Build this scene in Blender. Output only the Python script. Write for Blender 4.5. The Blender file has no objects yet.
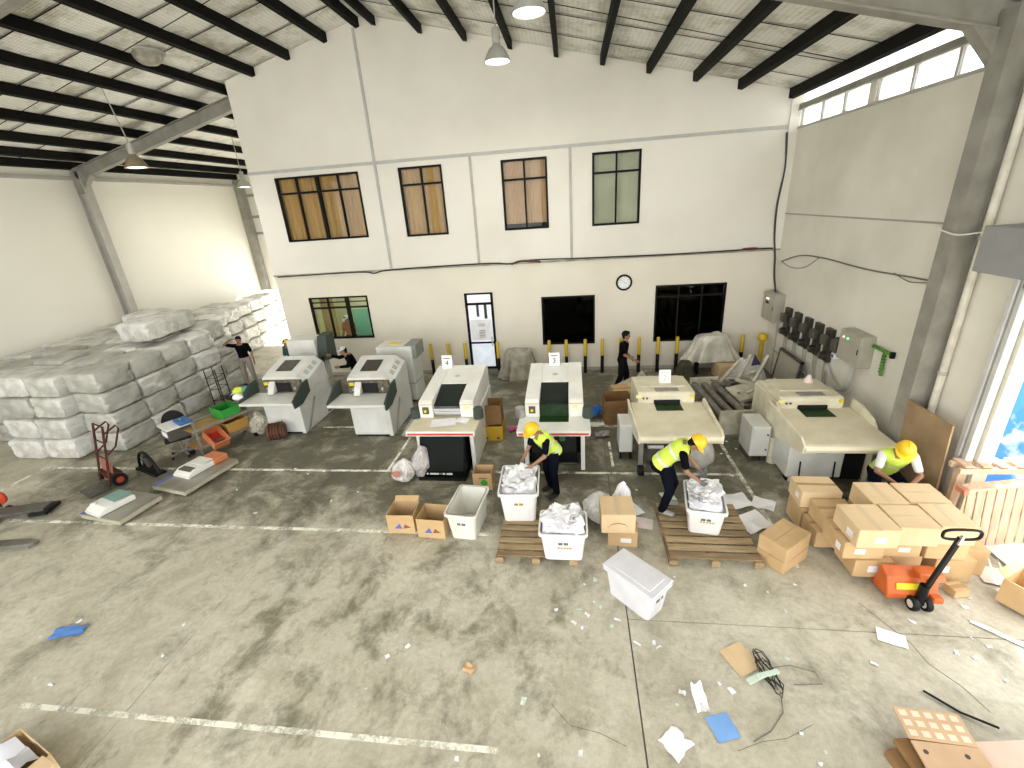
import bpy, bmesh, math, random
from mathutils import Vector, Matrix, noise

SC = bpy.context.scene
COL = SC.collection
PI = math.pi
rnd = random.Random(7)

# ------------------------------------------------------------------ camera
def setup_camera():
    yaw, pit, rol = -0.14718, 0.37934, 0.07177
    cy, sy, cp, sp, cr, sr = math.cos(yaw), math.sin(yaw), math.cos(pit), math.sin(pit), math.cos(rol), math.sin(rol)
    f = Vector((sy*cp, cy*cp, -sp)); r = Vector((cy, -sy, 0)); d = f.cross(r)
    r2 = cr*r + sr*d; d2 = -sr*r + cr*d
    cam = bpy.data.cameras.new('camera'); o = bpy.data.objects.new('camera', cam); COL.objects.link(o)
    m = Matrix.Identity(4)
    for i in range(3):
        m[i][0] = r2[i]; m[i][1] = -d2[i]; m[i][2] = -f[i]
    m[0][3], m[1][3], m[2][3] = 0, 0, 5.0
    o.matrix_world = m
    cam.sensor_width = 36; cam.lens = 449.86/1024*36; cam.clip_start = 0.05; cam.clip_end = 300
    SC.camera = o
setup_camera()

# ------------------------------------------------------------------ sky, exposure
WORLD_STRENGTH = 1.0
EXPOSURE = 2.22
w = bpy.data.worlds.new('overcast_sky'); SC.world = w; w.use_nodes = True
bg = w.node_tree.nodes['Background']
bg.inputs['Color'].default_value = (0.99, 0.985, 0.965, 1); bg.inputs['Strength'].default_value = WORLD_STRENGTH
sl = bpy.data.lights.new('sun', 'SUN'); sl.energy = 5.0; sl.angle = 0.04; sl.color = (1.0, 0.95, 0.9)   # reaches in only at the far doorway and the roller door
so_ = bpy.data.objects.new('sun', sl); COL.objects.link(so_); so_.rotation_euler = Vector((-0.32, -0.72, -0.62)).to_track_quat('-Z', 'Y').to_euler()
vs = SC.view_settings
SC.display_settings.display_device = 'sRGB'
vs.view_transform = 'Standard'; vs.look = 'None'; vs.gamma = 1.0; vs.use_curve_mapping = False
vs.exposure = EXPOSURE
SC.cycles.use_denoising = True
SC.cycles.max_bounces = 8; SC.cycles.diffuse_bounces = 5; SC.cycles.glossy_bounces = 3; SC.cycles.transparent_max_bounces = 12
SC.cycles.sample_clamp_indirect = 8
LAMP_POWER = 14

def portal(loc, rot, sx, sy):                      # guides sky sampling through an opening, gives no light of its own
    l = bpy.data.lights.new('sky_portal', 'AREA'); l.shape = 'RECTANGLE'; l.size = sx; l.size_y = sy
    l.cycles.is_portal = True
    o = bpy.data.objects.new('sky_portal', l); COL.objects.link(o); o.location = loc; o.rotation_euler = rot
portal((-5, -3.15, 4.3), (PI/2, 0, 0), 20.6, 8.6)          # unseen hall front, opened up to let sky light in
portal((5.75, 4.3, 1.9), (PI/2, 0, PI/2), 4.3, 3.75)       # roller door on the right
portal((-12.1, 21.6, 1.9), (-PI/2, 0, 0), 5.4, 3.8)        # far doorway of the left bay
portal((5.62, 10.6, 6.6), (PI/2, 0, PI/2), 5.8, 0.7)       # clerestory strip

# ------------------------------------------------------------------ materials
MATS = {}
def mat(name, c, c2=None, scale=4.0, rough=0.6, metal=0.0, bump=0.0, bscale=60.0, emit=None, estr=0.0, detail=5, alpha=None, contrast=(0.35, 0.65), spec=None, stretch=None):
    if name in MATS: return MATS[name]
    m = bpy.data.materials.new(name); m.use_nodes = True
    nt = m.node_tree; b = nt.nodes['Principled BSDF']
    b.inputs['Base Color'].default_value = (*c, 1); b.inputs['Roughness'].default_value = rough; b.inputs['Metallic'].default_value = metal
    if spec is not None: b.inputs['Specular IOR Level'].default_value = spec
    tc = nt.nodes.new('ShaderNodeTexCoord'); vec = tc.outputs['Object']
    if stretch:
        mp = nt.nodes.new('ShaderNodeMapping'); mp.inputs['Scale'].default_value = stretch
        nt.links.new(vec, mp.inputs['Vector']); vec = mp.outputs['Vector']
    if c2 is None: c2 = tuple(min(1, x*0.88) for x in c)
    nz = nt.nodes.new('ShaderNodeTexNoise'); nz.inputs['Scale'].default_value = scale; nz.inputs['Detail'].default_value = detail
    nt.links.new(vec, nz.inputs['Vector'])
    rp = nt.nodes.new('ShaderNodeValToRGB'); rp.color_ramp.elements[0].position = contrast[0]; rp.color_ramp.elements[1].position = contrast[1]
    rp.color_ramp.elements[0].color = (*c2, 1); rp.color_ramp.elements[1].color = (*c, 1)
    nt.links.new(nz.outputs['Fac'], rp.inputs['Fac']); nt.links.new(rp.outputs['Color'], b.inputs['Base Color'])
    if bump:
        n2 = nt.nodes.new('ShaderNodeTexNoise'); n2.inputs['Scale'].default_value = bscale; n2.inputs['Detail'].default_value = 4
        nt.links.new(vec, n2.inputs['Vector'])
        bp = nt.nodes.new('ShaderNodeBump'); bp.inputs['Strength'].default_value = bump; bp.inputs['Distance'].default_value = 0.02
        nt.links.new(n2.outputs['Fac'], bp.inputs['Height']); nt.links.new(bp.outputs['Normal'], b.inputs['Normal'])
    if emit:
        b.inputs['Emission Color'].default_value = (*emit, 1); b.inputs['Emission Strength'].default_value = estr
    if alpha is not None: b.inputs['Alpha'].default_value = alpha
    MATS[name] = m
    return m

def glass(name, tint=(0.9, 0.95, 0.95), gloss=0.25, rough=0.02):
    if name in MATS: return MATS[name]
    m = bpy.data.materials.new(name); m.use_nodes = True; nt = m.node_tree; nt.nodes.clear()
    out = nt.nodes.new('ShaderNodeOutputMaterial'); mx = nt.nodes.new('ShaderNodeMixShader')
    t = nt.nodes.new('ShaderNodeBsdfTransparent'); t.inputs['Color'].default_value = (*tint, 1)
    g = nt.nodes.new('ShaderNodeBsdfGlossy'); g.inputs['Roughness'].default_value = rough; g.inputs['Color'].default_value = (1, 1, 1, 1)
    fr = nt.nodes.new('ShaderNodeFresnel'); fr.inputs['IOR'].default_value = 1.0+gloss*2
    nt.links.new(fr.outputs['Fac'], mx.inputs['Fac']); nt.links.new(t.outputs['BSDF'], mx.inputs[1]); nt.links.new(g.outputs['BSDF'], mx.inputs[2])
    nt.links.new(mx.outputs['Shader'], out.inputs['Surface']); MATS[name] = m
    return m

# ------------------------------------------------------------------ mesh builder
class MB:
    def __init__(s): s.v = []; s.f = []
    def add(s, vs, fs):
        n = len(s.v); s.v += [tuple(v) for v in vs]; s.f += [tuple(i+n for i in f) for f in fs]; return s
    def box(s, x0, x1, y0, y1, z0, z1):
        return s.add([(x0,y0,z0),(x1,y0,z0),(x1,y1,z0),(x0,y1,z0),(x0,y0,z1),(x1,y0,z1),(x1,y1,z1),(x0,y1,z1)],
                     [(0,3,2,1),(4,5,6,7),(0,1,5,4),(1,2,6,5),(2,3,7,6),(3,0,4,7)])
    def obox(s, c, ax, ay, az):        # oriented box: centre and three half-axis vectors
        c, ax, ay, az = map(Vector, (c, ax, ay, az)); vs = []
        for k in (-1, 1):
            for (i, j) in ((-1,-1),(1,-1),(1,1),(-1,1)): vs.append(c+ax*i+ay*j+az*k)
        return s.add(vs, [(0,3,2,1),(4,5,6,7),(0,1,5,4),(1,2,6,5),(2,3,7,6),(3,0,4,7)])
    def bar(s, a, b, w, h=None):       # rectangular bar from a to b
        a, b = Vector(a), Vector(b); d = (b-a); L = d.length; d /= L
        up = Vector((0,0,1)) if abs(d.z) < 0.9 else Vector((0,1,0))
        sx = d.cross(up).normalized(); sz = sx.cross(d).normalized()
        return s.obox((a+b)/2, sx*w/2, d*L/2, sz*(h or w)/2)
    def prism(s, poly, a, b, axis='x'):  # polygon (two coords) extruded from a to b along axis
        n = len(poly)
        def P(t, p):
            return {'x': (t, p[0], p[1]), 'y': (p[0], t, p[1]), 'z': (p[0], p[1], t)}[axis]
        vs = [P(a, p) for p in poly]+[P(b, p) for p in poly]
        fs = [tuple(range(n)), tuple(range(2*n-1, n-1, -1))]+[(i, i+n, (i+1) % n+n, (i+1) % n) for i in range(n)]
        return s.add(vs, fs)
    def loft(s, rings, cap=True, close=True):
        n = len(rings[0]); base = len(s.v)
        for r in rings: s.v += [tuple(p) for p in r]
        for k in range(len(rings)-1):
            for i in range(n if close else n-1):
                j = (i+1) % n
                s.f.append((base+k*n+i, base+k*n+j, base+(k+1)*n+j, base+(k+1)*n+i))
        if cap:
            s.f.append(tuple(base+i for i in range(n-1, -1, -1))); s.f.append(tuple(base+(len(rings)-1)*n+i for i in range(n)))
        return s
    def tube(s, pts, r, n=8, close=False, cap=True):
        pts = [Vector(p) for p in pts]; rings = []; N = len(pts); prev = None
        for i, p in enumerate(pts):
            if close: t = pts[(i+1) % N]-pts[i-1]
            else: t = pts[min(i+1, N-1)]-pts[max(i-1, 0)]
            t.normalize()
            if prev is None:
                up = Vector((0,0,1)) if abs(t.z) < 0.9 else Vector((1,0,0))
                u = t.cross(up).normalized()
            else:
                u = (prev-t*prev.dot(t)).normalized()
            prev = u; v = t.cross(u)
            rr = r[i] if isinstance(r, (list, tuple)) else r
            rings.append([p+u*rr*math.cos(2*PI*k/n)+v*rr*math.sin(2*PI*k/n) for k in range(n)])
        if close: rings.append(rings[0])
        return s.loft(rings, cap=cap and not close)
    def cyl(s, a, b, r, r2=None, n=20):
        return s.tube([a, b], [r, r if r2 is None else r2], n)
    def lathe(s, prof, c=(0,0,0), n=24, axis='z', ring=False):
        c = Vector(c); rings = []; ring_closed = ring
        for (r, h) in prof:
            ring = []
            for k in range(n):
                a = 2*PI*k/n; x, y = r*math.cos(a), r*math.sin(a)
                ring.append(c+(Vector((x, y, h)) if axis == 'z' else Vector((h, x, y)) if axis == 'x' else Vector((x, h, y))))
            rings.append(ring)
        if ring_closed: rings.append(rings[0])
        return s.loft(rings, cap=not ring_closed)
    def ell(s, c, rx, ry, rz, n=14, m=9, R=None):
        c = Vector(c); rings = []
        for j in range(m+1):
            th = -PI/2+PI*min(max(j/m, 0.012), 0.988)
            ring = []
            for k in range(n):
                a = 2*PI*k/n; p = Vector((rx*math.cos(th)*math.cos(a), ry*math.cos(th)*math.sin(a), rz*math.sin(th)))
                ring.append(c+(R @ p if R else p))
            rings.append(ring)
        return s.loft(rings)
    def mesh(s, name, bevel=0.0, seg=1, smooth=False):
        me = bpy.data.meshes.new(name); me.from_pydata(s.v, [], s.f)
        bm = bmesh.new(); bm.from_mesh(me)
        bmesh.ops.recalc_face_normals(bm, faces=bm.faces)
        if bevel:
            es = [e for e in bm.edges if len(e.link_faces) == 2 and e.calc_face_angle(0) > 0.5]
            bmesh.ops.bevel(bm, geom=es, offset=bevel, segments=seg, affect='EDGES', profile=0.6)
        bm.to_mesh(me); bm.free()
        if smooth:
            me.polygons.foreach_set('use_smooth', [True]*len(me.polygons))
            try: me.set_sharp_from_angle(angle=0.7)
            except Exception: pass
        return me
    def build(s, name, m, parent=None, loc=(0,0,0), rot=(0,0,0), bevel=0.0, seg=1, smooth=False):
        return mobj(name, s.mesh(name, bevel, seg, smooth), m, parent, loc, rot)

def mobj(name, me, m, parent=None, loc=(0,0,0), rot=(0,0,0)):
    o = bpy.data.objects.new(name, me); COL.objects.link(o)
    if m is not None and len(me.materials) == 0: me.materials.append(m)
    o.location = loc; o.rotation_euler = rot
    if parent: o.parent = parent
    return o
def tag(o, label, cat, group=None, kind=None):
    o['label'] = label; o['category'] = cat
    if group: o['group'] = group
    if kind: o['kind'] = kind
    return o
def thing(name, label, cat, loc=(0,0,0), rz=0.0, group=None, rot=None):
    o = bpy.data.objects.new(name, None); COL.objects.link(o); o.empty_display_size = 0.1
    o.location = loc; o.rotation_euler = rot or (0, 0, rz)
    return tag(o, label, cat, group)
def struct(o, label=None, cat=None):
    o['kind'] = 'structure'
    if label: o['label'] = label
    if cat: o['category'] = cat
    return o
def sroot(name, label, cat):
    o = bpy.data.objects.new(name, None); COL.objects.link(o); return struct(o, label, cat)
def text_mesh(txt, size, thick=0.002):
    cu = bpy.data.curves.new('t', 'FONT'); cu.body = txt; cu.size = size; cu.extrude = thick; cu.align_x = 'CENTER'; cu.align_y = 'CENTER'
    o = bpy.data.objects.new('t', cu); COL.objects.link(o); dg = bpy.context.evaluated_depsgraph_get()
    me = bpy.data.meshes.new_from_object(o.evaluated_get(dg)); bpy.data.objects.remove(o); bpy.data.curves.remove(cu)
    return me
def wobble(a, amt, sc, seed=0.0):
    v = Vector(a); n = noise.noise_vector(v*sc+Vector((seed, seed*1.7, seed*0.3)))
    return v+n*amt
def ordinal(i): return ['first', 'second', 'third', 'fourth', 'fifth', 'sixth', 'seventh', 'eighth', 'ninth', 'tenth', 'eleventh', 'twelfth'][i]
# ================================================================== the hall
YB = 13.5                                       # inner face of the back wall
def roofz(x): return 9.5-0.245*abs(x+5.1)       # underside of the purlins

def floor_material():
    m = bpy.data.materials.new('worn_concrete'); m.use_nodes = True; nt = m.node_tree; b = nt.nodes['Principled BSDF']
    tc = nt.nodes.new('ShaderNodeTexCoord')
    def nz(scale, detail, rough=0.6, dist=0.0, stretch=(1,1,1)):
        mp = nt.nodes.new('ShaderNodeMapping'); mp.inputs['Scale'].default_value = stretch
        nt.links.new(tc.outputs['Object'], mp.inputs['Vector'])
        n = nt.nodes.new('ShaderNodeTexNoise'); n.inputs['Scale'].default_value = scale; n.inputs['Detail'].default_value = detail
        n.inputs['Roughness'].default_value = rough; n.inputs['Distortion'].default_value = dist
        nt.links.new(mp.outputs['Vector'], n.inputs['Vector']); return n.outputs['Fac']
    def ramp(fac, p0, c0, p1, c1):
        r = nt.nodes.new('ShaderNodeValToRGB'); e = r.color_ramp.elements
        e[0].position = p0; e[0].color = (*c0, 1); e[1].position = p1; e[1].color = (*c1, 1)
        nt.links.new(fac, r.inputs['Fac']); return r.outputs['Color']
    def mul(a, bb, fac=1.0):
        x = nt.nodes.new('ShaderNodeMixRGB'); x.blend_type = 'MULTIPLY'; x.inputs['Fac'].default_value = fac
        nt.links.new(a, x.inputs[1]); nt.links.new(bb, x.inputs[2]); return x.outputs['Color']
    base = ramp(nz(0.55, 6, 0.6), 0.3, (0.495, 0.465, 0.37), 0.7, (0.625, 0.59, 0.49))
    blot = ramp(nz(1.7, 8, 0.72, 0.5), 0.38, (0.6, 0.585, 0.52), 0.56, (1, 1, 1))
    fine = ramp(nz(14, 8, 0.75), 0.3, (0.72, 0.72, 0.68), 0.6, (1, 1, 1))
    # oil dirt and weaker light of the machine aisle, both painted as dark blotches
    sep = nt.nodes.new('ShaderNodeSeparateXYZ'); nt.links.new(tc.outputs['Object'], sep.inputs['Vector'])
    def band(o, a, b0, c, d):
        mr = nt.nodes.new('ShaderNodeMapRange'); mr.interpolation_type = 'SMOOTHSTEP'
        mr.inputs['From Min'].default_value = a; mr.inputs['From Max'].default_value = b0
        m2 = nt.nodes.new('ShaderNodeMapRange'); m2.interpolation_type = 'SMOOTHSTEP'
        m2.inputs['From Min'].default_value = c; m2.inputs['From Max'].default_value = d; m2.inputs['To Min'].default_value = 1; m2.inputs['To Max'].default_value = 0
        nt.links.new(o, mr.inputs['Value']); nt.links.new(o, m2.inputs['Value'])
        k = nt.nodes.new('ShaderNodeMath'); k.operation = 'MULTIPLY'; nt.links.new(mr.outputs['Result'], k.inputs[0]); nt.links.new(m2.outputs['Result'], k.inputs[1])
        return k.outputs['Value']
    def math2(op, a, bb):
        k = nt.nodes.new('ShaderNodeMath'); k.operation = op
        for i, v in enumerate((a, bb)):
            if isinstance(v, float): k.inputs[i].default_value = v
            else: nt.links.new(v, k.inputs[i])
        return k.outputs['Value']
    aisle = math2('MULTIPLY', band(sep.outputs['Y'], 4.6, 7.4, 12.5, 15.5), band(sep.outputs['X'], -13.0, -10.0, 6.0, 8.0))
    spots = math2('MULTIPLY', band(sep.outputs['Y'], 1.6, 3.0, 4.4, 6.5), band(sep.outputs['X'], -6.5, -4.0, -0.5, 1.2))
    blotch_n = nz(1.25, 9, 0.72, 0.35)
    g1 = math2('ADD', blotch_n, math2('MULTIPLY', aisle, 0.27))
    grime_shade = ramp(g1, 0.535, (1, 1, 1), 0.78, (0.24, 0.24, 0.20))
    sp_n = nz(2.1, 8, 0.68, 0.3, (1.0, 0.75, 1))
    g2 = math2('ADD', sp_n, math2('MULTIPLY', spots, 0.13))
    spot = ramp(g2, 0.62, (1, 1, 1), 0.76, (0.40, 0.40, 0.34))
    col = mul(mul(mul(mul(base, blot, 0.6), fine, 0.85), grime_shade, 0.97), spot, 0.9)
    nt.links.new(col, b.inputs['Base Color'])
    rr = nt.nodes.new('ShaderNodeMapRange'); rr.inputs['To Min'].default_value = 0.42; rr.inputs['To Max'].default_value = 0.8
    nt.links.new(nz(3, 4), rr.inputs['Value']); nt.links.new(rr.outputs['Result'], b.inputs['Roughness'])
    bp = nt.nodes.new('ShaderNodeBump'); bp.inputs['Strength'].default_value = 0.15; bp.inputs['Distance'].default_value = 0.01
    nt.links.new(nz(30, 6), bp.inputs['Height']); nt.links.new(bp.outputs['Normal'], b.inputs['Normal'])
    return m
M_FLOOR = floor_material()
M_JOINT = mat('joint_filler', (0.12, 0.115, 0.095), rough=0.9)
M_WALL = mat('white_wall_paint', (0.73, 0.71, 0.645), (0.66, 0.64, 0.57), scale=0.55, rough=0.85, bump=0.08, bscale=25, detail=8, contrast=(0.3, 0.6))
M_WALLR = mat('dusty_wall_paint', (0.76, 0.735, 0.645), (0.60, 0.575, 0.49), scale=0.5, rough=0.85, bump=0.1, bscale=25, detail=9, contrast=(0.3, 0.62))
M_WALLL = mat('left_wall_paint', (0.84, 0.825, 0.74), (0.78, 0.765, 0.68), scale=0.3, rough=0.8, contrast=(0.3, 0.7))
M_TRIM = mat('grey_trim_paint', (0.46, 0.46, 0.43), (0.40, 0.40, 0.37), rough=0.6)
M_STEEL = mat('grey_painted_steel', (0.30, 0.29, 0.25), (0.22, 0.21, 0.18), scale=3, rough=0.55)
M_STEELL = mat('pale_grey_steel', (0.45, 0.44, 0.40), (0.38, 0.37, 0.33), scale=3, rough=0.55)
M_PURLIN = mat('dark_purlin_steel', (0.009, 0.0085, 0.007), (0.006, 0.006, 0.005), rough=0.7, spec=0.1)
M_BLACK = mat('black_window_frame', (0.007, 0.006, 0.005), rough=0.5, spec=0.12)
M_DARK = mat('dark_interior', (0.006, 0.006, 0.006), rough=0.9)

# ---- floor: slabs with recessed joints
fl = sroot('floor', 'worn grey concrete floor slabs with painted white lines', 'floor')
XB = [-15.9, -5.05, 0.63, 5.75]
for i in range(3):
    ys = [-3.2, 4.32, 21.8] if i == 2 else [-3.2, 21.8]
    for y0, y1 in zip(ys[:-1], ys[1:]):
        gl, gr_ = (0.003 if i < 2 else 0.009), (0.003 if i == 0 else 0.009)
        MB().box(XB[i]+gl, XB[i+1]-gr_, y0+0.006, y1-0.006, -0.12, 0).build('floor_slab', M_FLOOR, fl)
MB().box(-16.2, 5.9, -3.4, 22, -0.2, -0.012).build('joint_bed', M_JOINT, fl)

def worn_paint():
    m = bpy.data.materials.new('worn_line_paint'); m.use_nodes = True; nt = m.node_tree; b = nt.nodes['Principled BSDF']
    b.inputs['Base Color'].default_value = (0.80, 0.79, 0.68, 1); b.inputs['Roughness'].default_value = 0.7
    tc = nt.nodes.new('ShaderNodeTexCoord'); n = nt.nodes.new('ShaderNodeTexNoise'); n.inputs['Scale'].default_value = 2.2; n.inputs['Detail'].default_value = 9; n.inputs['Roughness'].default_value = 0.75
    nt.links.new(tc.outputs['Object'], n.inputs['Vector'])
    r = nt.nodes.new('ShaderNodeValToRGB'); r.color_ramp.elements[0].position = 0.41; r.color_ramp.elements[1].position = 0.54
    r.color_ramp.elements[0].color = (0.06, 0.06, 0.06, 1)
    nt.links.new(n.outputs['Fac'], r.inputs['Fac']); nt.links.new(r.outputs['Color'], b.inputs['Alpha'])
    return m
M_LINE = worn_paint()
def fline(x0, x1, y0, y1): MB().box(x0, x1, y0, y1, 0.0005, 0.003).build('painted_line', M_LINE, fl)
fline(-12.3, 3.05, 7.62, 7.69)
fline(-10.9, -1.3, 5.78, 5.85)
fline(-6.4, -0.8, 2.68, 2.74)
fline(3.03, 3.10, 5.3, 9.3)
fline(-3.92, -3.86, 7.69, 9.1)
fline(-12.34, -12.27, 5.8, 7.9)
fline(0.72, 0.77, 7.9, 8.9)
fline(-6.4, 3.0, 9.62, 9.68)
# hairline cracks in the slabs, as thin dark strips
M_CRACK = mat('crack_dark', (0.16, 0.15, 0.12), rough=0.95)
def crack(pts, w=0.008):
    mb = MB(); L = []
    for (x, y) in pts: L.append((x, y))
    for (a, b) in zip(L[:-1], L[1:]): mb.bar((a[0], a[1], 0.001), (b[0], b[1], 0.001), w, 0.001)
    mb.build('floor_crack', M_CRACK, fl)
crack([(3.55, 4.75), (3.68, 4.45), (3.8, 4.2), (3.82, 3.95), (3.98, 3.7), (4.05, 3.45)])
crack([(2.3, 3.2), (2.0, 3.05), (1.75, 3.0), (1.5, 2.9)], 0.005)
crack([(-0.3, 3.2), (-0.1, 3.0), (0.2, 2.95), (0.45, 2.85)], 0.005)

# ---- walls
def wall_xz(name, m, y, thick, x0, x1, z0, ztop, holes, label, cuts=(), parent=None):
    """wall in the xz plane, blocks around rectangular holes; ztop is a function of x"""
    xs = sorted(set([x0, x1]+[h[0] for h in holes]+[h[1] for h in holes]+list(cuts)))
    mb = MB()
    for a, b in zip(xs[:-1], xs[1:]):
        hs = sorted([(h[2], h[3]) for h in holes if h[0] <= a+1e-6 and h[1] >= b-1e-6])
        z = z0
        for (h0, h1) in hs:
            if h0 > z+1e-6: mb.box(a, b, y, y+thick, z, h0)
            z = h1
        mb.prism([(a, z), (b, z), (b, ztop(b)), (a, ztop(a))], y, y+thick, 'y')
    o = mb.build(name, m, parent)
    return struct(o, label, 'wall') if not parent else o
rt = lambda x: roofz(x)+0.19
WIN_UP = [(-8.57, -5.99, 4.37, 6.16), (-4.80, -3.54, 4.31, 6.16), (-1.88, -0.62, 4.31, 6.13), (0.58, 1.86, 4.28, 6.12)]
WIN_LO = [(-8.38, -6.40, 1.28, 2.65), (-0.93, 0.66, 0.87, 2.36), (2.39, 4.34, 0.87, 2.55)]
DOOR = (-3.28, -2.40, 0.12, 2.57)
wb = sroot('wall_back', 'tall white gable wall with two rows of windows', 'wall')
M_WALLC = mat('cream_wall_paint', (0.72, 0.68, 0.58), (0.66, 0.62, 0.52), scale=0.6, rough=0.85, bump=0.06, bscale=25, detail=7, contrast=(0.3, 0.6))
wall_xz('upper_wall', M_WALL, YB, 0.22, -9.35, 5.7, 3.38, rt, WIN_UP, '', cuts=(-5.1,), parent=wb)
wall_xz('lower_wall', M_WALLC, YB, 0.22, -9.35, 5.7, -0.1, lambda x: 3.38, WIN_LO+[DOOR], '', parent=wb)
# applied cover strips and the ledge between the storeys
def strip(name, m, x0, x1, z0, z1, d=0.03, parent=wb): return MB().box(x0, x1, YB-d, YB, z0, z1).build(name, m, parent)
strip('cover_strip', M_TRIM, -9.35, 5.6, 6.29, 6.37, 0.035)
for i, (x, z0, z1) in enumerate([(-5.45, 6.37, 9.45), (-5.45, 3.42, 6.29), (-2.72, 3.42, 6.29), (0.0, 3.42, 6.29)]):
    strip('cover_strip', M_TRIM if i < 2 else M_STEELL, x-0.035, x+0.035, z0, z1, 0.03)
strip('storey_ledge', mat('ledge_grime', (0.24, 0.22, 0.18), (0.4, 0.38, 0.32), scale=3, rough=0.9), -9.35, 5.6, 3.36, 3.41, 0.05)
strip('wall_patch', M_WALL, -2.25, -1.75, 3.15, 3.32, 0.012)
strip('cover_strip', M_WALL, 5.38, 5.6, 3.41, 6.9, 0.06)
trimb = MB().box(-9.35, -3.3, YB-0.012, YB, 0, 0.10).box(-2.38, 5.6, YB-0.012, YB, 0, 0.10).build('baseboard_back', mat('skirting_grey', (0.42, 0.41, 0.36), rough=0.8)); struct(trimb, 'thin grey skirting along the back wall', 'baseboard')

# right wall: main part, roller door opening, clerestory strip above
wr = sroot('wall_right', 'dusty pale side wall with clerestory and roller door opening', 'wall')
XR = 5.6
def rbox(y0, y1, z0, z1, name='wall_panel', m=M_WALLR): return MB().box(XR, XR+0.2, y0, y1, z0, z1).build(name, m, wr)
rbox(7.25, YB+0.2, -0.1, 6.29)
rbox(6.42, 7.25, -0.1, 7.05); rbox(-3.2, 2.2, -0.1, 7.05); rbox(2.2, 6.42, 3.78, 7.05)
MB().box(XR-0.015, XR+0.01, 7.4, YB, 4.28, 4.31).build('wall_ledge', mat('wall_ledge_grime', (0.38, 0.36, 0.31), rough=0.9), wr)
MB().box(XR-0.03, XR+0.1, 7.25, YB, 6.25, 6.30).build('clerestory_sill', M_STEELL, wr)
MB().box(XR-0.05, XR+0.1, 7.25, YB+0.2, 6.67, 6.79).build('clerestory_beam', M_STEEL, wr)
MB().tube([(XR-0.06, 7.4, 6.66), (XR-0.06, YB, 6.66)], 0.012, 6).build('beam_conduit', M_STEELL, wr)
M_FROST = mat('frosted_pane', (0.92, 0.95, 0.95), rough=0.6)
fb = M_FROST.node_tree.nodes['Principled BSDF']; fb.inputs['Transmission Weight'].default_value = 0.9; fb.inputs['Roughness'].default_value = 0.7
cy = [13.40, 12.44, 11.54, 10.66]; cy2 = [10.44, 9.50, 8.55, 7.45]
cl = sroot('window_9', 'long clerestory window of six bright frosted panes', 'window')
for L in (cy, cy2):
    for a, b in zip(L[:-1], L[1:]):
        MB().box(XR+0.05, XR+0.056, b+0.03, a-0.03, 6.31, 6.66).build('pane', M_FROST, cl)
        MB().box(XR+0.02, XR+0.09, a-0.03, a+0.03, 6.30, 6.67).build('mullion', M_STEELL, cl)
MB().box(XR, XR+0.12, 10.44, 10.66, 6.29, 6.67).build('mullion', M_WALLR, cl)
MB().box(XR+0.05, XR+0.056, 7.3, YB, 6.79, 7.02).build('gap_diffuser', M_FROST, cl)  # frosted strip added over the open eave gap to break up sun streaks
# left wall
wl = sroot('wall_left', 'tall cream side wall behind the bales', 'wall')
MB().box(-15.8, -15.6, -3.2, 21.8, -0.1, 7.1).build('wall_panel', M_WALLL, wl)
MB().box(-15.6, -15.5, -3.2, 21.5, 6.62, 6.72).build('eave_rail', M_STEELL, wl)
# wall that closes the left bay at the far end, with a wide bright doorway
wf = wall_xz('wall_far', M_WALL, 21.5, 0.2, -15.7, -9.2, -0.1, rt, [(-14.75, -9.4, 0.0, 3.75)], 'far end wall of the left bay with a wide doorway')
for z in (6.15, 5.2, 4.45): MB().box(-15.6, -9.3, 21.42, 21.5, z, z+0.12).build('wall_rail', M_STEEL, wf)
for k in range(6): MB().obox((-13.9, 21.47, 3.82+k*0.11), (0.5, 0, 0), (0, 0.05, 0.03), (0, -0.004, 0.008)).build('louvre_slat', M_STEELL, wf)
MB().box(-15.6, -15.25, 21.2, 21.5, 0, 6.9).build('corner_post', M_STEEL, wf)
MB().box(-9.35, -9.15, YB+0.22, 21.5, -0.1, 8.6).build('partition_wall', M_WALL, wf)
# unseen front of the hall, left open to the roof for more sky light
wfr = sroot('wall_front', 'unseen front of the hall, opened for sky light, with white piers', 'wall')
for x in (-15.6, -8.7, -1.6, 5.4): MB().box(x-0.2, x+0.2, -3.4, -3.1, 0, rt(x)).build('pier', M_WALL, wfr)

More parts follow.
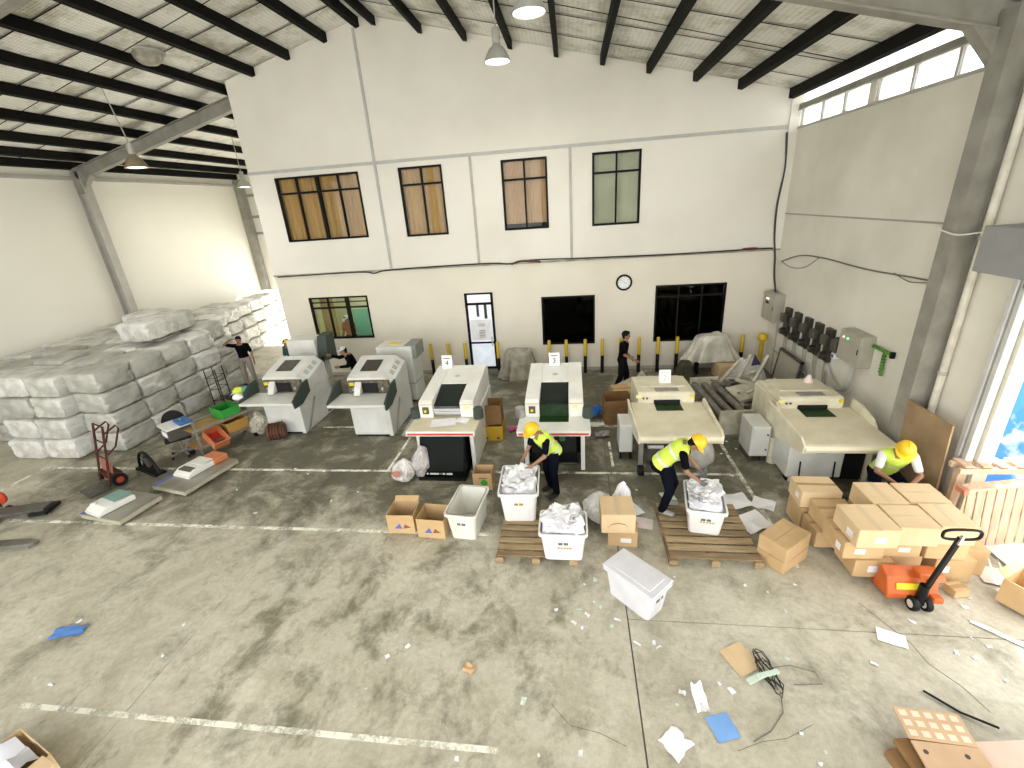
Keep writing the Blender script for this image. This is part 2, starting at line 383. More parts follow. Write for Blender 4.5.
# ---- roof: sheets, purlins, frames
ce = sroot('ceiling', 'foil lined pitched roof on dark purlins and grey frames', 'ceiling')
def foil():
    m = bpy.data.materials.new('foil_insulation'); m.use_nodes = True; nt = m.node_tree; b = nt.nodes['Principled BSDF']
    tc = nt.nodes.new('ShaderNodeTexCoord')
    n = nt.nodes.new('ShaderNodeTexNoise'); n.inputs['Scale'].default_value = 0.9; n.inputs['Detail'].default_value = 8; n.inputs['Roughness'].default_value = 0.7
    r = nt.nodes.new('ShaderNodeValToRGB'); e = r.color_ramp.elements; e[0].position = 0.36; e[0].color = (0.48, 0.46, 0.36, 1); e[1].position = 0.52; e[1].color = (0.90, 0.89, 0.82, 1)
    nt.links.new(tc.outputs['Object'], n.inputs['Vector']); nt.links.new(n.outputs['Fac'], r.inputs['Fac'])
    # wire mesh below the foil
    wv = nt.nodes.new('ShaderNodeTexWave'); wv.wave_type = 'BANDS'; wv.bands_direction = 'X'; wv.inputs['Scale'].default_value = 3.2; wv.inputs['Distortion'].default_value = 1.5; wv.inputs['Detail Scale'].default_value = 3
    wy = nt.nodes.new('ShaderNodeTexWave'); wy.wave_type = 'BANDS'; wy.bands_direction = 'Y'; wy.inputs['Scale'].default_value = 5.0; wy.inputs['Distortion'].default_value = 1.0
    nt.links.new(tc.outputs['Object'], wv.inputs['Vector']); nt.links.new(tc.outputs['Object'], wy.inputs['Vector'])
    k = nt.nodes.new('ShaderNodeMath'); k.operation = 'ADD'; nt.links.new(wv.outputs['Fac'], k.inputs[0]); nt.links.new(wy.outputs['Fac'], k.inputs[1])
    rr = nt.nodes.new('ShaderNodeMapRange'); rr.inputs['From Max'].default_value = 2; rr.inputs['To Min'].default_value = 0.84; rr.inputs['To Max'].default_value = 1.03
    nt.links.new(k.outputs['Value'], rr.inputs['Value'])
    mx = nt.nodes.new('ShaderNodeMixRGB'); mx.blend_type = 'MULTIPLY'; mx.inputs['Fac'].default_value = 1
    nt.links.new(r.outputs['Color'], mx.inputs[1]); nt.links.new(rr.outputs['Result'], mx.inputs[2]); nt.links.new(mx.outputs['Color'], b.inputs['Base Color'])
    b.inputs['Roughness'].default_value = 0.55
    bp = nt.nodes.new('ShaderNodeBump'); bp.inputs['Strength'].default_value = 0.25; bp.inputs['Distance'].default_value = 0.03
    nt.links.new(k.outputs['Value'], bp.inputs['Height']); nt.links.new(bp.outputs['Normal'], b.inputs['Normal'])
    return m
M_FOIL = foil()
PX = [-5.1+d for d in (0.22, 1.40, 2.53, 3.66, 4.80, 5.93, 7.05, 8.17, 9.24, 10.45)]
PX += [-5.1-d for d in (0.22, 1.14, 2.25, 3.35, 4.45, 5.55, 6.65, 7.75, 8.85, 9.75, 10.45)]
def roof_strip(side, y0, y1, sag):
    mb = MB(); n = 20; top = []; X = [(-5.1+side*(10.75*i/n)) for i in range(n+1)]
    vs = []
    for x in X:
        for (y, zz) in ((y0, 0), ((y0+y1)/2, -sag), (y1, 0)):
            vs.append((x, y, roofz(x)+0.215+zz+0.006*math.sin(x*7+y*3)))
    fs = []
    for i in range(n):
        for j in range(2):
            a = i*3+j; fs.append((a, a+1, a+4, a+3))
    mb.add(vs, fs); mb.add([(v[0], v[1], v[2]+0.05) for v in vs], [tuple(reversed(f)) for f in fs])
    return mb.build('roof_sheet', M_FOIL, ce)
y = 12.45-1.22*13
M_RSKIN = mat('roof_deck', (0.4, 0.4, 0.4), rough=0.8)
while y < 21.6:
    for s in (-1, 1):
        if s > 0 and y > 13.7: continue
        roof_strip(s, y+0.012, y+1.22-0.012, 0.012+0.012*rnd.random())
    y += 1.22
for s in (-1, 1):                                          # weather deck above the foil
    MB().add([(-5.1, -3.6, 9.85), (-5.1+s*10.9, -3.6, roofz(-5.1+s*10.9)+0.35), (-5.1+s*10.9, 21.9, roofz(-5.1+s*10.9)+0.35), (-5.1, 21.9, 9.85)], [(0, 1, 2, 3)]).build('roof_deck', M_RSKIN, ce)
ys_ = 12.45-1.22*13
while ys_ < 13.3:                                          # dark lap seams between the sheets
    for s in (-1, 1):
        xa, xb = -5.1, -5.1+s*10.6
        MB().prism([(xa, roofz(xa)+0.182), (xb, roofz(xb)+0.182), (xb, roofz(xb)+0.190), (xa, roofz(xa)+0.190)], ys_-0.012, ys_+0.012, 'y').build('lap_seam', M_PURLIN, ce)
    ys_ += 1.22
for x in PX:
    yend = 21.5 if x < -9.4 else YB-0.01
    s = 1 if x > -5.1 else -1
    zb = roofz(x)
    MB().prism([(x-0.055*s, zb+0.005), (x+0.055*s, zb-0.022), (x+0.055*s, zb+0.19), (x-0.055*s, zb+0.21)], -3.2, yend, 'y').build('purlin', M_PURLIN, ce)
# sag rods tying the purlins
for yy in (10.2, 4.0):
    for s in (-1, 1):
        MB().tube([(-5.1+s*0.2, yy, roofz(-5.1+s*0.2)+0.1), (-5.1+s*10.4, yy+0.6, roofz(-5.1+s*10.4)+0.1)], 0.008, 5).build('sag_rod', M_PURLIN, ce)
def portal_frame(y, xa, xb, m, cols=(), yc=None):
    d = 0.36
    for s, lim in ((-1, xa), (1, xb)):
        x0 = -5.1 if (s < 0 and xb >= -5.1) or (s > 0 and xa <= -5.1) else (xb if s < 0 else xa)
        if (s < 0 and xa >= -5.1) or (s > 0 and xb <= -5.1): continue
        x1 = lim
        mb = MB()
        for (zo0, zo1, hw) in ((0.0, -0.03, 0.10), (-0.03, -d+0.03, 0.02), (-d+0.03, -d, 0.10)):
            mb.prism([(x0, roofz(x0)+zo0), (x1, roofz(x1)+zo0), (x1, roofz(x1)+zo1), (x0, roofz(x0)+zo1)], y-hw, y+hw, 'y')
        mb.build('rafter', m, ce)
        hx = x1-s*0.6                                       # haunch at the eave
        MB().prism([(hx, roofz(hx)-d), (x1-s*0.15, roofz(x1)-d-0.35), (x1, roofz(x1)-d-0.35), (x1, roofz(x1)-d)], y-0.09, y+0.09, 'y').build('haunch', m, ce)
    y = yc or y
    for cx, cm in cols:
        s = 1 if cx > -5 else -1
        mb = MB().box(cx-0.12, cx+0.12, y-0.02, y+0.02, 0, roofz(cx)-0.1)
        mb.box(cx-0.15, cx-0.125, y-0.14, y+0.14, 0, roofz(cx)-0.1).box(cx+0.125, cx+0.15, y-0.14, y+0.14, 0, roofz(cx)-0.1)
        if s > 0: mb.box(cx-0.14, cx+0.14, y-0.125, y+0.125, 0, roofz(cx)-0.1)
        mb.build('frame_column', cm, ce)
portal_frame(13.95, -15.6, -9.3, M_STEEL, [(-15.44, M_STEELL)])
portal_frame(7.58, -15.6, 5.58, M_STEEL, [(-15.44, M_STEEL), (5.44, M_STEEL)], 7.40)
portal_frame(0.8, -15.6, 5.58, M_STEEL, [(-15.44, M_STEEL), (5.44, M_STEEL)])
# round roof vent in the left slope
dv = thing('roof_vent', 'round dusty dome vent set in the left roof slope', 'vent', (-9.3, 11.0, roofz(-9.3)+0.2))
MB().lathe([(0.02, -0.24), (0.16, -0.22), (0.27, -0.14), (0.31, -0.02), (0.31, 0.03)]).build('dome', mat('dusty_plastic_dome', (0.45, 0.43, 0.36), (0.25, 0.23, 0.18), scale=6), dv, smooth=True)
MB().lathe([(0.31, -0.02), (0.36, -0.02), (0.36, 0.02), (0.31, 0.02)]).build('flange', M_STEELL, dv)

# ---- windows
M_GLASS = glass('clear_glass', (0.93, 0.94, 0.92), 0.12)
M_GLASSD = glass('tinted_glass', (0.08, 0.08, 0.075), 0.10)
M_CURT = mat('brown_curtain', (0.50, 0.31, 0.12), (0.45, 0.27, 0.10), scale=2.5, rough=0.9, stretch=(6, 1, 0.6))
M_BLIND = mat('olive_blind', (0.36, 0.37, 0.235), (0.28, 0.29, 0.17), scale=1.4, rough=0.8)
wn = [0]
def window(rect, xm, zm, label, glassm=M_GLASS, bar=0.055, back=None):
    wn[0] += 1
    x0, x1, z0, z1 = rect; r = sroot('window_%d' % wn[0], label, 'window')
    y0, y1 = YB-0.02, YB+0.09
    for (a, b, c, d) in ((x0, x1, z1-bar, z1), (x0, x1, z0, z0+bar), (x0, x0+bar, z0+bar, z1-bar), (x1-bar, x1, z0+bar, z1-bar)):
        MB().box(a, b, y0, y1, c, d).build('frame_bar', M_BLACK, r)
    XS = [x0+bar]+list(xm)+[x1-bar]; ZS = [z0+bar]+list(zm)+[z1-bar]
    for zc in zm: MB().box(x0+bar, x1-bar, y0+0.01, y1-0.01, zc-bar*0.5, zc+bar*0.5).build('transom', M_BLACK, r)
    for k, xc in enumerate(xm):
        wd = bar*0.8 if not isinstance(xc, tuple) else 0
        MB().box(xc-wd/2, xc+wd/2, y0+0.012, y1-0.012, z0+bar, z1-bar).build('mullion', M_BLACK, r)
    for a, b in zip(XS[:-1], XS[1:]):
        for c, d in zip(ZS[:-1], ZS[1:]):
            MB().box(a+0.01, b-0.01, YB+0.035, YB+0.041, c+0.01, d-0.01).build('pane', glassm, r)
    return r
def curtain(r, x0, x1, z0, z1, m, pleats=9, y=YB+0.16, amp=0.022):
    n = pleats*6; top = []; vs = []; fs = []
    for i in range(n+1):
        x = x0+(x1-x0)*i/n; yy = y+amp*math.sin(2*PI*i/6)+0.008*math.sin(i*1.3)
        vs += [(x, yy, z0), (x, yy, z1), (x, yy+0.006, z0), (x, yy+0.006, z1)]
    for i in range(n):
        a = 4*i; fs += [(a, a+4, a+5, a+1), (a+2, a+3, a+7, a+6), (a+1, a+5, a+7, a+3), (a, a+2, a+6, a+4)]
    return MB().add(vs, fs).build('curtain', m, r, smooth=True)
def upper_room(x0, x1, z0, z1):
    """dark closed room behind a window opening"""
    mb = MB().box(x0-0.3, x1+0.3, YB+2.2, YB+2.25, z0-0.3, z1+0.3)
    mb.box(x0-0.35, x0-0.3, YB+0.22, YB+2.25, z0-0.3, z1+0.3).box(x1+0.3, x1+0.35, YB+0.22, YB+2.25, z0-0.3, z1+0.3)
    mb.box(x0-0.35, x1+0.35, YB+0.22, YB+2.25, z1+0.3, z1+0.35).box(x0-0.35, x1+0.35, YB+0.22, YB+2.25, z0-0.35, z0-0.3)
    return mb
xs = WIN_UP[0]
w1 = window(xs, [xs[0]+0.645, xs[0]+1.29, xs[0]+1.935], [5.72], 'widest upper window, four bays with brown curtains')
MB().box(xs[0]+1.25, xs[0]+1.33, YB-0.022, YB+0.09, xs[2], xs[3]).build('centre_post', M_BLACK, w1)
curtain(w1, xs[0], xs[1], xs[2], xs[3], M_CURT, 20)
xs = WIN_UP[1]; w2 = window(xs, [(xs[0]+xs[1])/2+0.02], [5.70], 'upper window with brown curtain beside the widest one'); curtain(w2, xs[0], xs[1], xs[2], xs[3], M_CURT, 9)
xs = WIN_UP[2]; w3 = window(xs, [(xs[0]+xs[1])/2], [5.62], 'upper window with pinkish brown blind above the middle machine')
curtain(w3, xs[0], xs[1], xs[2]+0.16, xs[3], mat('pink_brown_blind', (0.52, 0.34, 0.21), (0.45, 0.29, 0.17), scale=2, rough=0.9), 14, amp=0.006)
xs = WIN_UP[3]; w4 = window(xs, [(xs[0]+xs[1])/2], [5.62], 'upper window with olive green panels nearest the dusty side wall')
curtain(w4, xs[0], xs[1], xs[2], xs[3], M_BLIND, 4, amp=0.004)
for i, r in enumerate((w1, w2, w3, w4)):
    q = WIN_UP[i]; upper_room(*q).build('room_lining', mat('room_lining', (0.3, 0.28, 0.22)), r)
xs = WIN_LO[1]; w6 = window(xs, [], [], 'square black lower window beside the wall clock', M_GLASSD, 0.04)
upper_room(*xs).build('room_lining', M_DARK, w6)
xs = WIN_LO[2]; w7 = window(xs, [xs[0]+0.65, xs[0]+1.3], [2.22], 'wide black lower window with three pale top lights', M_GLASSD, 0.05)
upper_room(*xs).build('room_lining', M_DARK, w7)
for k in range(3): MB().box(xs[0]+0.06+k*0.65, xs[0]+0.60+k*0.65, YB+0.05, YB+0.058, 2.26, 2.49).build('frosted_light', mat('pale_frosted_film', (0.42, 0.44, 0.40), rough=0.5), w7)
# lit office window with figures and a green glass sheet
xs = WIN_LO[0]; w8 = window(xs, [xs[0]+0.62, xs[0]+1.27], [2.30], 'lit lower window looking into an office', glass('clear_glass_office', (0.9, 0.95, 0.9), 0.2), 0.05)
MB().box(xs[0]+1.22, xs[0]+1.32, YB-0.022, YB+0.09, xs[2], xs[3]).build('centre_post', M_BLACK, w8)
MB().box(xs[0]+0.05, xs[1]-0.05, YB-0.005, YB+0.06, 2.46, 2.49).build('louvre_rail', M_BLACK, w8)
upper_room(*xs).build('room_lining', mat('office_wall', (0.62, 0.60, 0.42), rough=0.8), w8)
MB().box(xs[0]+0.5, xs[0]+1.6, YB+0.9, YB+1.3, 2.85, 2.9).build('ceiling_light', mat('office_tube_light', (1, 1, 1), emit=(1.0, 0.97, 0.85), estr=2.2), w8)
MB().box(xs[0]+0.05, xs[0]+0.5, YB+0.5, YB+0.56, 1.2, 2.9).build('notice_board', mat('tan_board', (0.45, 0.28, 0.1)), w8)
MB().box(xs[0]+1.33, xs[1]-0.06, YB+0.12, YB+0.13, 1.3, 2.2).build('green_sheet', mat('green_glass_sheet', (0.22, 0.46, 0.34), rough=0.2), w8)
# door
dr = sroot('door_1', 'black framed glass door with white film and notices', 'door')
x0, x1, z0, z1 = DOOR; bw = 0.075
for (a, b, c, d) in ((x0, x1, z1-0.05, z1), (x0, x0+bw, z0, z1), (x1-bw, x1, z0, z1), (x0, x1, z0, z0+0.07), (x0, x1, 2.20, 2.27), (x0, x1, 0.97, 1.02)):
    MB().box(a, b, YB-0.03, YB+0.06, c, d).build('frame_bar', M_BLACK, dr)
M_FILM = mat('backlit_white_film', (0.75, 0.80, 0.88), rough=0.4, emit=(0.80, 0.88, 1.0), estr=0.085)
MB().box(x0+bw, x1-bw, YB+0.01, YB+0.02, z0+0.07, 0.97).build('lower_pane', M_FILM, dr)
MB().box(x0+bw, x1-bw, YB+0.01, YB+0.02, 1.02, 2.20).build('upper_pane', M_FILM, dr)
MB().box(x0+bw, x1-bw, YB+0.01, YB+0.02, 2.27, z1-0.05).build('top_light', M_FILM, dr)
for (a, b, c, d) in ((x0+0.33, x0+0.41, 1.83, 2.20), (x0+0.57, x0+0.66, 1.76, 2.20)): MB().box(a, b, YB+0.004, YB+0.012, c, d).build('reflection_bar', mat('dark_reflection_bar', (0.03, 0.03, 0.03)), dr)  # dark reflections on the glass, painted as thin bars
MB().box(x0+0.12, x1-0.12, YB+0.0, YB+0.008, 1.08, 1.74).build('notice_sheet', mat('notice_paper', (0.82, 0.82, 0.84)), dr)
for (a, b, c, d) in ((0.34, 0.56, 1.52, 1.62), (0.36, 0.55, 1.16, 1.42)):
    mb = MB(); n = 5
    for k in range(n): zz = c+(d-c)*k/n; mb.box(x0+a, x0+b, YB-0.003, YB+0.001, zz, zz+(d-c)/n*0.55)
    mb.build('notice_print', mat('grey_print', (0.35, 0.35, 0.36)), dr)
MB().box(x1-0.13, x1-0.10, YB-0.09, YB-0.06, 0.9, 1.2).build('door_handle', M_STEELL, dr)
MB().box(x0-0.1, x1+0.1, YB-0.32, YB+0.01, 0, 0.12).build('door_step', mat('step_concrete', (0.17, 0.165, 0.13), rough=0.9), dr, bevel=0.01)

# ---- roller door on the right: guide rails, shutter housing, yard outside
rd = sroot('door_2', 'open roller shutter doorway on the right', 'door')
M_RAIL = mat('white_guide_rail', (0.62, 0.62, 0.60), rough=0.4)
for y in (6.42, 6.30): MB().box(5.5, 5.60, y-0.05, y+0.03, 0, 3.8).build('guide_rail', M_RAIL, rd, bevel=0.008)
MB().box(5.45, 5.62, 2.1, 2.25, 0, 3.8).build('guide_rail', M_RAIL, rd)
MB().box(5.62, 5.80, 6.2, 6.42, 0, 3.8).build('door_jamb', mat('cream_jamb', (0.8, 0.78, 0.66)), rd)
MB().box(5.12, 5.6, 1.9, 6.62, 3.80, 4.36).build('shutter_housing', mat('grey_housing', (0.28, 0.28, 0.28), (0.25, 0.25, 0.25), rough=0.5), rd, bevel=0.01)
MB().box(5.5, 5.6, 2.3, 6.3, 3.62, 3.80).build('shutter_curtain_edge', M_STEEL, rd)
gr = MB().box(-60, 60, -60, 80, -0.25, -0.21).build('ground_outside', mat('pale_yard', (0.6, 0.6, 0.56), (0.5, 0.5, 0.46), scale=0.4)); struct(gr, 'pale yard outside the doorways', 'ground')
MB().box(5.8, 12, 1.5, 9, -0.21, 0.0).build('ramp', mat('pale_yard_ramp', (0.6, 0.6, 0.58)), gr)
MB().box(-16, -8, 21.8, 30, -0.21, 0.0).build('ramp', MATS['pale_yard_ramp'], gr)
# ================================================================== machines
M_MW = mat('white_machine_enamel', (0.78, 0.78, 0.74), (0.68, 0.68, 0.63), scale=2, rough=0.35)
M_MG = mat('pale_grey_enamel', (0.66, 0.665, 0.63), (0.55, 0.555, 0.52), scale=2, rough=0.4)
M_MC = mat('cream_machine_enamel', (0.74, 0.70, 0.55), (0.62, 0.57, 0.42), scale=3, rough=0.4)
M_MCT = mat('cream_table_top', (0.72, 0.66, 0.50), (0.62, 0.56, 0.40), scale=2.5, rough=0.45)
M_RED = mat('red_edge_stripe', (0.55, 0.06, 0.025), rough=0.4)
M_SLATE = mat('dark_slate_panel', (0.055, 0.072, 0.062), rough=0.5, spec=0.2)
M_BLK = mat('black_rubber', (0.008, 0.009, 0.009), rough=0.5, spec=0.2)
M_DGREEN = mat('dark_green_belt', (0.012, 0.042, 0.010), (0.006, 0.024, 0.006), scale=8, rough=0.5, spec=0.15)
M_DGLASS = mat('dark_smoked_window', (0.008, 0.014, 0.011), rough=0.12, spec=0.3)
M_PAPER = mat('white_paper', (0.87, 0.87, 0.89), (0.81, 0.81, 0.84), rough=0.8)
M_VENT = mat('vent_grey', (0.36, 0.36, 0.34), rough=0.6)
M_CHROME = mat('bare_steel', (0.5, 0.5, 0.48), rough=0.3, metal=0.8)
M_DMETAL = mat('dark_grease_metal', (0.05, 0.047, 0.04), (0.09, 0.085, 0.07), scale=9, rough=0.5)
M_SIGN = mat('sign_card', (0.85, 0.85, 0.85), rough=0.6)
M_INK = mat('dark_ink', (0.06, 0.06, 0.06), rough=0.8)
M_YEL = mat('yellow_sticker', (0.75, 0.6, 0.02), rough=0.5)

def sign(label, digit, loc, rz=0.0, ink=M_INK):
    r = thing('number_sign', label, 'sign', loc, rz)
    w, h = 0.24, 0.30
    MB().obox((0, 0.02, h/2), (w/2, 0, 0), (0, 0.004, 0), (0, 0.03, h/2)).build('card', M_SIGN, r)
    MB().obox((0, 0.10, h/2-0.02), (w/2, 0, 0), (0, 0.004, 0), (0, -0.035, h/2-0.02)).build('card_back', M_SIGN, r)
    if digit:
        o = mobj('digit', text_mesh(digit, 0.17), ink, r, (0.0, 0.006, 0.125), (PI/2-0.2, 0, 0))
        mb = MB(); x = -0.08
        for k in range(7): mb.box(x, x+0.018, -0.002, 0.002, -0.012, 0.012); x += 0.0235
        mb.build('small_print', ink, r, (0, 0.030, 0.235), (-0.2, 0, 0))
    return r

def machine_a(cx, label, hopper_front, paper, n):
    """white counting machine: table with a red front edge, sloped hood, smoked window"""
    r = thing('sorting_machine', label, 'machine', (cx, 7.5, 0), group='row of sorting machines')
    t = MB().box(-0.70, 0.70, 0.02, 0.75, 0.93, 1.0).build('table', M_MCT if paper else M_MW, r, bevel=0.012)
    MB().box(-0.69, 0.69, 0.0, 0.022, 0.90, 1.0).build('table_edge', M_MW, t, bevel=0.006)
    MB().box(-0.66, 0.66, -0.008, 0.004, 0.925, 0.965).build('edge_stripe', M_RED, t)
    for s in (-1, 1):
        MB().prism([(0.30, 0), (2.45, 0), (2.45, 1.0), (0.68, 1.0), (0.68, 0.92), (0.38, 0.92), (0.36, 0.1)], s*0.575-0.02, s*0.575+0.02, 'x').build('side_panel', M_MW, r, bevel=0.006)
        MB().box(s*0.555-0.04, s*0.555+0.04, 0.26, 0.36, 0, 0.93).build('leg', M_MW, r, bevel=0.008)
    MB().box(-0.57, 0.57, 2.41, 2.45, 0.05, 1.0).build('back_panel', M_MW, r)
    MB().box(-0.55, 0.55, 0.75, 2.4, 0.02, 0.10).build('base_tray', M_DMETAL, r)
    MB().box(-0.55, 0.55, 0.76, 0.80, 0.1, 0.93).build('inner_bulkhead', M_BLK, r)
    # hood: two cheeks, roof behind the opening
    prof = [(0.62, 1.0), (0.60, 1.33), (0.68, 1.37), (2.30, 1.56), (2.42, 1.50), (2.45, 1.0)]
    for a, b in ((-0.575, -0.29), (0.29, 0.575)):
        MB().prism(prof, a, b, 'x').build('hood_cheek', M_MW, r, bevel=0.015, seg=2)
    MB().prism([(1.42, 1.0), (1.42, 1.445), (2.30, 1.552), (2.41, 1.49), (2.44, 1.0)], -0.29, 0.29, 'x').build('hood_top', M_MW, r, bevel=0.006)
    MB().prism([(0.72, 1.215), (0.72, 1.235), (1.42, 1.43), (1.42, 1.41)], -0.29, 0.29, 'x').build('smoked_window', M_DGLASS, r)
    if paper:
        MB().box(-0.29, 0.29, 0.74, 0.76, 1.0, 1.22).build('feed_slot', mat('silver_slot', (0.22, 0.22, 0.23), (0.05, 0.05, 0.06), scale=30, rough=0.4), r)
        for k in range(4):
            MB().tube([(-0.28, 0.70-0.02*k, 1.05+0.045*k), (0.28, 0.70-0.02*k, 1.05+0.045*k)], 0.014, 8).build('feed_roller', M_CHROME, r)
    else:
        MB().prism([(0.70, 1.0), (0.66, 1.0), (0.72, 1.22), (0.75, 1.22)], -0.29, 0.29, 'x').build('strip_curtain', M_DGREEN, r)
        MB().box(-0.29, 0.29, 0.40, 0.7, 1.0, 1.006).build('feed_belt', M_DGREEN, r)
    bp = MB().box(-0.50, -0.37, 0.585, 0.602, 1.10, 1.25).build('button_panel', mat('bronze_panel', (0.10, 0.08, 0.05)), r)
    MB().lathe([(0.03, -0.02), (0.025, 0)], (-0.435, 0.585, 1.17), 12, 'y').build('push_button', M_YEL, bp)
    MB().box(0.37, 0.47, 0.590, 0.602, 1.20, 1.27).build('warning_sticker', mat('pale_yellow_sticker', (0.8, 0.72, 0.3)), r)
    MB().box(-0.56, -0.30, 0.588, 0.600, 1.30, 1.315).build('cheek_stripe', mat('tan_stripe', (0.6, 0.42, 0.2)), r)
    MB().box(0.30, 0.56, 0.588, 0.600, 1.30, 1.315).build('cheek_stripe', MATS['tan_stripe'], r)
    MB().lathe([(0.02, 0), (0.10, 0.0), (0.11, 0.03), (0.10, 0.22), (0.02, 0.22)], (0.66, 0.62, 1.0), 16).build('end_roll', M_SLATE, r, smooth=True)
    MB().lathe([(0.02, 0), (0.10, 0.0), (0.11, 0.03), (0.10, 0.20), (0.02, 0.20)], (-0.68, 0.66, 1.0), 16).build('end_roll', M_SLATE if paper else M_CHROME, r, smooth=True)
    if hopper_front:
        h = MB().prism([(0.74, 0.92), (0.12, 0.86), (0.02, 0.60), (-0.14, 0.20), (-0.14, 0.05), (0.70, 0.05)], -0.47, 0.44, 'x').build('black_hopper', mat('black_hopper_skin', (0.0025, 0.0045, 0.004), (0.0015, 0.003, 0.0025), rough=0.45, spec=0.1), r, bevel=0.03, seg=2)
        mb = MB(); x = -0.33
        for wv in (0.035, 0, 0.03, 0.03, 0.02, 0.03, 0.03, 0.02, 0.03, 0, 0.01, 0, 0.02, 0.012, 0.02, 0, 0.02, 0.03, 0.02, 0.03, 0.02):
            if wv: mb.box(x, x+wv*0.85, -0.147, -0.139, 0.125, 0.158)
            x += wv if wv else 0.03
        mb.build('white_lettering', mat('white_print', (0.8, 0.8, 0.8)), h)
        MB().box(-0.5, 0.47, -0.18, 0.72, 0.0, 0.06).build('hopper_base', M_BLK, r)
        MB().prism([(0.25, 0.75), (0.75, 0.80), (0.75, 0.98), (0.05, 0.90)], -0.80, -0.72, 'x').build('side_flap', mat('grey_green_flap', (0.30, 0.34, 0.31)), r)
    else:
        MB().prism([(0.74, 0.92), (0.45, 0.86), (0.35, 0.35), (0.40, 0.05), (0.72, 0.05)], -0.47, 0.44, 'x').build('black_hopper', M_BLK, r, bevel=0.02)
        MB().box(0.10, 0.22, 0.30, 0.36, 0.62, 0.84).build('green_hose', mat('green_hose', (0.02, 0.14, 0.03)), r, bevel=0.02)
        MB().tube([(0.45, 0.3, 0.13), (-0.5, 0.3, 0.13)], 0.012, 6).build('stretcher', M_DMETAL, r)
    MB().lathe([(0.008, 0), (0.06, 0.0), (0.055, 0.012), (0.008, 0.014)], (0.0, 1.75, 1.487), 16).build('hood_knob', mat('aged_knob', (0.55, 0.5, 0.38)), r)
    return r
machine_a(-2.60, 'white machine with a red table edge and black hopper below, under number 4 sign', True, True, 4)
machine_a(-0.40, 'white machine with red table edge and green curtain, under number 3 sign', False, False, 3)
sign('white card numbered 4 on the hood of the machine with black hopper', '4', (-2.92, 9.62, 1.545))
sign('white card numbered 3 on the hood of the machine with green curtain', '3', (-0.43, 9.62, 1.545))
# papers lying on the table of machine 4
def sheet(name, label, loc, w, d, rz, m=M_PAPER, group=None, curl=0.01, cat='paper', rot=None, seed=None, torn=False):
    n = 6; vs = []; sd = seed if seed is not None else rnd.random()*50
    for j in range(n+1):
        for i in range(n+1):
            u, v = i/n-0.5, j/n-0.5
            z = 0.004+curl*max(0.0, 0.5+noise.noise(Vector((u*2.2+sd, v*2.2, sd))))*1.3
            px, py = u*w, v*d
            if torn and (i in (0, n) or j in (0, n)):
                k = 1-0.22*abs(noise.noise(Vector((i*0.9+sd, j*0.9, 3))))*2; px *= k; py *= k
            vs.append((px, py, z))
    N = n+1; fs = [(j*N+i, j*N+i+1, (j+1)*N+i+1, (j+1)*N+i) for j in range(n) for i in range(n)]
    vs2 = [(v[0], v[1], v[2]-0.003) for v in vs]
    mb = MB().add(vs, fs).add(vs2, [tuple(reversed(f)) for f in fs])
    o = mb.build(name, m, None, loc, rot or (0, 0, rz), smooth=True)
    return tag(o, label, cat, group)
sheet('paper_sheet', 'larger white paper on the red-edged table under number 4 sign', (-2.62, 7.88, 1.003), 0.50, 0.34, 0.2)
sheet('paper_sheet', 'smaller white paper at the table end near the machine roll, number 4', (-2.25, 7.98, 1.003), 0.28, 0.22, -0.3)

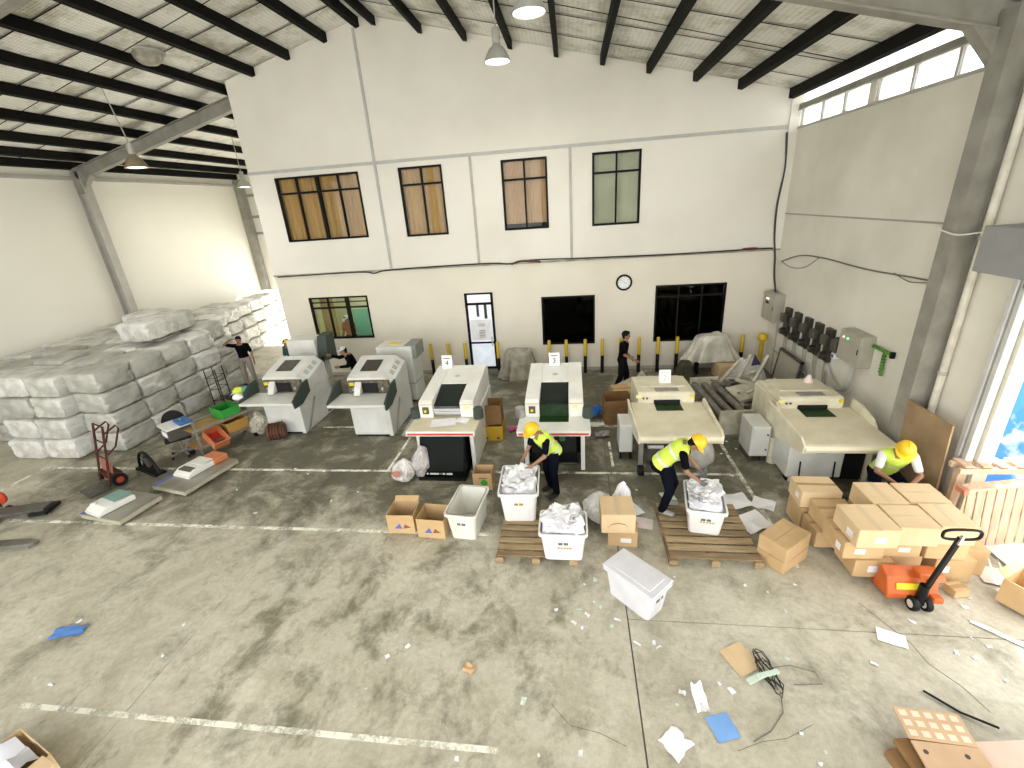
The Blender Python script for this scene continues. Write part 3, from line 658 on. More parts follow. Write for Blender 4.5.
def machine_b(cx, label, y0, wing_left=True, vents=True):
    """pale grey machine: sloping hood with smoked window, slate wings beside the table"""
    r = thing('hooded_machine', label, 'machine', (cx, y0, 0), group='pale grey hooded machines')
    MB().box(-0.70, 0.70, 0.0, 0.72, 0.90, 0.97).build('table', M_MG, r, bevel=0.012)
    MB().box(-0.33, 0.57, 0.32, 1.0, 0.04, 0.90).build('pedestal', M_MG, r, bevel=0.02)
    MB().prism([(0.56, 0.02), (0.66, 0.02), (0.66, 0.97), (0.56, 0.97)], 0.30, 1.80, 'y').build('side_panel', M_MG, r, bevel=0.01)
    MB().box(-0.5, 0.56, 1.0, 1.80, 0.03, 0.97).build('rear_cabinet', M_MG, r, bevel=0.015)
    MB().box(-0.28, 0.52, 0.34, 0.9, 0.0, 0.05).build('plinth', M_BLK, r)
    def ring(y, zt): return [(-0.5, y, 0.97), (-0.5, y, zt-0.03), (-0.47, y, zt), (0.44, y, zt), (0.66, y, zt-0.17), (0.66, y, 0.97)]
    MB().loft([ring(0.76, 1.36), ring(1.0, 1.44), ring(1.70, 1.62), ring(1.80, 1.56)]).build('hood', M_MG, r, bevel=0.012)
    fr = MB().box(-0.46, 0.58, 0.70, 0.77, 0.98, 1.30).build('front_frame', mat('bronze_front', (0.16, 0.13, 0.08), (0.06, 0.05, 0.035), scale=12), r, bevel=0.008)
    MB().box(-0.10, 0.30, 0.685, 0.72, 1.0, 1.24).build('feed_mouth', M_DARK, fr)
    MB().prism([(0.68, 1.02), (0.68, 1.28), (0.50, 1.0)], -0.26, -0.10, 'x').build('mouth_cheek', M_MG, fr)
    MB().box(-0.42, -0.30, 0.685, 0.70, 1.18, 1.26).build('yellow_label', M_YEL, fr)
    for x in (-0.32, 0.42): MB().lathe([(0.03, -0.06), (0.045, -0.04), (0.045, 0)], (x, 0.70, 1.10), 12, 'y').build('control_knob', M_CHROME, fr)
    # smoked window on the slope
    d = Vector((0, 0.70, 0.18)).normalized(); nrm = Vector((0, -d.z, d.y))
    c = Vector((-0.02, 1.24, 1.502))+nrm*0.004
    MB().obox(c, (0.22, 0, 0), d*0.25, nrm*0.006).build('smoked_window', mat('brown_smoked_window', (0.06, 0.052, 0.045), rough=0.25), r)
    if vents:
        n2 = Vector((0.17, 0, 0.22)).normalized()
        for k in range(3):
            yy = 1.02+k*0.21; zz = 1.44+(yy-1.0)*0.257-0.085
            for q in range(3):
                cc = Vector((0.55, yy+0.05*q, zz+0.013*q))+n2*0.004
                MB().obox(cc, Vector((0.22, 0, -0.17)).normalized()*0.06, (0, 0.014, 0.0035), n2*0.005).build('vent_slot', M_VENT, r)
    for s in (-1, 1):
        x = s*0.70
        MB().prism([(0.06, 0.80), (0.40, 0.80), (0.80, 0.97), (0.80, 1.30), (0.50, 1.28), (0.02, 1.0)], x-0.02, x+0.02, 'x').build('table_wing', M_SLATE, r, bevel=0.006)
    MB().lathe([(0.03, -0.02), (0.03, 0)], (0.66, 0.45, 0.86), 10, 'x').build('side_knob', M_BLK, r)
    MB().bar((0.69, 0.95, 0.75), (0.69, 0.42, 0.05), 0.02, 0.05).build('side_strut', M_STEEL, r)
    MB().tube([(-0.5, 0.02, 0.935), (0.5, 0.02, 0.935)], 0.006, 6).build('edge_rod', M_STEELL, r)
    return r
machine_b(-7.32, 'pale grey hooded machine standing nearest the bales', 8.98)
machine_b(-4.97, 'pale grey hooded machine between the bale-side one and the number 4 machine', 8.84)

def machine_c(cx, y0, label, cabinet):
    """cream machine: long table with raised cheeks, low sloped hood behind"""
    r = thing('feeding_machine', label, 'machine', (cx, y0, 0), group='cream feeding machines')
    tb = MB().prism([(0.0, 0.86), (-0.03, 0.93), (0.0, 0.985), (0.06, 1.0), (1.45, 1.02), (1.45, 0.96), (0.10, 0.93), (0.05, 0.86)], -0.70, 0.70, 'x').build('table', M_MCT, r, bevel=0.008)
    for s in (-1, 1):
        x = s*0.71; k = 0.04
        vs = []
        y9 = 0.62 if (cabinet and s > 0) else 0.0
        prof = [(y9+0.02, 0.84), (y9, 1.0), (y9+0.14, 1.05+0.05*cabinet), (1.15, 1.08+0.09*cabinet), (1.45, 1.10+0.09*cabinet), (1.5, 0.70), (0.95, 0.62)]
        top = [0, 0, 0.3, 1, 1, 0, 0]
        mb = MB(); n = len(prof)
        va = [(x-s*0.02+s*k*t, p[0], p[1]) for p, t in zip(prof, top)]; vb = [(x+s*0.02+s*k*t, p[0], p[1]) for p, t in zip(prof, top)]
        mb.add(va+vb, [tuple(range(n)), tuple(range(2*n-1, n-1, -1))]+[(i, i+n, (i+1) % n+n, (i+1) % n) for i in range(n)])
        mb.build('table_cheek', M_MC, r, bevel=0.005)
    hp = [(1.42, 0.40), (1.40, 1.20), (1.46, 1.24), (2.45, 1.20), (2.55, 1.14), (2.55, 0.40)]
    hd = MB().prism(hp, -0.56, 0.56, 'x').build('hood', M_MC, r, bevel=0.02, seg=2)
    MB().obox((0, 2.10, 1.220), (0.44, 0, 0), (0, 0.34, -0.014), (0, 0.0, 0.012)).build('hood_lid', M_MC, r, bevel=0.006)
    MB().box(-0.24, 0.27, 1.36, 1.41, 1.02, 1.09).build('feed_slot', M_DARK, r)
    MB().box(-0.24, 0.27, 1.04, 1.375, 1.012, 1.024).build('green_belt', M_DGREEN, r)
    MB().obox((0.03, 1.56, 1.250), (0.23, 0, 0), (0, 0.085, -0.003), (0, 0.0, 0.008)).build('steel_window', mat('dull_steel_window', (0.30, 0.29, 0.26), (0.2, 0.19, 0.17), scale=9, rough=0.5), r)
    for x in (-0.45, -0.38): MB().lathe([(0.02, -0.025), (0.02, 0)], (x, 1.40, 1.13), 10, 'y').build('push_button', M_INK, r)
    MB().box(-0.60, -0.50, 1.385, 1.40, 1.14, 1.2).build('yellow_label', MATS['pale_yellow_sticker'], r)
    MB().lathe([(0.035, -0.03), (0.035, 0)], (0.5, 1.40, 1.17), 12, 'y').build('yellow_knob', M_YEL, r)
    for (x, y) in ((-0.6, 0.5), (0.6, 0.5), (-0.6, 2.3), (0.6, 2.3)): MB().box(x-0.04, x+0.04, y-0.04, y+0.04, 0, 0.95 if y < 1 else 0.45).build('leg', M_STEEL if not cabinet else M_MC, r)
    MB().box(-0.52, 0.52, 0.6, 2.4, 0.15, 0.40).build('drive_box', M_DMETAL, r)
    MB().box(-0.50, 0.5, 1.0, 1.06, 0.38, 0.94).build('inner_bulkhead', M_BLK if not cabinet else M_DMETAL, r)
    MB().lathe([(0.04, -0.5), (0.07, -0.5), (0.07, 0.5), (0.04, 0.5)], (0, 0.62, 0.55), 12, 'x').build('take_up_roller', M_DMETAL, r)
    if cabinet:
        c = MB().box(-0.72, 0.18, 0.42, 1.25, 0.12, 0.86).build('front_cabinet', M_MG, r, bevel=0.015)
        MB().tube([(-0.32, 0.415, 0.66), (-0.30, 0.39, 0.64), (-0.16, 0.39, 0.64), (-0.14, 0.415, 0.66)], 0.012, 6).build('cabinet_handle', M_BLK, c)
        for x in (-0.52, 0.04): MB().bar((x, 0.37, 0.04), (x, 0.41, 0.45), 0.018).build('hook_rod', M_BLK, c)
        for x in (-0.62, 0.08): MB().box(x-0.05, x+0.05, 0.5, 0.62, 0, 0.12).build('cabinet_foot', M_BLK, c)
        MB().box(0.22, 0.6, 0.5, 1.0, 0.05, 0.9).build('gap_shade_block', M_BLK, r)  # black block put in for the shade of the open gap
        # side cover, handwheel and pipe on the aisle side
        MB().prism([(1.0, 0.72), (2.5, 0.45), (2.5, 1.12), (1.45, 1.15)], -0.62, -0.57, 'x').build('side_cover', M_MC, r, bevel=0.006)
        MB().lathe([(0.02, 0), (0.10, 0), (0.10, 0.55), (0.02, 0.55)], (-0.66, 1.15, 0.0), 14).build('side_cylinder', M_MC, r, smooth=True)
    else:
        MB().box(-0.45, -0.15, 0.62, 1.0, 0.15, 0.72).build('white_inner_box', M_MG, r, bevel=0.01)
        bag = [];
        for j in range(8):
            z = 0.12+0.70*j/7; rr = [0.20, 0.29, 0.31, 0.31, 0.29, 0.26, 0.22, 0.16][j]
            bag.append([(0.45+rr*math.cos(2*PI*k/16)*(1+0.08*math.sin(3*k+j)), 0.55+rr*math.sin(2*PI*k/16)*(1+0.08*math.cos(2*k+j)), z) for k in range(16)])
        MB().loft(bag).build('dust_bag', mat('pale_dust_bag', (0.45, 0.45, 0.41), (0.33, 0.33, 0.29), scale=4), r, smooth=True)
        MB().lathe([(0.03, -0.05), (0.10, -0.05), (0.10, 0.05), (0.03, 0.05)], (-0.62, 0.32, 0.10), 14, 'x').build('castor', M_BLK, r)
    return r
machine_c(1.86, 7.30, 'cream machine behind the bending worker, with a blank-looking white card on top', False)
machine_c(4.46, 6.98, 'cream machine in the corner beside the row of wall switches', True)
sign('faint white card on the cream machine behind the bending worker', '2', (1.93, 9.25, 1.22), 0.0, mat('faint_ink', (0.62, 0.63, 0.63)))
bt = thing('control_cabinet', 'grey box cabinet standing beside the corner cream machine', 'cabinet', (3.52, 8.30, 0))
MB().box(-0.17, 0.17, -0.22, 0.38, 0.14, 0.78).build('body', M_MG, bt, bevel=0.012)
MB().box(-0.15, 0.15, -0.235, -0.215, 0.17, 0.75).build('door', M_MG, bt, bevel=0.006)
for z in (0.3, 0.62): MB().lathe([(0.015, -0.02), (0.015, 0)], (0.11, -0.235, z), 8, 'y').build('lock', M_BLK, bt)
for x in (-0.12, 0.12): MB().box(x-0.03, x+0.03, -0.15, 0.3, 0, 0.14).build('foot', M_DMETAL, bt)
bt = thing('control_cabinet', 'narrow grey cabinet beside the cream machine of the bending worker', 'cabinet', (1.02, 8.25, 0))
MB().box(-0.13, 0.13, -0.10, 0.42, 0.18, 0.80).build('body', M_MG, bt, bevel=0.012)
MB().box(-0.11, 0.11, -0.115, -0.095, 0.2, 0.77).build('door', M_MG, bt, bevel=0.006)
for x in (-0.1, 0.1): MB().box(x-0.02, x+0.02, -0.05, 0.3, 0, 0.18).build('foot', M_BLK, bt)

# tall units behind the grey hooded machines
def rear_unit(cx, cy, w, d, h, label, dark):
    r = thing('stacker_unit', label, 'machine', (cx, cy, 0))
    MB().box(-w/2, w/2, -d/2, d/2, 0.05, h).build('cabinet', M_MG, r, bevel=0.015)
    MB().box(-w/2-0.004, w/2+0.004, -d/2-0.01, d/2-0.1, 0.55, 0.58).build('seam', M_VENT, r)
    MB().box(-w/2+0.05, w/2-0.05, -d/2-0.012, -d/2, h*0.62, h-0.06).build('front_cover', M_MG, r, bevel=0.004)
    if dark:
        MB().prism([(-d/2, h-0.6), (-d/2+0.2, h+0.06), (d/2, h+0.08), (d/2, h-0.7)], w/2, w/2+0.28, 'x').build('belt_housing', M_SLATE, r, bevel=0.01)
        for k in range(4): MB().tube([(w/2+0.15, -d/2-0.01-0.01*k, 0.1), (w/2+0.12+0.02*k, -d/2+0.02, h-0.5)], 0.012, 5).build('cable', M_BLK, r)
    else:
        MB().box(w/2-0.2, w/2+0.12, -d/2+0.05, d/2, h-0.35, h+0.03).build('motor_cover', mat('grey_green_cover', (0.22, 0.24, 0.21)), r, bevel=0.01)
        MB().box(-0.2, 0.1, -0.1, 0.1, h, h+0.02).build('top_plate', M_YEL, r)
    return r
rear_unit(-7.62, 11.65, 0.85, 0.6, 1.85, 'tall pale grey stacker with dark belt housing behind the bale-side machine', True)
rear_unit(-4.85, 11.55, 1.0, 0.7, 1.62, 'wide pale unit with grey motor cover behind the second hooded machine', False)
# ================================================================== bales
M_BALES = [mat('bale_wrap_a', (0.60, 0.60, 0.56), (0.34, 0.34, 0.30), scale=3.2, rough=0.42, bump=0.9, bscale=9, contrast=(0.3, 0.6)),
           mat('bale_wrap_b', (0.50, 0.50, 0.46), (0.29, 0.29, 0.25), scale=2.8, rough=0.45, bump=1.0, bscale=8, contrast=(0.3, 0.65)),
           mat('bale_wrap_c', (0.68, 0.68, 0.65), (0.42, 0.41, 0.37), scale=3.4, rough=0.38, bump=0.9, bscale=11, contrast=(0.3, 0.55))]
def bale_mesh(w, d, h, seed, m):
    n = 11; bm = bmesh.new(); bmesh.ops.create_cube(bm, size=1.0)
    bmesh.ops.subdivide_edges(bm, edges=bm.edges, cuts=n, use_grid_fill=True)
    sv = Vector((seed*3.1, seed, -seed))
    for v in bm.verts:
        p = v.co*2; q = Vector((p.x, p.y, p.z))
        k = (abs(q.x)**11+abs(q.y)**11+abs(q.z)**11)**(1/11); q = q/max(k, 1e-6)*max(abs(q.x), abs(q.y), abs(q.z))   # softened corners
        nz = noise.noise_vector(q*1.3+sv)*0.055+noise.noise_vector(q*3.0+sv*2)*0.03
        rg = -0.055*max(0.0, 1-9*abs(noise.noise(Vector((q.x*1.9, q.y*1.9, q.z*3.2))+sv)))-0.03*max(0.0, 1-8*abs(noise.noise(q*4.1+sv)))   # pinched wrap creases
        q = q*(1+rg)+nz
        v.co = Vector((q.x*w/2, q.y*d/2, q.z*h/2))
    me = bpy.data.meshes.new('bale'); bm.to_mesh(me); bm.free()
    me.polygons.foreach_set('use_smooth', [True]*len(me.polygons)); me.set_sharp_from_angle(angle=0.55); me.materials.append(m); return me
BM = {}
def bale(x, y, z, w, d, h, label, group, rz=0.0, tilt=0.0):
    k = rnd.randrange(9); key = (round(w, 2), round(d, 2), k)
    if key not in BM: BM[key] = bale_mesh(w*1.0, d*1.0, 0.53, k*1.37+w, M_BALES[k % 3])
    o = mobj('wrapped_bale', BM[key], None, None, (x, y, z+h/2), (tilt, 0, rz+rnd.uniform(-0.05, 0.05)))
    o.scale = (1, 1, h/0.53)
    return tag(o, label, 'bale', group)
LAY = ['bottom', 'second', 'third', 'top']
LH = 0.51
SP = 0.94
Y0 = [8.86, 8.48, 8.48, 9.35, 9.35]
for i in range(5):
    x = -11.30-SP*i
    for j in range(5):
        y = Y0[i]+0.96*j
        if y > 13.9 or (i == 0 and j > 3) or (i == 1 and j == 4): continue
        for l in range(4):
            jx, jy = rnd.uniform(-.015, .015), rnd.uniform(-.02, .02)
            tl = rnd.uniform(-.025, .025)
            if i == 0:
                bale(x+jx-0.05*l*(0.5+0.5*(j > 1)), y+jy, l*LH, SP-0.03, 0.95, LH, 'grey wrapped bale, %s layer of the aisle face, %s from its near corner' % (LAY[l], ordinal(j)), 'bales on the aisle face of the stack', 0, tl)
            elif j == 0:
                bale(x+jx, y+jy+0.07*l*(i < 3), l*LH, SP-0.02, 0.95, LH, 'pale wrapped bale, %s layer of the near end face, %s bale in from the aisle' % (LAY[l], ordinal(i)), 'bales on the near end face of the stack', 0, tl)
            elif l == 3:
                bale(x+jx, y+jy+0.2*(i < 3), 3*LH+rnd.choice((0, 0.02, 0.05, 0.10)), SP-0.05, 0.93, LH, 'flat topped bale on the upper deck, %s row back and %s across from the aisle' % (ordinal(j), ordinal(i)), 'bales on top of the stack', 0, rnd.uniform(-.06, .06))
# leaning pile at the far end of the aisle face
for l, (x, y, z) in enumerate([(-11.45, 12.72, 0), (-11.50, 12.74, LH+0.03), (-11.62, 12.72, 2*LH+0.06), (-11.75, 12.66, 3*LH+0.09), (-12.05, 11.95, 4*LH+0.12), (-12.95, 12.15, 4*LH+0.14), (-11.85, 10.95, 4*LH+0.15)]):
    bale(x, y, z, 0.94, 0.95, LH+0.02, 'leaning grey bale of the end pile by the standing man, %s up' % ordinal(l), 'bales of the end pile', 0.1*(l % 2), 0.05)
# far bright stack under the far doorway light
for c in range(6):
    x, y = -13.25-0.22*c, 14.75+1.05*c
    for l in range(4):
        bale(x-0.04*l+rnd.uniform(-.04, .04), y+rnd.uniform(-.03, .03), l*0.49, 0.9, 0.95, 0.47, 'bright white bale far back by the lit doorway, %s layer, %s in the row' % (LAY[l], ordinal(c)), 'bright bales by the far doorway', 0.06)
for c in range(3):
    bale(-14.35-0.15*c, 14.75+1.05*c, 3*0.49+0.03, 0.9, 0.95, 0.47, 'bright bale on top behind the far doorway row, %s from the near side' % ordinal(c), 'bright bales by the far doorway', 0.06)
tb = MB().box(-0.5, 0.5, -0.35, 0.35, 0, 0.12).build('cardboard_bundle', mat('orange_cardboard', (0.55, 0.33, 0.18)), None, (-14.2, 13.2, 4*LH+0.12), (0.04, 0.05, 0.3), bevel=0.02); tag(tb, 'orange brown cardboard bundle lying on top of the bales', 'cardboard')
# ================================================================== cartons, bins, pallets
M_CARD = mat('brown_cardboard', (0.56, 0.39, 0.205), (0.49, 0.33, 0.165), scale=3, rough=0.85)
M_CARDP = mat('pale_cardboard', (0.68, 0.51, 0.31), (0.61, 0.45, 0.26), scale=3, rough=0.85)
M_CARDD = mat('dark_cardboard', (0.27, 0.15, 0.06), (0.21, 0.115, 0.045), scale=3, rough=0.9)
M_TAPE = mat('clear_brown_tape', (0.42, 0.27, 0.12), rough=0.25)
M_TAPEP = mat('pale_tape', (0.66, 0.52, 0.34), rough=0.25)
M_LABEL = mat('white_label', (0.82, 0.82, 0.84), rough=0.6)
def carton(loc, w, d, h, rz, label, m=M_CARD, group=None, tape='x', lab=(), tapem=M_TAPE, marks=None):
    """closed carton: body, two lid flaps with a seam, tape, stuck-on labels"""
    r = thing('carton', label, 'box', loc, rz, group)
    MB().box(-w/2, w/2, -d/2, d/2, 0, h-0.006).build('body', m, r, bevel=0.008)
    gp = 0.004
    if tape == 'x':
        for s in (-1, 1): MB().box(-w/2+0.002, w/2-0.002, min(s*gp, s*(d/2-0.002)), max(s*gp, s*(d/2-0.002)), h-0.006, h).build('lid_flap', m, r)
        if tapem: MB().box(-w/2-0.002, w/2+0.002, -0.03, 0.03, h-0.003, h+0.002).build('tape', tapem, r)
    else:
        for s in (-1, 1): MB().box(min(s*gp, s*(w/2-0.002)), max(s*gp, s*(w/2-0.002)), -d/2+0.002, d/2-0.002, h-0.006, h).build('lid_flap', m, r)
        if tapem: MB().box(-0.03, 0.03, -d/2-0.002, d/2+0.002, h-0.003, h+0.002).build('tape', tapem, r)
    for (side, u, z, lw, lh) in lab:
        if side == 'f': MB().box(u-lw/2, u+lw/2, -d/2-0.003, -d/2+0.001, z-lh/2, z+lh/2).build('label', M_LABEL, r)
        if side == 'l': MB().box(-w/2-0.003, -w/2+0.001, u-lw/2, u+lw/2, z-lh/2, z+lh/2).build('label', M_LABEL, r)
    if marks: marks(r, w, d, h)
    return r
def open_carton(loc, w, d, h, rz, label, m=M_CARD, flaps=0.0, marks=None, group=None):
    r = thing('open_carton', label, 'box', loc, rz, group); t = 0.008
    for (a, b, c, e) in ((-w/2, w/2, -d/2, -d/2+t), (-w/2, w/2, d/2-t, d/2), (-w/2, -w/2+t, -d/2+t, d/2-t), (w/2-t, w/2, -d/2+t, d/2-t)):
        MB().box(a, b, c, e, 0, h).build('wall', m, r)
    MB().box(-w/2+t, w/2-t, -d/2+t, d/2-t, 0, t).build('base', M_CARDD, r)
    if flaps:
        for s in (-1, 1):
            MB().obox((0, s*(d/2+flaps*0.35), h+flaps*0.3), (w/2-0.02, 0, 0), Vector((0, s*0.75, 0.6)).normalized()*flaps*0.5, (0, -0.002*s, 0.003)).build('flap', m, r)
    if marks: marks(r, w, d, h)
    return r
def print_marks(r, w, d, h):                       # blue and red arrow print on the front
    MB().prism([(-0.12, 0.10), (-0.02, 0.20), (0.02, 0.10)], -d/2-0.002, -d/2+0.001, 'y').build('print_mark', mat('blue_print', (0.10, 0.14, 0.45)), r)
    MB().prism([(0.03, 0.10), (0.07, 0.19), (0.17, 0.12)], -d/2-0.002, -d/2+0.001, 'y').build('print_mark', mat('brown_print', (0.26, 0.08, 0.04)), r)
def green_mark(r, w, d, h):
    MB().lathe([(0.005, -0.002), (0.07, -0.002), (0.07, 0.001)], (0.03, -d/2, h*0.45), 14, 'y').build('green_sticker', mat('green_sticker', (0.05, 0.35, 0.03)), r)
    MB().box(-0.06, 0.09, -d/2-0.002, -d/2+0.001, h*0.68, h*0.74).build('print_mark', MATS['brown_print'], r)
open_carton((-2.90, 5.98, 0), 0.46, 0.40, 0.36, 0.03, 'open empty carton with curled flaps, the farther of two left of the empty bin', M_CARD, 0.10, print_marks, 'open cartons beside the empty bin')
open_carton((-2.34, 5.90, 0), 0.47, 0.42, 0.36, -0.06, 'open empty carton pressed against the empty white bin', M_CARD, 0.0, print_marks, 'open cartons beside the empty bin')
open_carton((-1.74, 7.20, 0), 0.36, 0.32, 0.36, 0.0, 'small open carton with a green sticker next to the black hopper', M_CARD, 0.0, green_mark)
YEL_BOX = mat('yellow_plastic_box', (0.55, 0.34, 0.02), rough=0.45)
yb = open_carton((-1.87, 9.20, 0), 0.50, 0.5, 0.36, 0.0, 'yellow box under a brown carton, between two numbered machines', YEL_BOX)
for x in (-0.12, 0.14): MB().box(x-0.03, x+0.03, -0.253, -0.25, 0.04, 0.09).build('grip_hole', M_INK, yb)
open_carton((-1.87, 9.25, 0.365), 0.44, 0.44, 0.48, 0.04, 'open brown carton standing on the yellow box', M_CARDD)
open_carton((1.0, 10.0, 0), 0.62, 0.6, 0.62, 0.05, 'dark brown open crate beside the grey cabinet and standing man', M_CARDD)
carton((1.25, 10.75, 0), 0.55, 0.6, 0.5, 0.15, 'long dusty carton behind the dark open crate', M_CARD)
carton((4.42, 12.75, 0), 0.80, 0.6, 0.42, 0.05, 'pale brown carton by the silver tarp in the corner', M_CARDP, None, 'x')

M_BIN = mat('white_bin_plastic', (0.80, 0.80, 0.79), (0.74, 0.74, 0.72), scale=3, rough=0.35)
M_BINY = mat('aged_bin_plastic', (0.76, 0.76, 0.70), (0.68, 0.68, 0.61), scale=3, rough=0.35)
def bin_box(loc, w, d, h, rz, label, m=M_BIN, flip=False, stain=False, rot=None):
    r = thing('plastic_bin', label, 'bin', loc, rz, 'white plastic bins', rot)
    def ringp(sx, sy, z, c=0.06):
        pts = []
        for (qx, qy, a0) in ((1, 1, 0), (-1, 1, PI/2), (-1, -1, PI), (1, -1, 1.5*PI)):
            for k in range(4):
                a = a0+PI/2*k/3; pts.append((qx*(sx-c)+c*math.cos(a), qy*(sy-c)+c*math.sin(a), z))
        return pts
    tp = 0.83; t = 0.012; f = (lambda z: h-z) if flip else (lambda z: z)
    outer = [ringp(w/2*tp, d/2*tp, f(0)), ringp(w/2*0.985, d/2*0.985, f(h))]
    inner = [ringp(w/2*0.985-t, d/2*0.985-t, f(h)), ringp(w/2*tp-t, d/2*tp-t, f(t))]
    MB().loft([outer[0], outer[1], inner[0], inner[1]]).build('shell', m, r, smooth=False)
    MB().loft([ringp(w/2*0.985, d/2*0.985, f(h-0.045)), ringp(w/2+0.022, d/2+0.022, f(h-0.045)), ringp(w/2+0.022, d/2+0.022, f(h)), ringp(w/2*0.985-t, d/2*0.985-t, f(h)), ringp(w/2*0.985-t, d/2*0.985-t, f(h-0.02))], cap=False).build('rim', m, r)
    for s in (-1, 1):                                # grip slots under the rim on both ends
        zz = f(h*0.62); yy = s*(d/2*(tp+(0.985-tp)*0.62))
        MB().box(-0.07, 0.07, yy-0.006, yy+0.006, zz-0.022, zz+0.022).build('grip_slot', mat('slot_shadow_grey', (0.12, 0.12, 0.12)) if not stain else mat('stained_slot', (0.35, 0.22, 0.03)), r, bevel=0.004)
    for k in range(3):
        x = (k-1)*w*0.28
        for s in (-1, 1): MB().bar((x*tp, s*(d/2*tp+0.004), f(0.03)), (x, s*(d/2*0.985+0.002), f(h-0.05)), 0.014, 0.012).build('rib', m, r)
    return r
def paper_heap(loc, w, d, h, rz, label, seed):
    """crumpled heap of loose sheets filling a bin: a lumpy mound with many sheets pressed into it"""
    rd = random.Random(seed); mb = MB()
    n = 10; vs = []
    for j in range(n+1):
        for i in range(n+1):
            u, v = i/n*2-1, j/n*2-1
            e = max(0, 1-(abs(u)**3+abs(v)**3)*0.55)
            vs.append((u*w/2, v*d/2, h*e*(0.75+0.5*noise.noise(Vector((u*2+seed, v*2, seed))))))
    N = n+1; fs = [(j*N+i, j*N+i+1, (j+1)*N+i+1, (j+1)*N+i) for j in range(n) for i in range(n)]
    mb.add(vs, fs); mb.add([(v[0], v[1], -0.1) for v in vs], [tuple(reversed(f)) for f in fs])
    for k in range(46):
        u, v = rd.uniform(-0.85, 0.85), rd.uniform(-0.85, 0.85)
        z = h*max(0, 1-(abs(u)**3+abs(v)**3)*0.55)*0.95+rd.uniform(0, 0.03)
        ax = Vector((1, 0, rd.uniform(-.6, .6))); ay = Vector((0, 1, rd.uniform(-.6, .6)))
        R = Matrix.Rotation(rd.uniform(0, PI), 3, 'Z'); ax, ay = R @ ax.normalized(), R @ ay.normalized()
        sx, sy = rd.uniform(0.07, 0.13), rd.uniform(0.05, 0.1); c = Vector((u*w/2*0.9, v*d/2*0.9, z)); nn = ax.cross(ay).normalized()
        g0 = []
        for j in range(4):
            for i in range(4):
                a, b = i/3*2-1, j/3*2-1
                g0.append(c+ax*sx*a+ay*sy*b+nn*0.03*noise.noise(Vector((a*1.4+k, b*1.4, seed))))
        fs = [(j*4+i, j*4+i+1, (j+1)*4+i+1, (j+1)*4+i) for j in range(3) for i in range(3)]
        mb.add(g0, fs)
    o = mb.build('paper_heap', M_PAPER, None, loc, (0, 0, rz)); tag(o, label, 'paper', None, 'stuff'); return o
def dark_print(r_loc, w, d, rz, label): return sheet('printed_sheet', label, r_loc, w, d, rz, mat('dark_print_paper', (0.10, 0.10, 0.12), (0.5, 0.5, 0.52), scale=9, contrast=(0.45, 0.6)), None, 0.02)
bin_box((-1.78, 6.02, 0), 0.50, 0.80, 0.52, -0.10, 'empty white plastic bin beside the open cartons', M_BINY)
bin_box((-0.93, 6.34, 0.145), 0.62, 0.84, 0.58, 0.04, 'tall white bin of paper in front of the upright worker', M_BIN, stain=True)
paper_heap((-0.93, 6.34, 0.62), 0.56, 0.76, 0.18, 0.04, 'white paper piled in the bin in front of the upright worker', 11)
dark_print((-1.10, 6.42, 0.80), 0.18, 0.22, 0.2, 'dark printed sheet lying on the paper in the upright worker\'s bin')
bin_box((-0.19, 5.37, 0.145), 0.66, 0.52, 0.50, 0.0, 'white bin of paper at the near end of its pallet', M_BIN)
paper_heap((-0.19, 5.37, 0.58), 0.60, 0.46, 0.17, 0.0, 'white paper heaped in the bin at the near end of the pallet', 23)
dark_print((-0.05, 5.60, 0.70), 0.16, 0.12, -0.3, 'small dark printed sheet on the near pallet bin heap')
bin_box((1.98, 6.12, 0.145), 0.54, 0.78, 0.46, -0.16, 'white bin of paper under the bending worker\'s hands', M_BIN)
paper_heap((1.98, 6.12, 0.53), 0.48, 0.72, 0.20, -0.16, 'white paper heaped in the bending worker\'s bin', 37)
for k in range(2):
    mbp = MB(); x = -0.1
    for q in range(5): mbp.box(x, x+0.03, -0.003, 0.0, -0.012, 0.012); x += 0.042
    mbp.build('marker_writing', mat('ochre_marker', (0.5, 0.33, 0.12)), bpy.data.objects.get('plastic_bin.002') if k == 0 else bpy.data.objects.get('plastic_bin.003'), (0.02, -0.36 if k else -0.25, 0.24))
lb = bin_box((0.77, 4.64, 0), 0.42, 0.76, 0.46, 0.79, 'white bin with a closed lid alone on the bare floor', mat('clean_bin_plastic', (0.70, 0.70, 0.74), rough=0.35))
MB().box(-0.225, 0.225, -0.395, 0.395, 0.455, 0.475).build('lid', MATS['clean_bin_plastic'], lb, bevel=0.008)
MB().box(-0.15, 0.15, -0.31, 0.31, 0.474, 0.484).build('lid_panel', MATS['clean_bin_plastic'], lb, bevel=0.004)

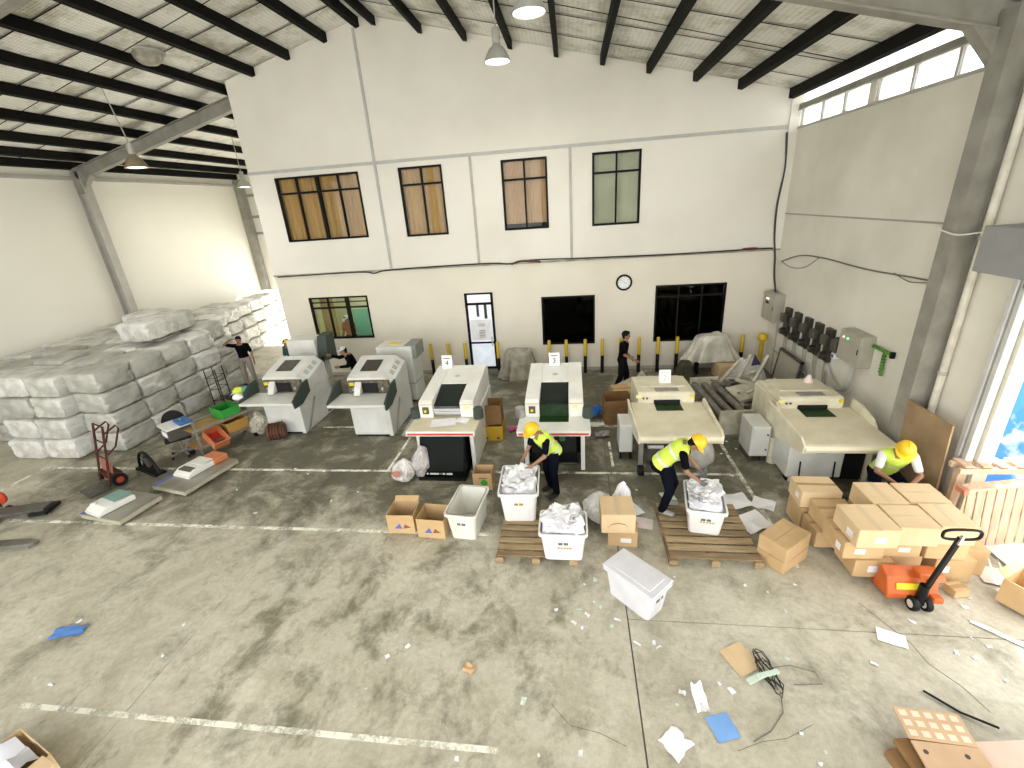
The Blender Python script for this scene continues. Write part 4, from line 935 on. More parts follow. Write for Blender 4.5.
M_PAL = mat('pallet_timber', (0.40, 0.30, 0.165), (0.27, 0.19, 0.10), scale=3, rough=0.85, stretch=(1, 8, 8), bump=0.2)
M_PALD = mat('pallet_timber_dark', (0.28, 0.20, 0.11), (0.19, 0.13, 0.07), scale=3, rough=0.9, stretch=(1, 8, 8))
def pallet(loc, w, d, rz, label, boards=7, group='wooden pallets under the bins'):
    r = thing('pallet', label, 'pallet', loc, rz, group)
    step = d/boards
    for k in range(boards):
        y = -d/2+step*(k+0.5); bw = step*0.72
        MB().box(-w/2+rnd.uniform(0, .012), w/2-rnd.uniform(0, .012), y-bw/2, y+bw/2, 0.120, 0.142).build('deck_board', M_PAL if k % 3 else M_PALD, r, rot=(0, 0, rnd.uniform(-.006, .006)), bevel=0.003)
    for x in (-w/2+0.05, 0, w/2-0.05):
        MB().box(x-0.05, x+0.05, -d/2, d/2, 0.098, 0.120).build('stringer_board', M_PALD, r)
        for y in (-d/2+0.06, 0, d/2-0.06): MB().box(x-0.06, x+0.06, y-0.06, y+0.06, 0.02, 0.098).build('block', M_PAL, r)
        MB().box(x-0.05, x+0.05, -d/2, d/2, 0, 0.02).build('bottom_board', M_PALD, r)
    return r
pallet((-0.60, 5.76, 0), 1.20, 1.14, 0.0, 'timber pallet carrying two full bins near the upright worker', 8)
pallet((1.96, 5.92, 0), 1.26, 1.32, 0.0, 'timber pallet that the bending worker stands on', 8)

# cartons between the two pallets and by the second pallet
def flap_open(r, w, d, h):
    MB().prism([(-0.16, 0.10), (-0.10, 0.17), (0.0, 0.20), (0.10, 0.17), (0.16, 0.10), (0.10, 0.155), (0.0, 0.18), (-0.10, 0.155)], -d/2-0.002, -d/2+0.001, 'y').build('print_mark', mat('faint_brown_print', (0.30, 0.19, 0.09)), r)
carton((0.71, 5.83, 0), 0.44, 0.40, 0.30, -0.06, 'lower carton of two stacked between the pallets', M_CARD, 'cartons between the pallets', 'x', [('f', 0.05, 0.12, 0.16, 0.08)])
carton((0.62, 5.80, 0.302), 0.50, 0.46, 0.34, 0.02, 'upper carton of two stacked between the pallets', M_CARDP, 'cartons between the pallets', 'y', (), M_TAPEP, flap_open)
carton((2.92, 5.50, 0), 0.58, 0.40, 0.20, 0.64, 'lower carton of the pair at the corner of the bending worker\'s pallet', M_CARD, 'cartons at the pallet corner')
carton((2.92, 5.50, 0.202), 0.58, 0.40, 0.24, 0.66, 'upper carton of the pair at the corner of the bending worker\'s pallet', M_CARD, 'cartons at the pallet corner', 'x', (), None)

# loaded pallet on the jack, cartons in two layers
LY = [0.10, 0.385, 0.67]; LHH = 0.28
GP = 'cartons stacked on the pallet jack'
def jc(x0, x1, y0, y1, z, h, label, m=M_CARDP, rz=0.0, **k): return carton(((x0+x1)/2, (y0+y1)/2, z), x1-x0-0.012, y1-y0-0.012, h, rz, label, m, GP, **k)
jc(3.49, 3.99, 4.98, 5.52, LY[2], LHH, 'top layer jack carton at the near aisle corner, white labels on two sides', M_CARDP, 0.02, tape='y', lab=[('f', 0.03, 0.12, 0.13, 0.09), ('l', -0.1, 0.11, 0.12, 0.1)], tapem=M_TAPEP)
jc(4.00, 4.48, 5.04, 5.52, LY[2], LHH, 'top layer jack carton in the middle of the near row', M_CARDP, -0.02, tape='x', tapem=M_TAPEP)
jc(4.49, 4.92, 5.08, 5.56, LY[2], LHH, 'top layer jack carton nearest the roller door, near row', M_CARDP, -0.02, tape='y', tapem=M_TAPEP)
jc(3.96, 4.42, 5.54, 6.04, LY[2], LHH, 'top layer jack carton of the far row directly below the crouching worker', M_CARDP, 0.0, tape='y', tapem=M_TAPEP)
jc(4.44, 4.95, 5.58, 6.03, LY[2], LHH, 'top layer jack carton of the far row nearest the plywood board', M_CARDP, -0.02, tape='x', tapem=M_TAPEP)
jc(3.44, 3.95, 5.10, 5.60, LY[1], LHH-0.005, 'middle layer jack carton at the near aisle corner with a label', M_CARD, 0.03, tape='x', lab=[('f', -0.05, 0.12, 0.13, 0.08), ('l', -0.12, 0.12, 0.1, 0.1)])
jc(3.97, 4.42, 5.16, 5.60, LY[1], LHH-0.005, 'middle layer jack carton with label, second along the near row', M_CARD, -0.02, lab=[('f', 0.02, 0.12, 0.13, 0.07)])
jc(4.46, 4.94, 5.14, 5.60, LY[1], LHH-0.005, 'middle layer jack carton behind the jack handle', M_CARD, -0.03)
jc(3.46, 3.94, 5.62, 6.05, LY[1], LHH-0.02, 'opened carton on the aisle side of the jack load, one below the top', M_CARD, 0.04, tape='x')
jc(3.97, 4.45, 5.62, 6.05, LY[1], LHH-0.005, 'middle layer jack carton under the one below the crouching worker', M_CARD)
jc(4.47, 4.95, 5.62, 6.05, LY[1], LHH-0.005, 'middle layer jack carton under the far door-side one', M_CARD)
jc(3.36, 3.92, 6.08, 6.52, LY[1]+0.06, LHH, 'carton at the far aisle corner of the jack load with a white label', M_CARDP, -0.03, tape='x', lab=[('l', -0.08, 0.14, 0.1, 0.09)])
jc(3.62, 4.08, 5.08, 5.55, LY[0], LHH-0.005, 'bottom layer jack carton with label beside the orange hood', M_CARD, 0.0, lab=[('f', 0.0, 0.14, 0.12, 0.1)])
jc(3.40, 3.80, 5.62, 6.06, LY[0], LHH-0.005, 'bottom layer jack carton on the aisle side', M_CARD)
jc(3.38, 3.90, 6.10, 6.50, LY[0]-0.05, 0.38, 'bottom carton at the far aisle corner of the jack load', M_CARD)
jc(4.10, 4.50, 5.20, 5.62, LY[0], LHH-0.005, 'bottom layer carton behind the orange hood', M_CARD)
jc(4.64, 5.10, 5.16, 5.60, 0.0, 0.36, 'floor carton with a small label at the door side of the jack', M_CARD, -0.04, lab=[('f', -0.1, 0.2, 0.1, 0.1)])
jc(4.98, 5.36, 5.30, 5.78, 0.0, 0.40, 'taller floor carton between the jack load and the timber crate', M_CARD, -0.06)
carton((4.80, 4.98, 0.0), 0.2, 0.16, 0.11, 0.2, 'tiny carton on the floor below the jack handle', M_CARD)

# ---- pallet jack
M_ORG = mat('orange_jack_paint', (0.60, 0.13, 0.02), (0.45, 0.09, 0.015), scale=6, rough=0.4)
j = thing('pallet_jack', 'orange pallet jack with black loop handle under the carton stack', 'pallet jack', (4.14, 4.74, 0))
for x in (-0.19, 0.19):
    f = MB().box(x-0.08, x+0.08, 0.22, 1.42, 0.045, 0.085).build('fork', M_ORG, j, bevel=0.01)
    MB().lathe([(0.005, -0.05), (0.04, -0.05), (0.04, 0.05), (0.005, 0.05)], (x, 1.25, 0.04), 12, 'x').build('load_roller', M_CHROME, f)
MB().prism([(0.02, 0.16), (0.10, 0.36), (0.26, 0.42), (0.30, 0.09), (0.02, 0.09)], -0.29, 0.29, 'x').build('carriage', M_ORG, j, bevel=0.012)
MB().obox((-0.06, 0.052, 0.262), (0.13, 0, 0), (0, 0.014, 0.038), (0, -0.004, 0.0015)).build('yellow_label', M_YEL, j)
MB().prism([(-0.02, 0.40), (0.14, 0.40), (0.20, 0.46), (0.05, 0.46)], 0.02, 0.30, 'x').build('pump_cover', M_ORG, j, bevel=0.01)
MB().cyl((0.06, -0.02, 0.08), (0.06, -0.02, 0.36), 0.055, 0.05, 16).build('pump', M_BLK, j)
for x in (-0.035, 0.115):
    wl_ = MB().lathe([(0.02, -0.028), (0.085, -0.03), (0.092, 0), (0.085, 0.03), (0.02, 0.028)], (x, -0.05, 0.092), 20, 'x').build('steer_wheel', M_BLK, j, smooth=True)
    MB().lathe([(0.005, -0.032), (0.05, -0.032), (0.05, 0.032), (0.005, 0.032)], (x, -0.05, 0.092), 14, 'x').build('wheel_hub', mat('cream_wheel_hub', (0.7, 0.66, 0.58)), wl_)
MB().bar((0.07, -0.03, 0.30), (0.27, 0.0, 1.08), 0.055, 0.045).build('handle_shaft', M_BLK, j, bevel=0.006)
loop = []
for k in range(24):
    a = 2*PI*k/24; ca, sa = math.cos(a), math.sin(a)
    loop.append((0.27+0.20*math.copysign(abs(ca)**0.6, ca), 0.0, 1.12+0.07*math.copysign(abs(sa)**0.6, sa)))
MB().tube(loop, 0.017, 8, close=True).build('handle_loop', M_BLK, j, smooth=True)
MB().bar((0.27, -0.02, 1.12), (0.24, -0.03, 1.0), 0.03).build('release_lever', M_CHROME, j)
MB().box(0.18, 0.30, -0.06, 0.06, 0.10, 0.18).build('foot_pedal', M_ORG, j, bevel=0.01)

# ---- timber crates at the roller door
M_TIM = mat('pinkish_crate_timber', (0.60, 0.44, 0.31), (0.47, 0.33, 0.22), scale=2.5, rough=0.85, stretch=(8, 8, 1), bump=0.15)
r = thing('timber_crate', 'upright slatted timber crate side standing by the roller door', 'crate', (6.05, 5.90, 0), 0, None, (0, -0.13, 0.02))
x = -0.58
for k in range(10):
    MB().box(x, x+0.10, -0.012, 0.010, 0.02, 1.02+rnd.uniform(-.01, .01)).build('slat', M_TIM, r, bevel=0.002); x += 0.118
for z in (0.10, 0.55, 0.96): MB().box(-0.60, 0.60, 0.010, 0.06, z-0.045, z+0.045).build('cross_rail', M_TIM, r)
MB().box(-0.62, 0.62, -0.05, 0.10, 1.02, 1.06).build('top_rail', M_TIM, r, bevel=0.004)
MB().box(-0.66, -0.60, -0.05, 0.10, 0.98, 1.06).build('end_block', mat('red_end_timber', (0.5, 0.2, 0.12)), r)
r = thing('timber_rack', 'flat slatted timber frame lying on top behind the upright crate', 'crate', (5.98, 6.10, 0), 0.02)
for (y, z) in ((0.0, 1.08), (0.16, 1.10)): MB().box(-0.66, 0.66, y-0.03, y+0.03, z, z+0.08).build('rail', M_TIM, r, bevel=0.004)
for k in range(6): MB().box(-0.60+k*0.22, -0.48+k*0.22, -0.02, 0.22, 1.18, 1.20).build('slat', M_TIM, r)
for x in (-0.56, 0.56): MB().box(x-0.04, x+0.04, 0.05, 0.13, 0, 1.10).build('post', M_TIM, r)
pb = MB().box(-0.46, 0.46, -0.012, 0.012, 0, 1.70).build('plywood_board', mat('stained_plywood', (0.34, 0.235, 0.135), (0.24, 0.16, 0.085), scale=2.2, rough=0.85, contrast=(0.35, 0.6)), None, (5.37, 6.80, 0), (-0.05, 0.0, PI/2)); tag(pb, 'stained brown plywood board leaning on the wall between column and door', 'board')
# ================================================================== lamps, wall fittings
M_LAMP = mat('aged_lamp_shade', (0.30, 0.24, 0.16), (0.2, 0.15, 0.09), rough=0.4, metal=0.2)
M_LAMPW = mat('grey_lamp_shade', (0.5, 0.5, 0.46), rough=0.4, metal=0.3)
M_BULB = mat('lit_lamp_lens', (1, 1, 1), emit=(1.0, 0.97, 0.92), estr=2.0)
M_BULBO = mat('unlit_lamp_lens', (0.7, 0.68, 0.62), rough=0.3)
def high_bay(loc, label, lit=True, shade=M_LAMPW, wire_to=None):
    x, y, z = loc; r = thing('high_bay_lamp', label, 'lamp', loc, group='high bay lamps')
    top = roofz(x)+0.2-z
    MB().lathe([(0.07, 0.30), (0.08, 0.26), (0.15, 0.20), (0.22, 0.08), (0.25, 0.0), (0.235, 0.0), (0.20, 0.09), (0.12, 0.18), (0.06, 0.22)], (0, 0, 0), 28).build('shade', shade, r, smooth=True)
    MB().lathe([(0.02, 0.30), (0.07, 0.30), (0.075, 0.34), (0.075, 0.50), (0.05, 0.54), (0.02, 0.55)], (0, 0, 0), 18).build('ballast_housing', M_STEELL, r, smooth=True)
    MB().lathe([(0.01, 0.005), (0.10, 0.004), (0.215, 0.02), (0.20, 0.05), (0.01, 0.05)], (0, 0, 0), 24).build('lens', M_BULB if lit else M_BULBO, r)
    w = wire_to or (0, 0, top)
    MB().tube([(0, 0, 0.54), w], 0.012, 6).build('suspension_rod', M_STEELL, r)
    if lit:
        l = bpy.data.lights.new('lamp_light', 'AREA'); l.shape = 'DISK'; l.size = 0.42; l.energy = LAMP_POWER; l.color = (1.0, 0.96, 0.88)
        o = bpy.data.objects.new('lamp_light', l); COL.objects.link(o); o.parent = r; o.location = (0, 0, -0.01)
    return r
high_bay((-1.32, 10.0, 7.49), 'lit high bay lamp hanging highest in front of the gable wall')
high_bay((-0.55, 7.95, 7.52), 'lit high bay lamp cut by the top of the picture')
high_bay((-10.40, 10.9, 6.42), 'rusty brown high bay lamp on a long wire over the bales', True, M_LAMP, (-0.45, 0.2, 1.95))
high_bay((-12.05, 17.0, 6.25), 'distant high bay lamp in the left bay beyond the rafter', True)

M_BOXG = mat('grey_switch_cabinet', (0.40, 0.385, 0.31), (0.34, 0.33, 0.265), rough=0.45)
M_SW = mat('dark_switch_plastic', (0.018, 0.017, 0.013), (0.03, 0.028, 0.022), rough=0.4)
M_SW2 = mat('olive_switch_cover', (0.075, 0.07, 0.055), rough=0.4)
M_COND = mat('grey_conduit', (0.42, 0.41, 0.36), rough=0.5)
def bulb(parent, loc, c, name):
    MB().ell((0, 0, 0), 0.02, 0.03, 0.02, 8, 6).build(name, mat('indicator_'+name, c, emit=c, estr=0.5), parent, loc)
def cabinet(loc, dy, dz, dx, label):
    r = thing('switch_cabinet', label, 'cabinet', loc)
    MB().box(-dx, 0, -dy/2, dy/2, -dz/2, dz/2).build('body', M_BOXG, r, bevel=0.01)
    MB().box(-dx-0.018, -dx, -dy/2+0.015, dy/2-0.015, -dz/2+0.015, dz/2-0.015).build('door', M_BOXG, r, bevel=0.006)
    MB().box(-dx-0.03, -dx-0.015, -dy/2+0.04, -dy/2+0.06, -0.05, 0.05).build('latch', M_BLK, r)
    return r
c1 = cabinet((5.6, 13.02, 1.92), 0.72, 0.76, 0.26, 'grey switch cabinet high in the corner under the thick cable')
bulb(c1, (-0.285, 0.12, 0.22), (0.9, 0.4, 0.3), 'red_light'); bulb(c1, (-0.285, 0.02, 0.22), (0.9, 0.9, 0.8), 'white_light')
for k in range(3): MB().box(-0.29, -0.276, -0.02+0.07*k, 0.02+0.07*k, 0.08, 0.15).build('meter', M_INK, c1)
c2 = cabinet((5.6, 9.17, 1.95), 0.72, 0.62, 0.24, 'large grey distribution box with red and green lights on the side wall')
bulb(c2, (-0.265, 0.20, 0.17), (1.0, 0.15, 0.1), 'red_light'); bulb(c2, (-0.265, 0.06, 0.17), (0.1, 0.9, 0.3), 'green_light')
for k, y in enumerate((12.28, 11.75, 11.22, 10.72, 10.24)):
    r = thing('isolator_switch', 'black wall switch box, %s of five counting from the corner' % ordinal(k), 'switch', (5.6, y, 1.66), group='row of black wall switches')
    MB().box(-0.09, 0, -0.13, 0.13, -0.36, 0.38).build('back_plate', M_SW, r, bevel=0.008)
    MB().box(-0.20, -0.09, -0.09, 0.11, 0.02, 0.24).build('upper_cover', M_SW2, r, bevel=0.02)
    MB().lathe([(0.02, -0.20), (0.085, -0.19), (0.095, -0.09), (0.02, -0.09)], (0, 0, -0.22), 14, 'x').build('socket', M_SW, r)
    MB().lathe([(0.01, -0.215), (0.05, -0.215), (0.05, -0.18)], (0, 0, -0.22), 12, 'x').build('socket_cap', M_SW2, r)
    zb = -0.36; ln = 1.25 if k != 3 else 1.45
    for q in (-0.06, 0.06): MB().tube([(-0.03, q, zb), (-0.03, q-0.02, zb-0.35), (-0.03, q-0.12, zb-0.6), (-0.03, q-0.2, zb-0.62)], 0.016, 6).build('conduit', M_COND, r)
r = thing('isolator_switch', 'small olive switch beside the large distribution box', 'switch', (5.6, 9.80, 1.78))
MB().box(-0.10, 0, -0.13, 0.13, -0.15, 0.17).build('back_plate', M_SW, r, bevel=0.008)
MB().box(-0.2, -0.10, -0.10, 0.11, -0.12, 0.15).build('upper_cover', M_SW2, r, bevel=0.02)
MB().box(-0.12, 0, 0.02, 0.14, -0.30, -0.18).build('socket_plate', M_SIGN, r, bevel=0.006)
MB().lathe([(0.01, -0.125), (0.04, -0.125), (0.04, -0.11)], (0, 0.08, -0.24), 12, 'x').build('blue_socket', mat('blue_socket', (0.05, 0.1, 0.3)), r)
def cable(name, label, pts, rad, m, cat='cable', wob=0.0):
    out = []; n = len(pts)
    for i in range(n-1):
        a, b = Vector(pts[i]), Vector(pts[i+1]); p0 = Vector(pts[max(i-1, 0)]); p3 = Vector(pts[min(i+2, n-1)])
        for k in range(5):
            t = k/5; out.append(0.5*((2*a)+(-p0+b)*t+(2*p0-5*a+4*b-p3)*t*t+(-p0+3*a-3*b+p3)*t**3))
    out.append(Vector(pts[-1]))
    o = MB().tube(out, rad, 6).build(name, m, smooth=True); return tag(o, label, cat)
XW = 5.575
cable('conduit_run', 'long grey conduit running level under the black switches', [(XW, 12.9, 0.72), (XW, 11.9, 0.70), (XW, 10.6, 0.69), (XW, 9.7, 0.68)], 0.02, M_COND, 'conduit')
cable('conduit_run', 'second grey conduit dropping from the corner cabinet to the floor', [(XW, 12.85, 1.55), (XW, 12.85, 0.9), (XW, 12.84, 0.0)], 0.022, M_COND, 'conduit')
cable('flexible_conduit', 'thick grey hose looping from the switches up into the distribution box', [(XW-0.05, 10.1, 1.25), (XW-0.06, 9.85, 1.05), (XW-0.08, 9.5, 0.95), (XW-0.08, 9.2, 1.1), (XW-0.08, 9.1, 1.62)], 0.045, M_COND, 'hose')
M_CAB = mat('black_cable', (0.015, 0.015, 0.013), rough=0.5); M_CABG = mat('grey_dusty_cable', (0.16, 0.15, 0.12), rough=0.7)
cable('wall_cable', 'dark cable sagging across the dusty side wall', [(XW, 13.2, 3.10), (XW, 12.2, 3.36), (XW, 11.1, 3.42), (XW, 10.0, 3.40), (XW, 9.3, 3.40), (XW, 8.5, 3.43), (XW, 7.55, 3.46)], 0.014, M_CABG)
cable('wall_cable', 'thin loose cable loop hanging below the dark sagging one', [(XW, 13.2, 3.1), (XW, 12.6, 3.02), (XW, 11.9, 3.12), (XW, 11.3, 3.42)], 0.007, M_CABG)
cable('wall_cable', 'short cable loop near the steel column', [(XW, 8.75, 3.44), (XW, 8.35, 3.36), (XW, 8.0, 3.40), (XW, 7.6, 3.44)], 0.008, M_CABG)
cable('wall_cable', 'thick black cable dropping to the corner switch cabinet', [(5.35, 13.44, 6.2), (5.42, 13.45, 5.4), (5.36, 13.44, 4.5), (5.40, 13.44, 3.75), (5.48, 13.42, 3.2), (5.47, 13.25, 2.7), (5.48, 13.0, 2.22)], 0.026, M_CAB)
cable('wall_cable', 'long dark cable lying on the ledge of the gable wall', [(-9.2, 13.43, 3.36), (-6.5, 13.43, 3.38), (-6.0, 13.43, 3.32), (-5.4, 13.43, 3.40), (-2.5, 13.44, 3.43), (-1.8, 13.43, 3.38), (-1.2, 13.43, 3.46), (0.5, 13.44, 3.43), (3.0, 13.43, 3.41), (5.1, 13.43, 3.43), (5.40, 13.42, 3.42)], 0.020, M_CAB)
cable('wall_cable', 'bundle of dark red wires at the middle of the ledge', [(-1.75, 13.40, 3.37), (-1.5, 13.39, 3.45), (-1.1, 13.39, 3.43), (-0.9, 13.40, 3.40)], 0.030, mat('dark_red_wire', (0.10, 0.03, 0.02)))
cable('wall_cable', 'red joint box wire near the right end of the ledge', [(4.62, 13.40, 3.44), (4.85, 13.39, 3.45), (5.0, 13.40, 3.44)], 0.032, MATS['dark_red_wire'])
dp = thing('down_pipe', 'white rainwater pipe running down beside the steel column', 'pipe', (5.53, 7.10, 0))
MB().tube([(0, 0, 0.0), (0, 0, 6.3), (-0.06, 0.02, 6.55)], 0.05, 14).build('pipe', mat('white_pvc', (0.68, 0.66, 0.58), (0.5, 0.47, 0.38), scale=4), dp, smooth=True)
for z in (2.2, 4.15, 5.9): MB().lathe([(0.05, -0.03), (0.062, -0.03), (0.062, 0.03), (0.05, 0.03)], (0, 0, z), 14).build('pipe_clip', M_STEELL, dp)
cable('wall_cable', 'white thin cable crossing the column to the shutter housing', [(5.27, 7.55, 4.25), (5.27, 7.2, 4.20), (5.42, 6.95, 4.24), (5.45, 6.6, 4.2)], 0.012, mat('white_cable', (0.7, 0.7, 0.65)))
gb = thing('hose_bracket', 'green coiled hose on a bracket beside the distribution box', 'hose', (5.58, 8.78, 2.10))
M_GRN = mat('bright_green_hose', (0.10, 0.30, 0.03), (0.05, 0.16, 0.02), scale=14)
MB().tube([(-0.03, 0, 0), (-0.03, -0.28, 0.0), (-0.03, -0.52, 0.0)], 0.035, 8).build('arm', M_GRN, gb)
MB().tube([(-0.03, -0.33, 0.0), (-0.04, -0.34, -0.2), (-0.03, -0.36, -0.45)], 0.03, 8).build('hanging_hose', M_GRN, gb)
for k in range(6): MB().lathe([(0.03, -0.012), (0.042, 0), (0.03, 0.012)], (-0.035, -0.34, -0.08-k*0.06), 10).build('hose_ring', mat('dark_green_ring', (0.03, 0.10, 0.01)), gb)
MB().box(-0.06, 0, -0.56, -0.50, -0.06, 0.05).build('end_cap', M_BLK, gb)
rs = MB().box(-0.02, 0, -0.14, 0.14, -0.12, 0.12).build('fire_sign', mat('dark_red_sign', (0.16, 0.02, 0.012)), None, (5.6, 6.62, 4.75)); tag(rs, 'dark red plate on the wall above the shutter housing', 'sign')
ck = thing('wall_clock', 'round black rimmed wall clock with white face', 'clock', (1.49, 13.5, 2.68))
rim = [(0.18, -0.05), (0.225, -0.045), (0.235, -0.02), (0.225, 0.0), (0.18, 0.0)]
MB().lathe(rim, (0, 0, 0), 32, 'y', True).build('rim', M_BLK, ck, smooth=True)
MB().lathe([(0.005, -0.02), (0.19, -0.02), (0.19, 0)], (0, 0, 0), 32, 'y').build('face', M_SIGN, ck)
for k in range(12):
    a = 2*PI*k/12; MB().obox((0.155*math.sin(a), -0.023, 0.155*math.cos(a)), (0.006*math.cos(a), 0, -0.006*math.sin(a)), (0, 0.002, 0), (0.014*math.sin(a), 0, 0.014*math.cos(a))).build('hour_mark', M_INK, ck)
MB().bar((0, -0.026, 0), (0.075, -0.026, -0.035), 0.012, 0.004).build('hour_hand', M_INK, ck)
MB().bar((0.02, -0.029, -0.02), (-0.10, -0.029, 0.10), 0.008, 0.004).build('minute_hand', M_INK, ck)

# ---- yellow and black bollards along the back wall
M_BY = mat('bollard_yellow', (0.62, 0.43, 0.02), (0.5, 0.34, 0.015), scale=5, rough=0.5)
BX = [-5.02, -4.48, -3.92, -3.37, -2.33, -0.73, -0.21, 0.36, 0.87, 1.40, 1.95, 2.50, 3.04, 3.65, 4.86]
nearby = ['leftmost of the row by the second hooded machine', 'second from the hooded machine', 'standing behind the number 4 card', 'at the hinge side of the glass door', 'at the handle side of the glass door', 'behind the number 3 card', 'at the left part of the square black window', 'below the right part of the square black window', 'just past the square black window', 'hidden behind the standing man', 'in front of the standing man', 'at the left edge of the wide black window', 'below the middle of the wide black window', 'under the silver tarp', 'in the corner beyond the silver tarp']
for x, nb in zip(BX, nearby):
    r = thing('bollard', 'yellow and black post %s' % nb, 'bollard', (x, 13.24, 0), group='bollards along the back wall')
    MB().cyl((0, 0, 0), (0, 0, 0.56), 0.052, n=14).build('black_sleeve', M_BLK, r, smooth=True)
    MB().lathe([(0.05, 0.56), (0.05, 1.06), (0.035, 1.08), (0.004, 1.085)], (0, 0, 0), 14).build('yellow_sleeve', M_BY, r, smooth=True)
hp = thing('hydrant_post', 'squat yellow post with a domed cap in the far corner', 'post', (5.30, 13.0, 0))
MB().lathe([(0.06, 0), (0.06, 0.92), (0.085, 0.95), (0.085, 0.98)], (0, 0, 0), 14).build('post', M_BY, hp, smooth=True)
MB().lathe([(0.11, 0.97), (0.14, 1.0), (0.14, 1.06), (0.10, 1.15), (0.02, 1.18)], (0, 0, 0), 16).build('cap', M_BY, hp, smooth=True)

# ---- tarp covered things by the back wall
def tarp(loc, w, d, h, m, label, seed, taper=0.75):
    """sheet thrown over something box-like: flat lumpy top, hanging sharp folds, ragged hem"""
    rd = random.Random(int(seed*10)); K = 64; rings = []
    ph = [rd.uniform(0, 6.28) for _ in range(4)]
    def fold(k): a = 2*PI*k/K; return abs(math.sin(4.5*a+ph[0]))*0.6+abs(math.sin(7*a+ph[1]))*0.4
    lev = [0.0, 0.2, 0.45, 0.7, 0.88, 0.97, 1.0, 1.0, 1.0]; rad = [1.0, 0.97, 0.93, 0.89, 0.86, 0.82, 0.7, 0.4, 0.05]
    for t, rr in zip(lev, rad):
        ring = []
        for k in range(K):
            a = 2*PI*k/K; cx = math.copysign(abs(math.cos(a))**0.55, math.cos(a)); cyy = math.copysign(abs(math.sin(a))**0.55, math.sin(a))
            f = (taper+(1-taper)*(1-t))*rr/(1.0 if t < 0.9 else 1.0)*(1+0.42*(1-t)**0.7*(fold(k)-0.45)+0.07*noise.noise(Vector((cx*3, cyy*3, t*4+seed))))
            z = h*t*(1+0.13*noise.noise(Vector((cx*rr*1.6+seed, cyy*rr*1.6, seed))))
            if t == 0.0: z += 0.10*h*abs(noise.noise(Vector((k*0.33, seed, 0))))
            ring.append((cx*w/2*f, cyy*d/2*f, z))
        rings.append(ring)
    mb = MB(); mb.loft(rings)
    o = mb.build('tarp_cover', m, None, loc); return tag(o, label, 'tarp')
M_TARPS = mat('silver_tarp', (0.62, 0.60, 0.52), (0.42, 0.40, 0.33), scale=3, rough=0.3, bump=0.6, bscale=7)
M_TARPG = mat('grey_clear_sheet', (0.36, 0.34, 0.27), (0.22, 0.2, 0.15), scale=4, rough=0.3, bump=0.7, bscale=9)
tarp((-1.66, 13.0, 0.0), 1.15, 0.6, 0.86, M_TARPG, 'grey plastic sheet draped over a machine beside the glass door', 2.0, 0.82)
r = tarp((3.95, 13.05, 0.42), 1.40, 0.6, 0.74, M_TARPS, 'silver tarp draped over a frame under the wide black window', 5.0, 0.72)
fr = thing('trestle_frame', 'low black trestle under the silver tarp', 'stand', (3.95, 13.0, 0))
for (x, y) in ((-0.36, -0.05), (0.36, -0.05), (-0.36, 0.15), (0.36, 0.15)): MB().box(x-0.03, x+0.03, y-0.03, y+0.03, 0, 0.8).build('leg', M_BLK, fr)
MB().box(-0.40, 0.40, -0.08, 0.18, 0.78, 0.84).build('top', M_DMETAL, fr)
sk = tarp((3.18, 12.7, 0.0), 0.55, 0.45, 0.50, mat('olive_sack', (0.07, 0.068, 0.035), (0.04, 0.04, 0.02), rough=0.8), 'dark olive sack on the floor below the wide black window', 9.0, 0.6)

# ---- scrap machine parts heaped in the right corner
M_SCR = mat('pale_scrap_metal', (0.60, 0.57, 0.46), (0.38, 0.35, 0.26), scale=4, rough=0.5)
M_SCRD = mat('dull_scrap_metal', (0.26, 0.25, 0.21), (0.15, 0.14, 0.11), scale=5, rough=0.5, metal=0.3)
GS = 'dismantled machine parts in the corner'
def scrap_plate(loc, w, d, t, rot, label, m=M_SCR):
    r = thing('machine_cover', label, 'scrap', loc, 0, GS, rot)
    MB().box(-w/2, w/2, -d/2, d/2, 0, t).build('plate', m, r, bevel=0.008)
    MB().box(-w/2, w/2, -d/2, -d/2+0.02, 0, t+0.05).build('folded_edge', m, r)
    for x in (-w*0.3, w*0.3): MB().lathe([(0.03, t), (0.04, t+0.01), (0.03, t+0.012)], (x, 0, 0), 10).build('boss', M_SCRD, r)
    return r
r = thing('roller_frame', 'long dull roller frame lying in front of the corner scrap', 'scrap', (3.36, 10.1, 0), 0.08, GS)
for x in (-0.25, 0.0, 0.25): MB().tube([(x, -0.9, 0.42+0.1*abs(x)), (x, 1.0, 0.42+0.1*abs(x))], 0.075, 12).build('roller', M_SCRD, r, smooth=True)
for y in (-0.95, 1.02): MB().box(-0.36, 0.36, y-0.03, y+0.03, 0.05, 0.62).build('end_plate', M_SCR, r, bevel=0.01)
for x in (-0.34, 0.34): MB().box(x-0.02, x+0.02, -0.95, 1.0, 0.15, 0.24).build('side_rail', M_SCRD, r)
r = thing('conveyor_frame', 'second rusty conveyor frame behind the roller frame', 'scrap', (4.18, 10.75, 0), -0.08, GS)
for x in (-0.3, 0.3): MB().box(x-0.03, x+0.03, -0.9, 0.9, 0.30, 0.42).build('side_rail', M_SCR, r)
for k in range(7): MB().tube([(-0.3, -0.8+k*0.26, 0.36), (0.3, -0.8+k*0.26, 0.36)], 0.035, 8).build('roller', M_SCRD, r)
for (x, y) in ((-0.3, -0.8), (0.3, -0.8), (-0.3, 0.8), (0.3, 0.8)): MB().box(x-0.03, x+0.03, y-0.03, y+0.03, 0, 0.3).build('leg', M_SCRD, r)
scrap_plate((4.05, 10.35, 0.52), 0.75, 0.6, 0.03, (0.25, -0.1, 0.3), 'cream machine cover tipped on the conveyor frame')
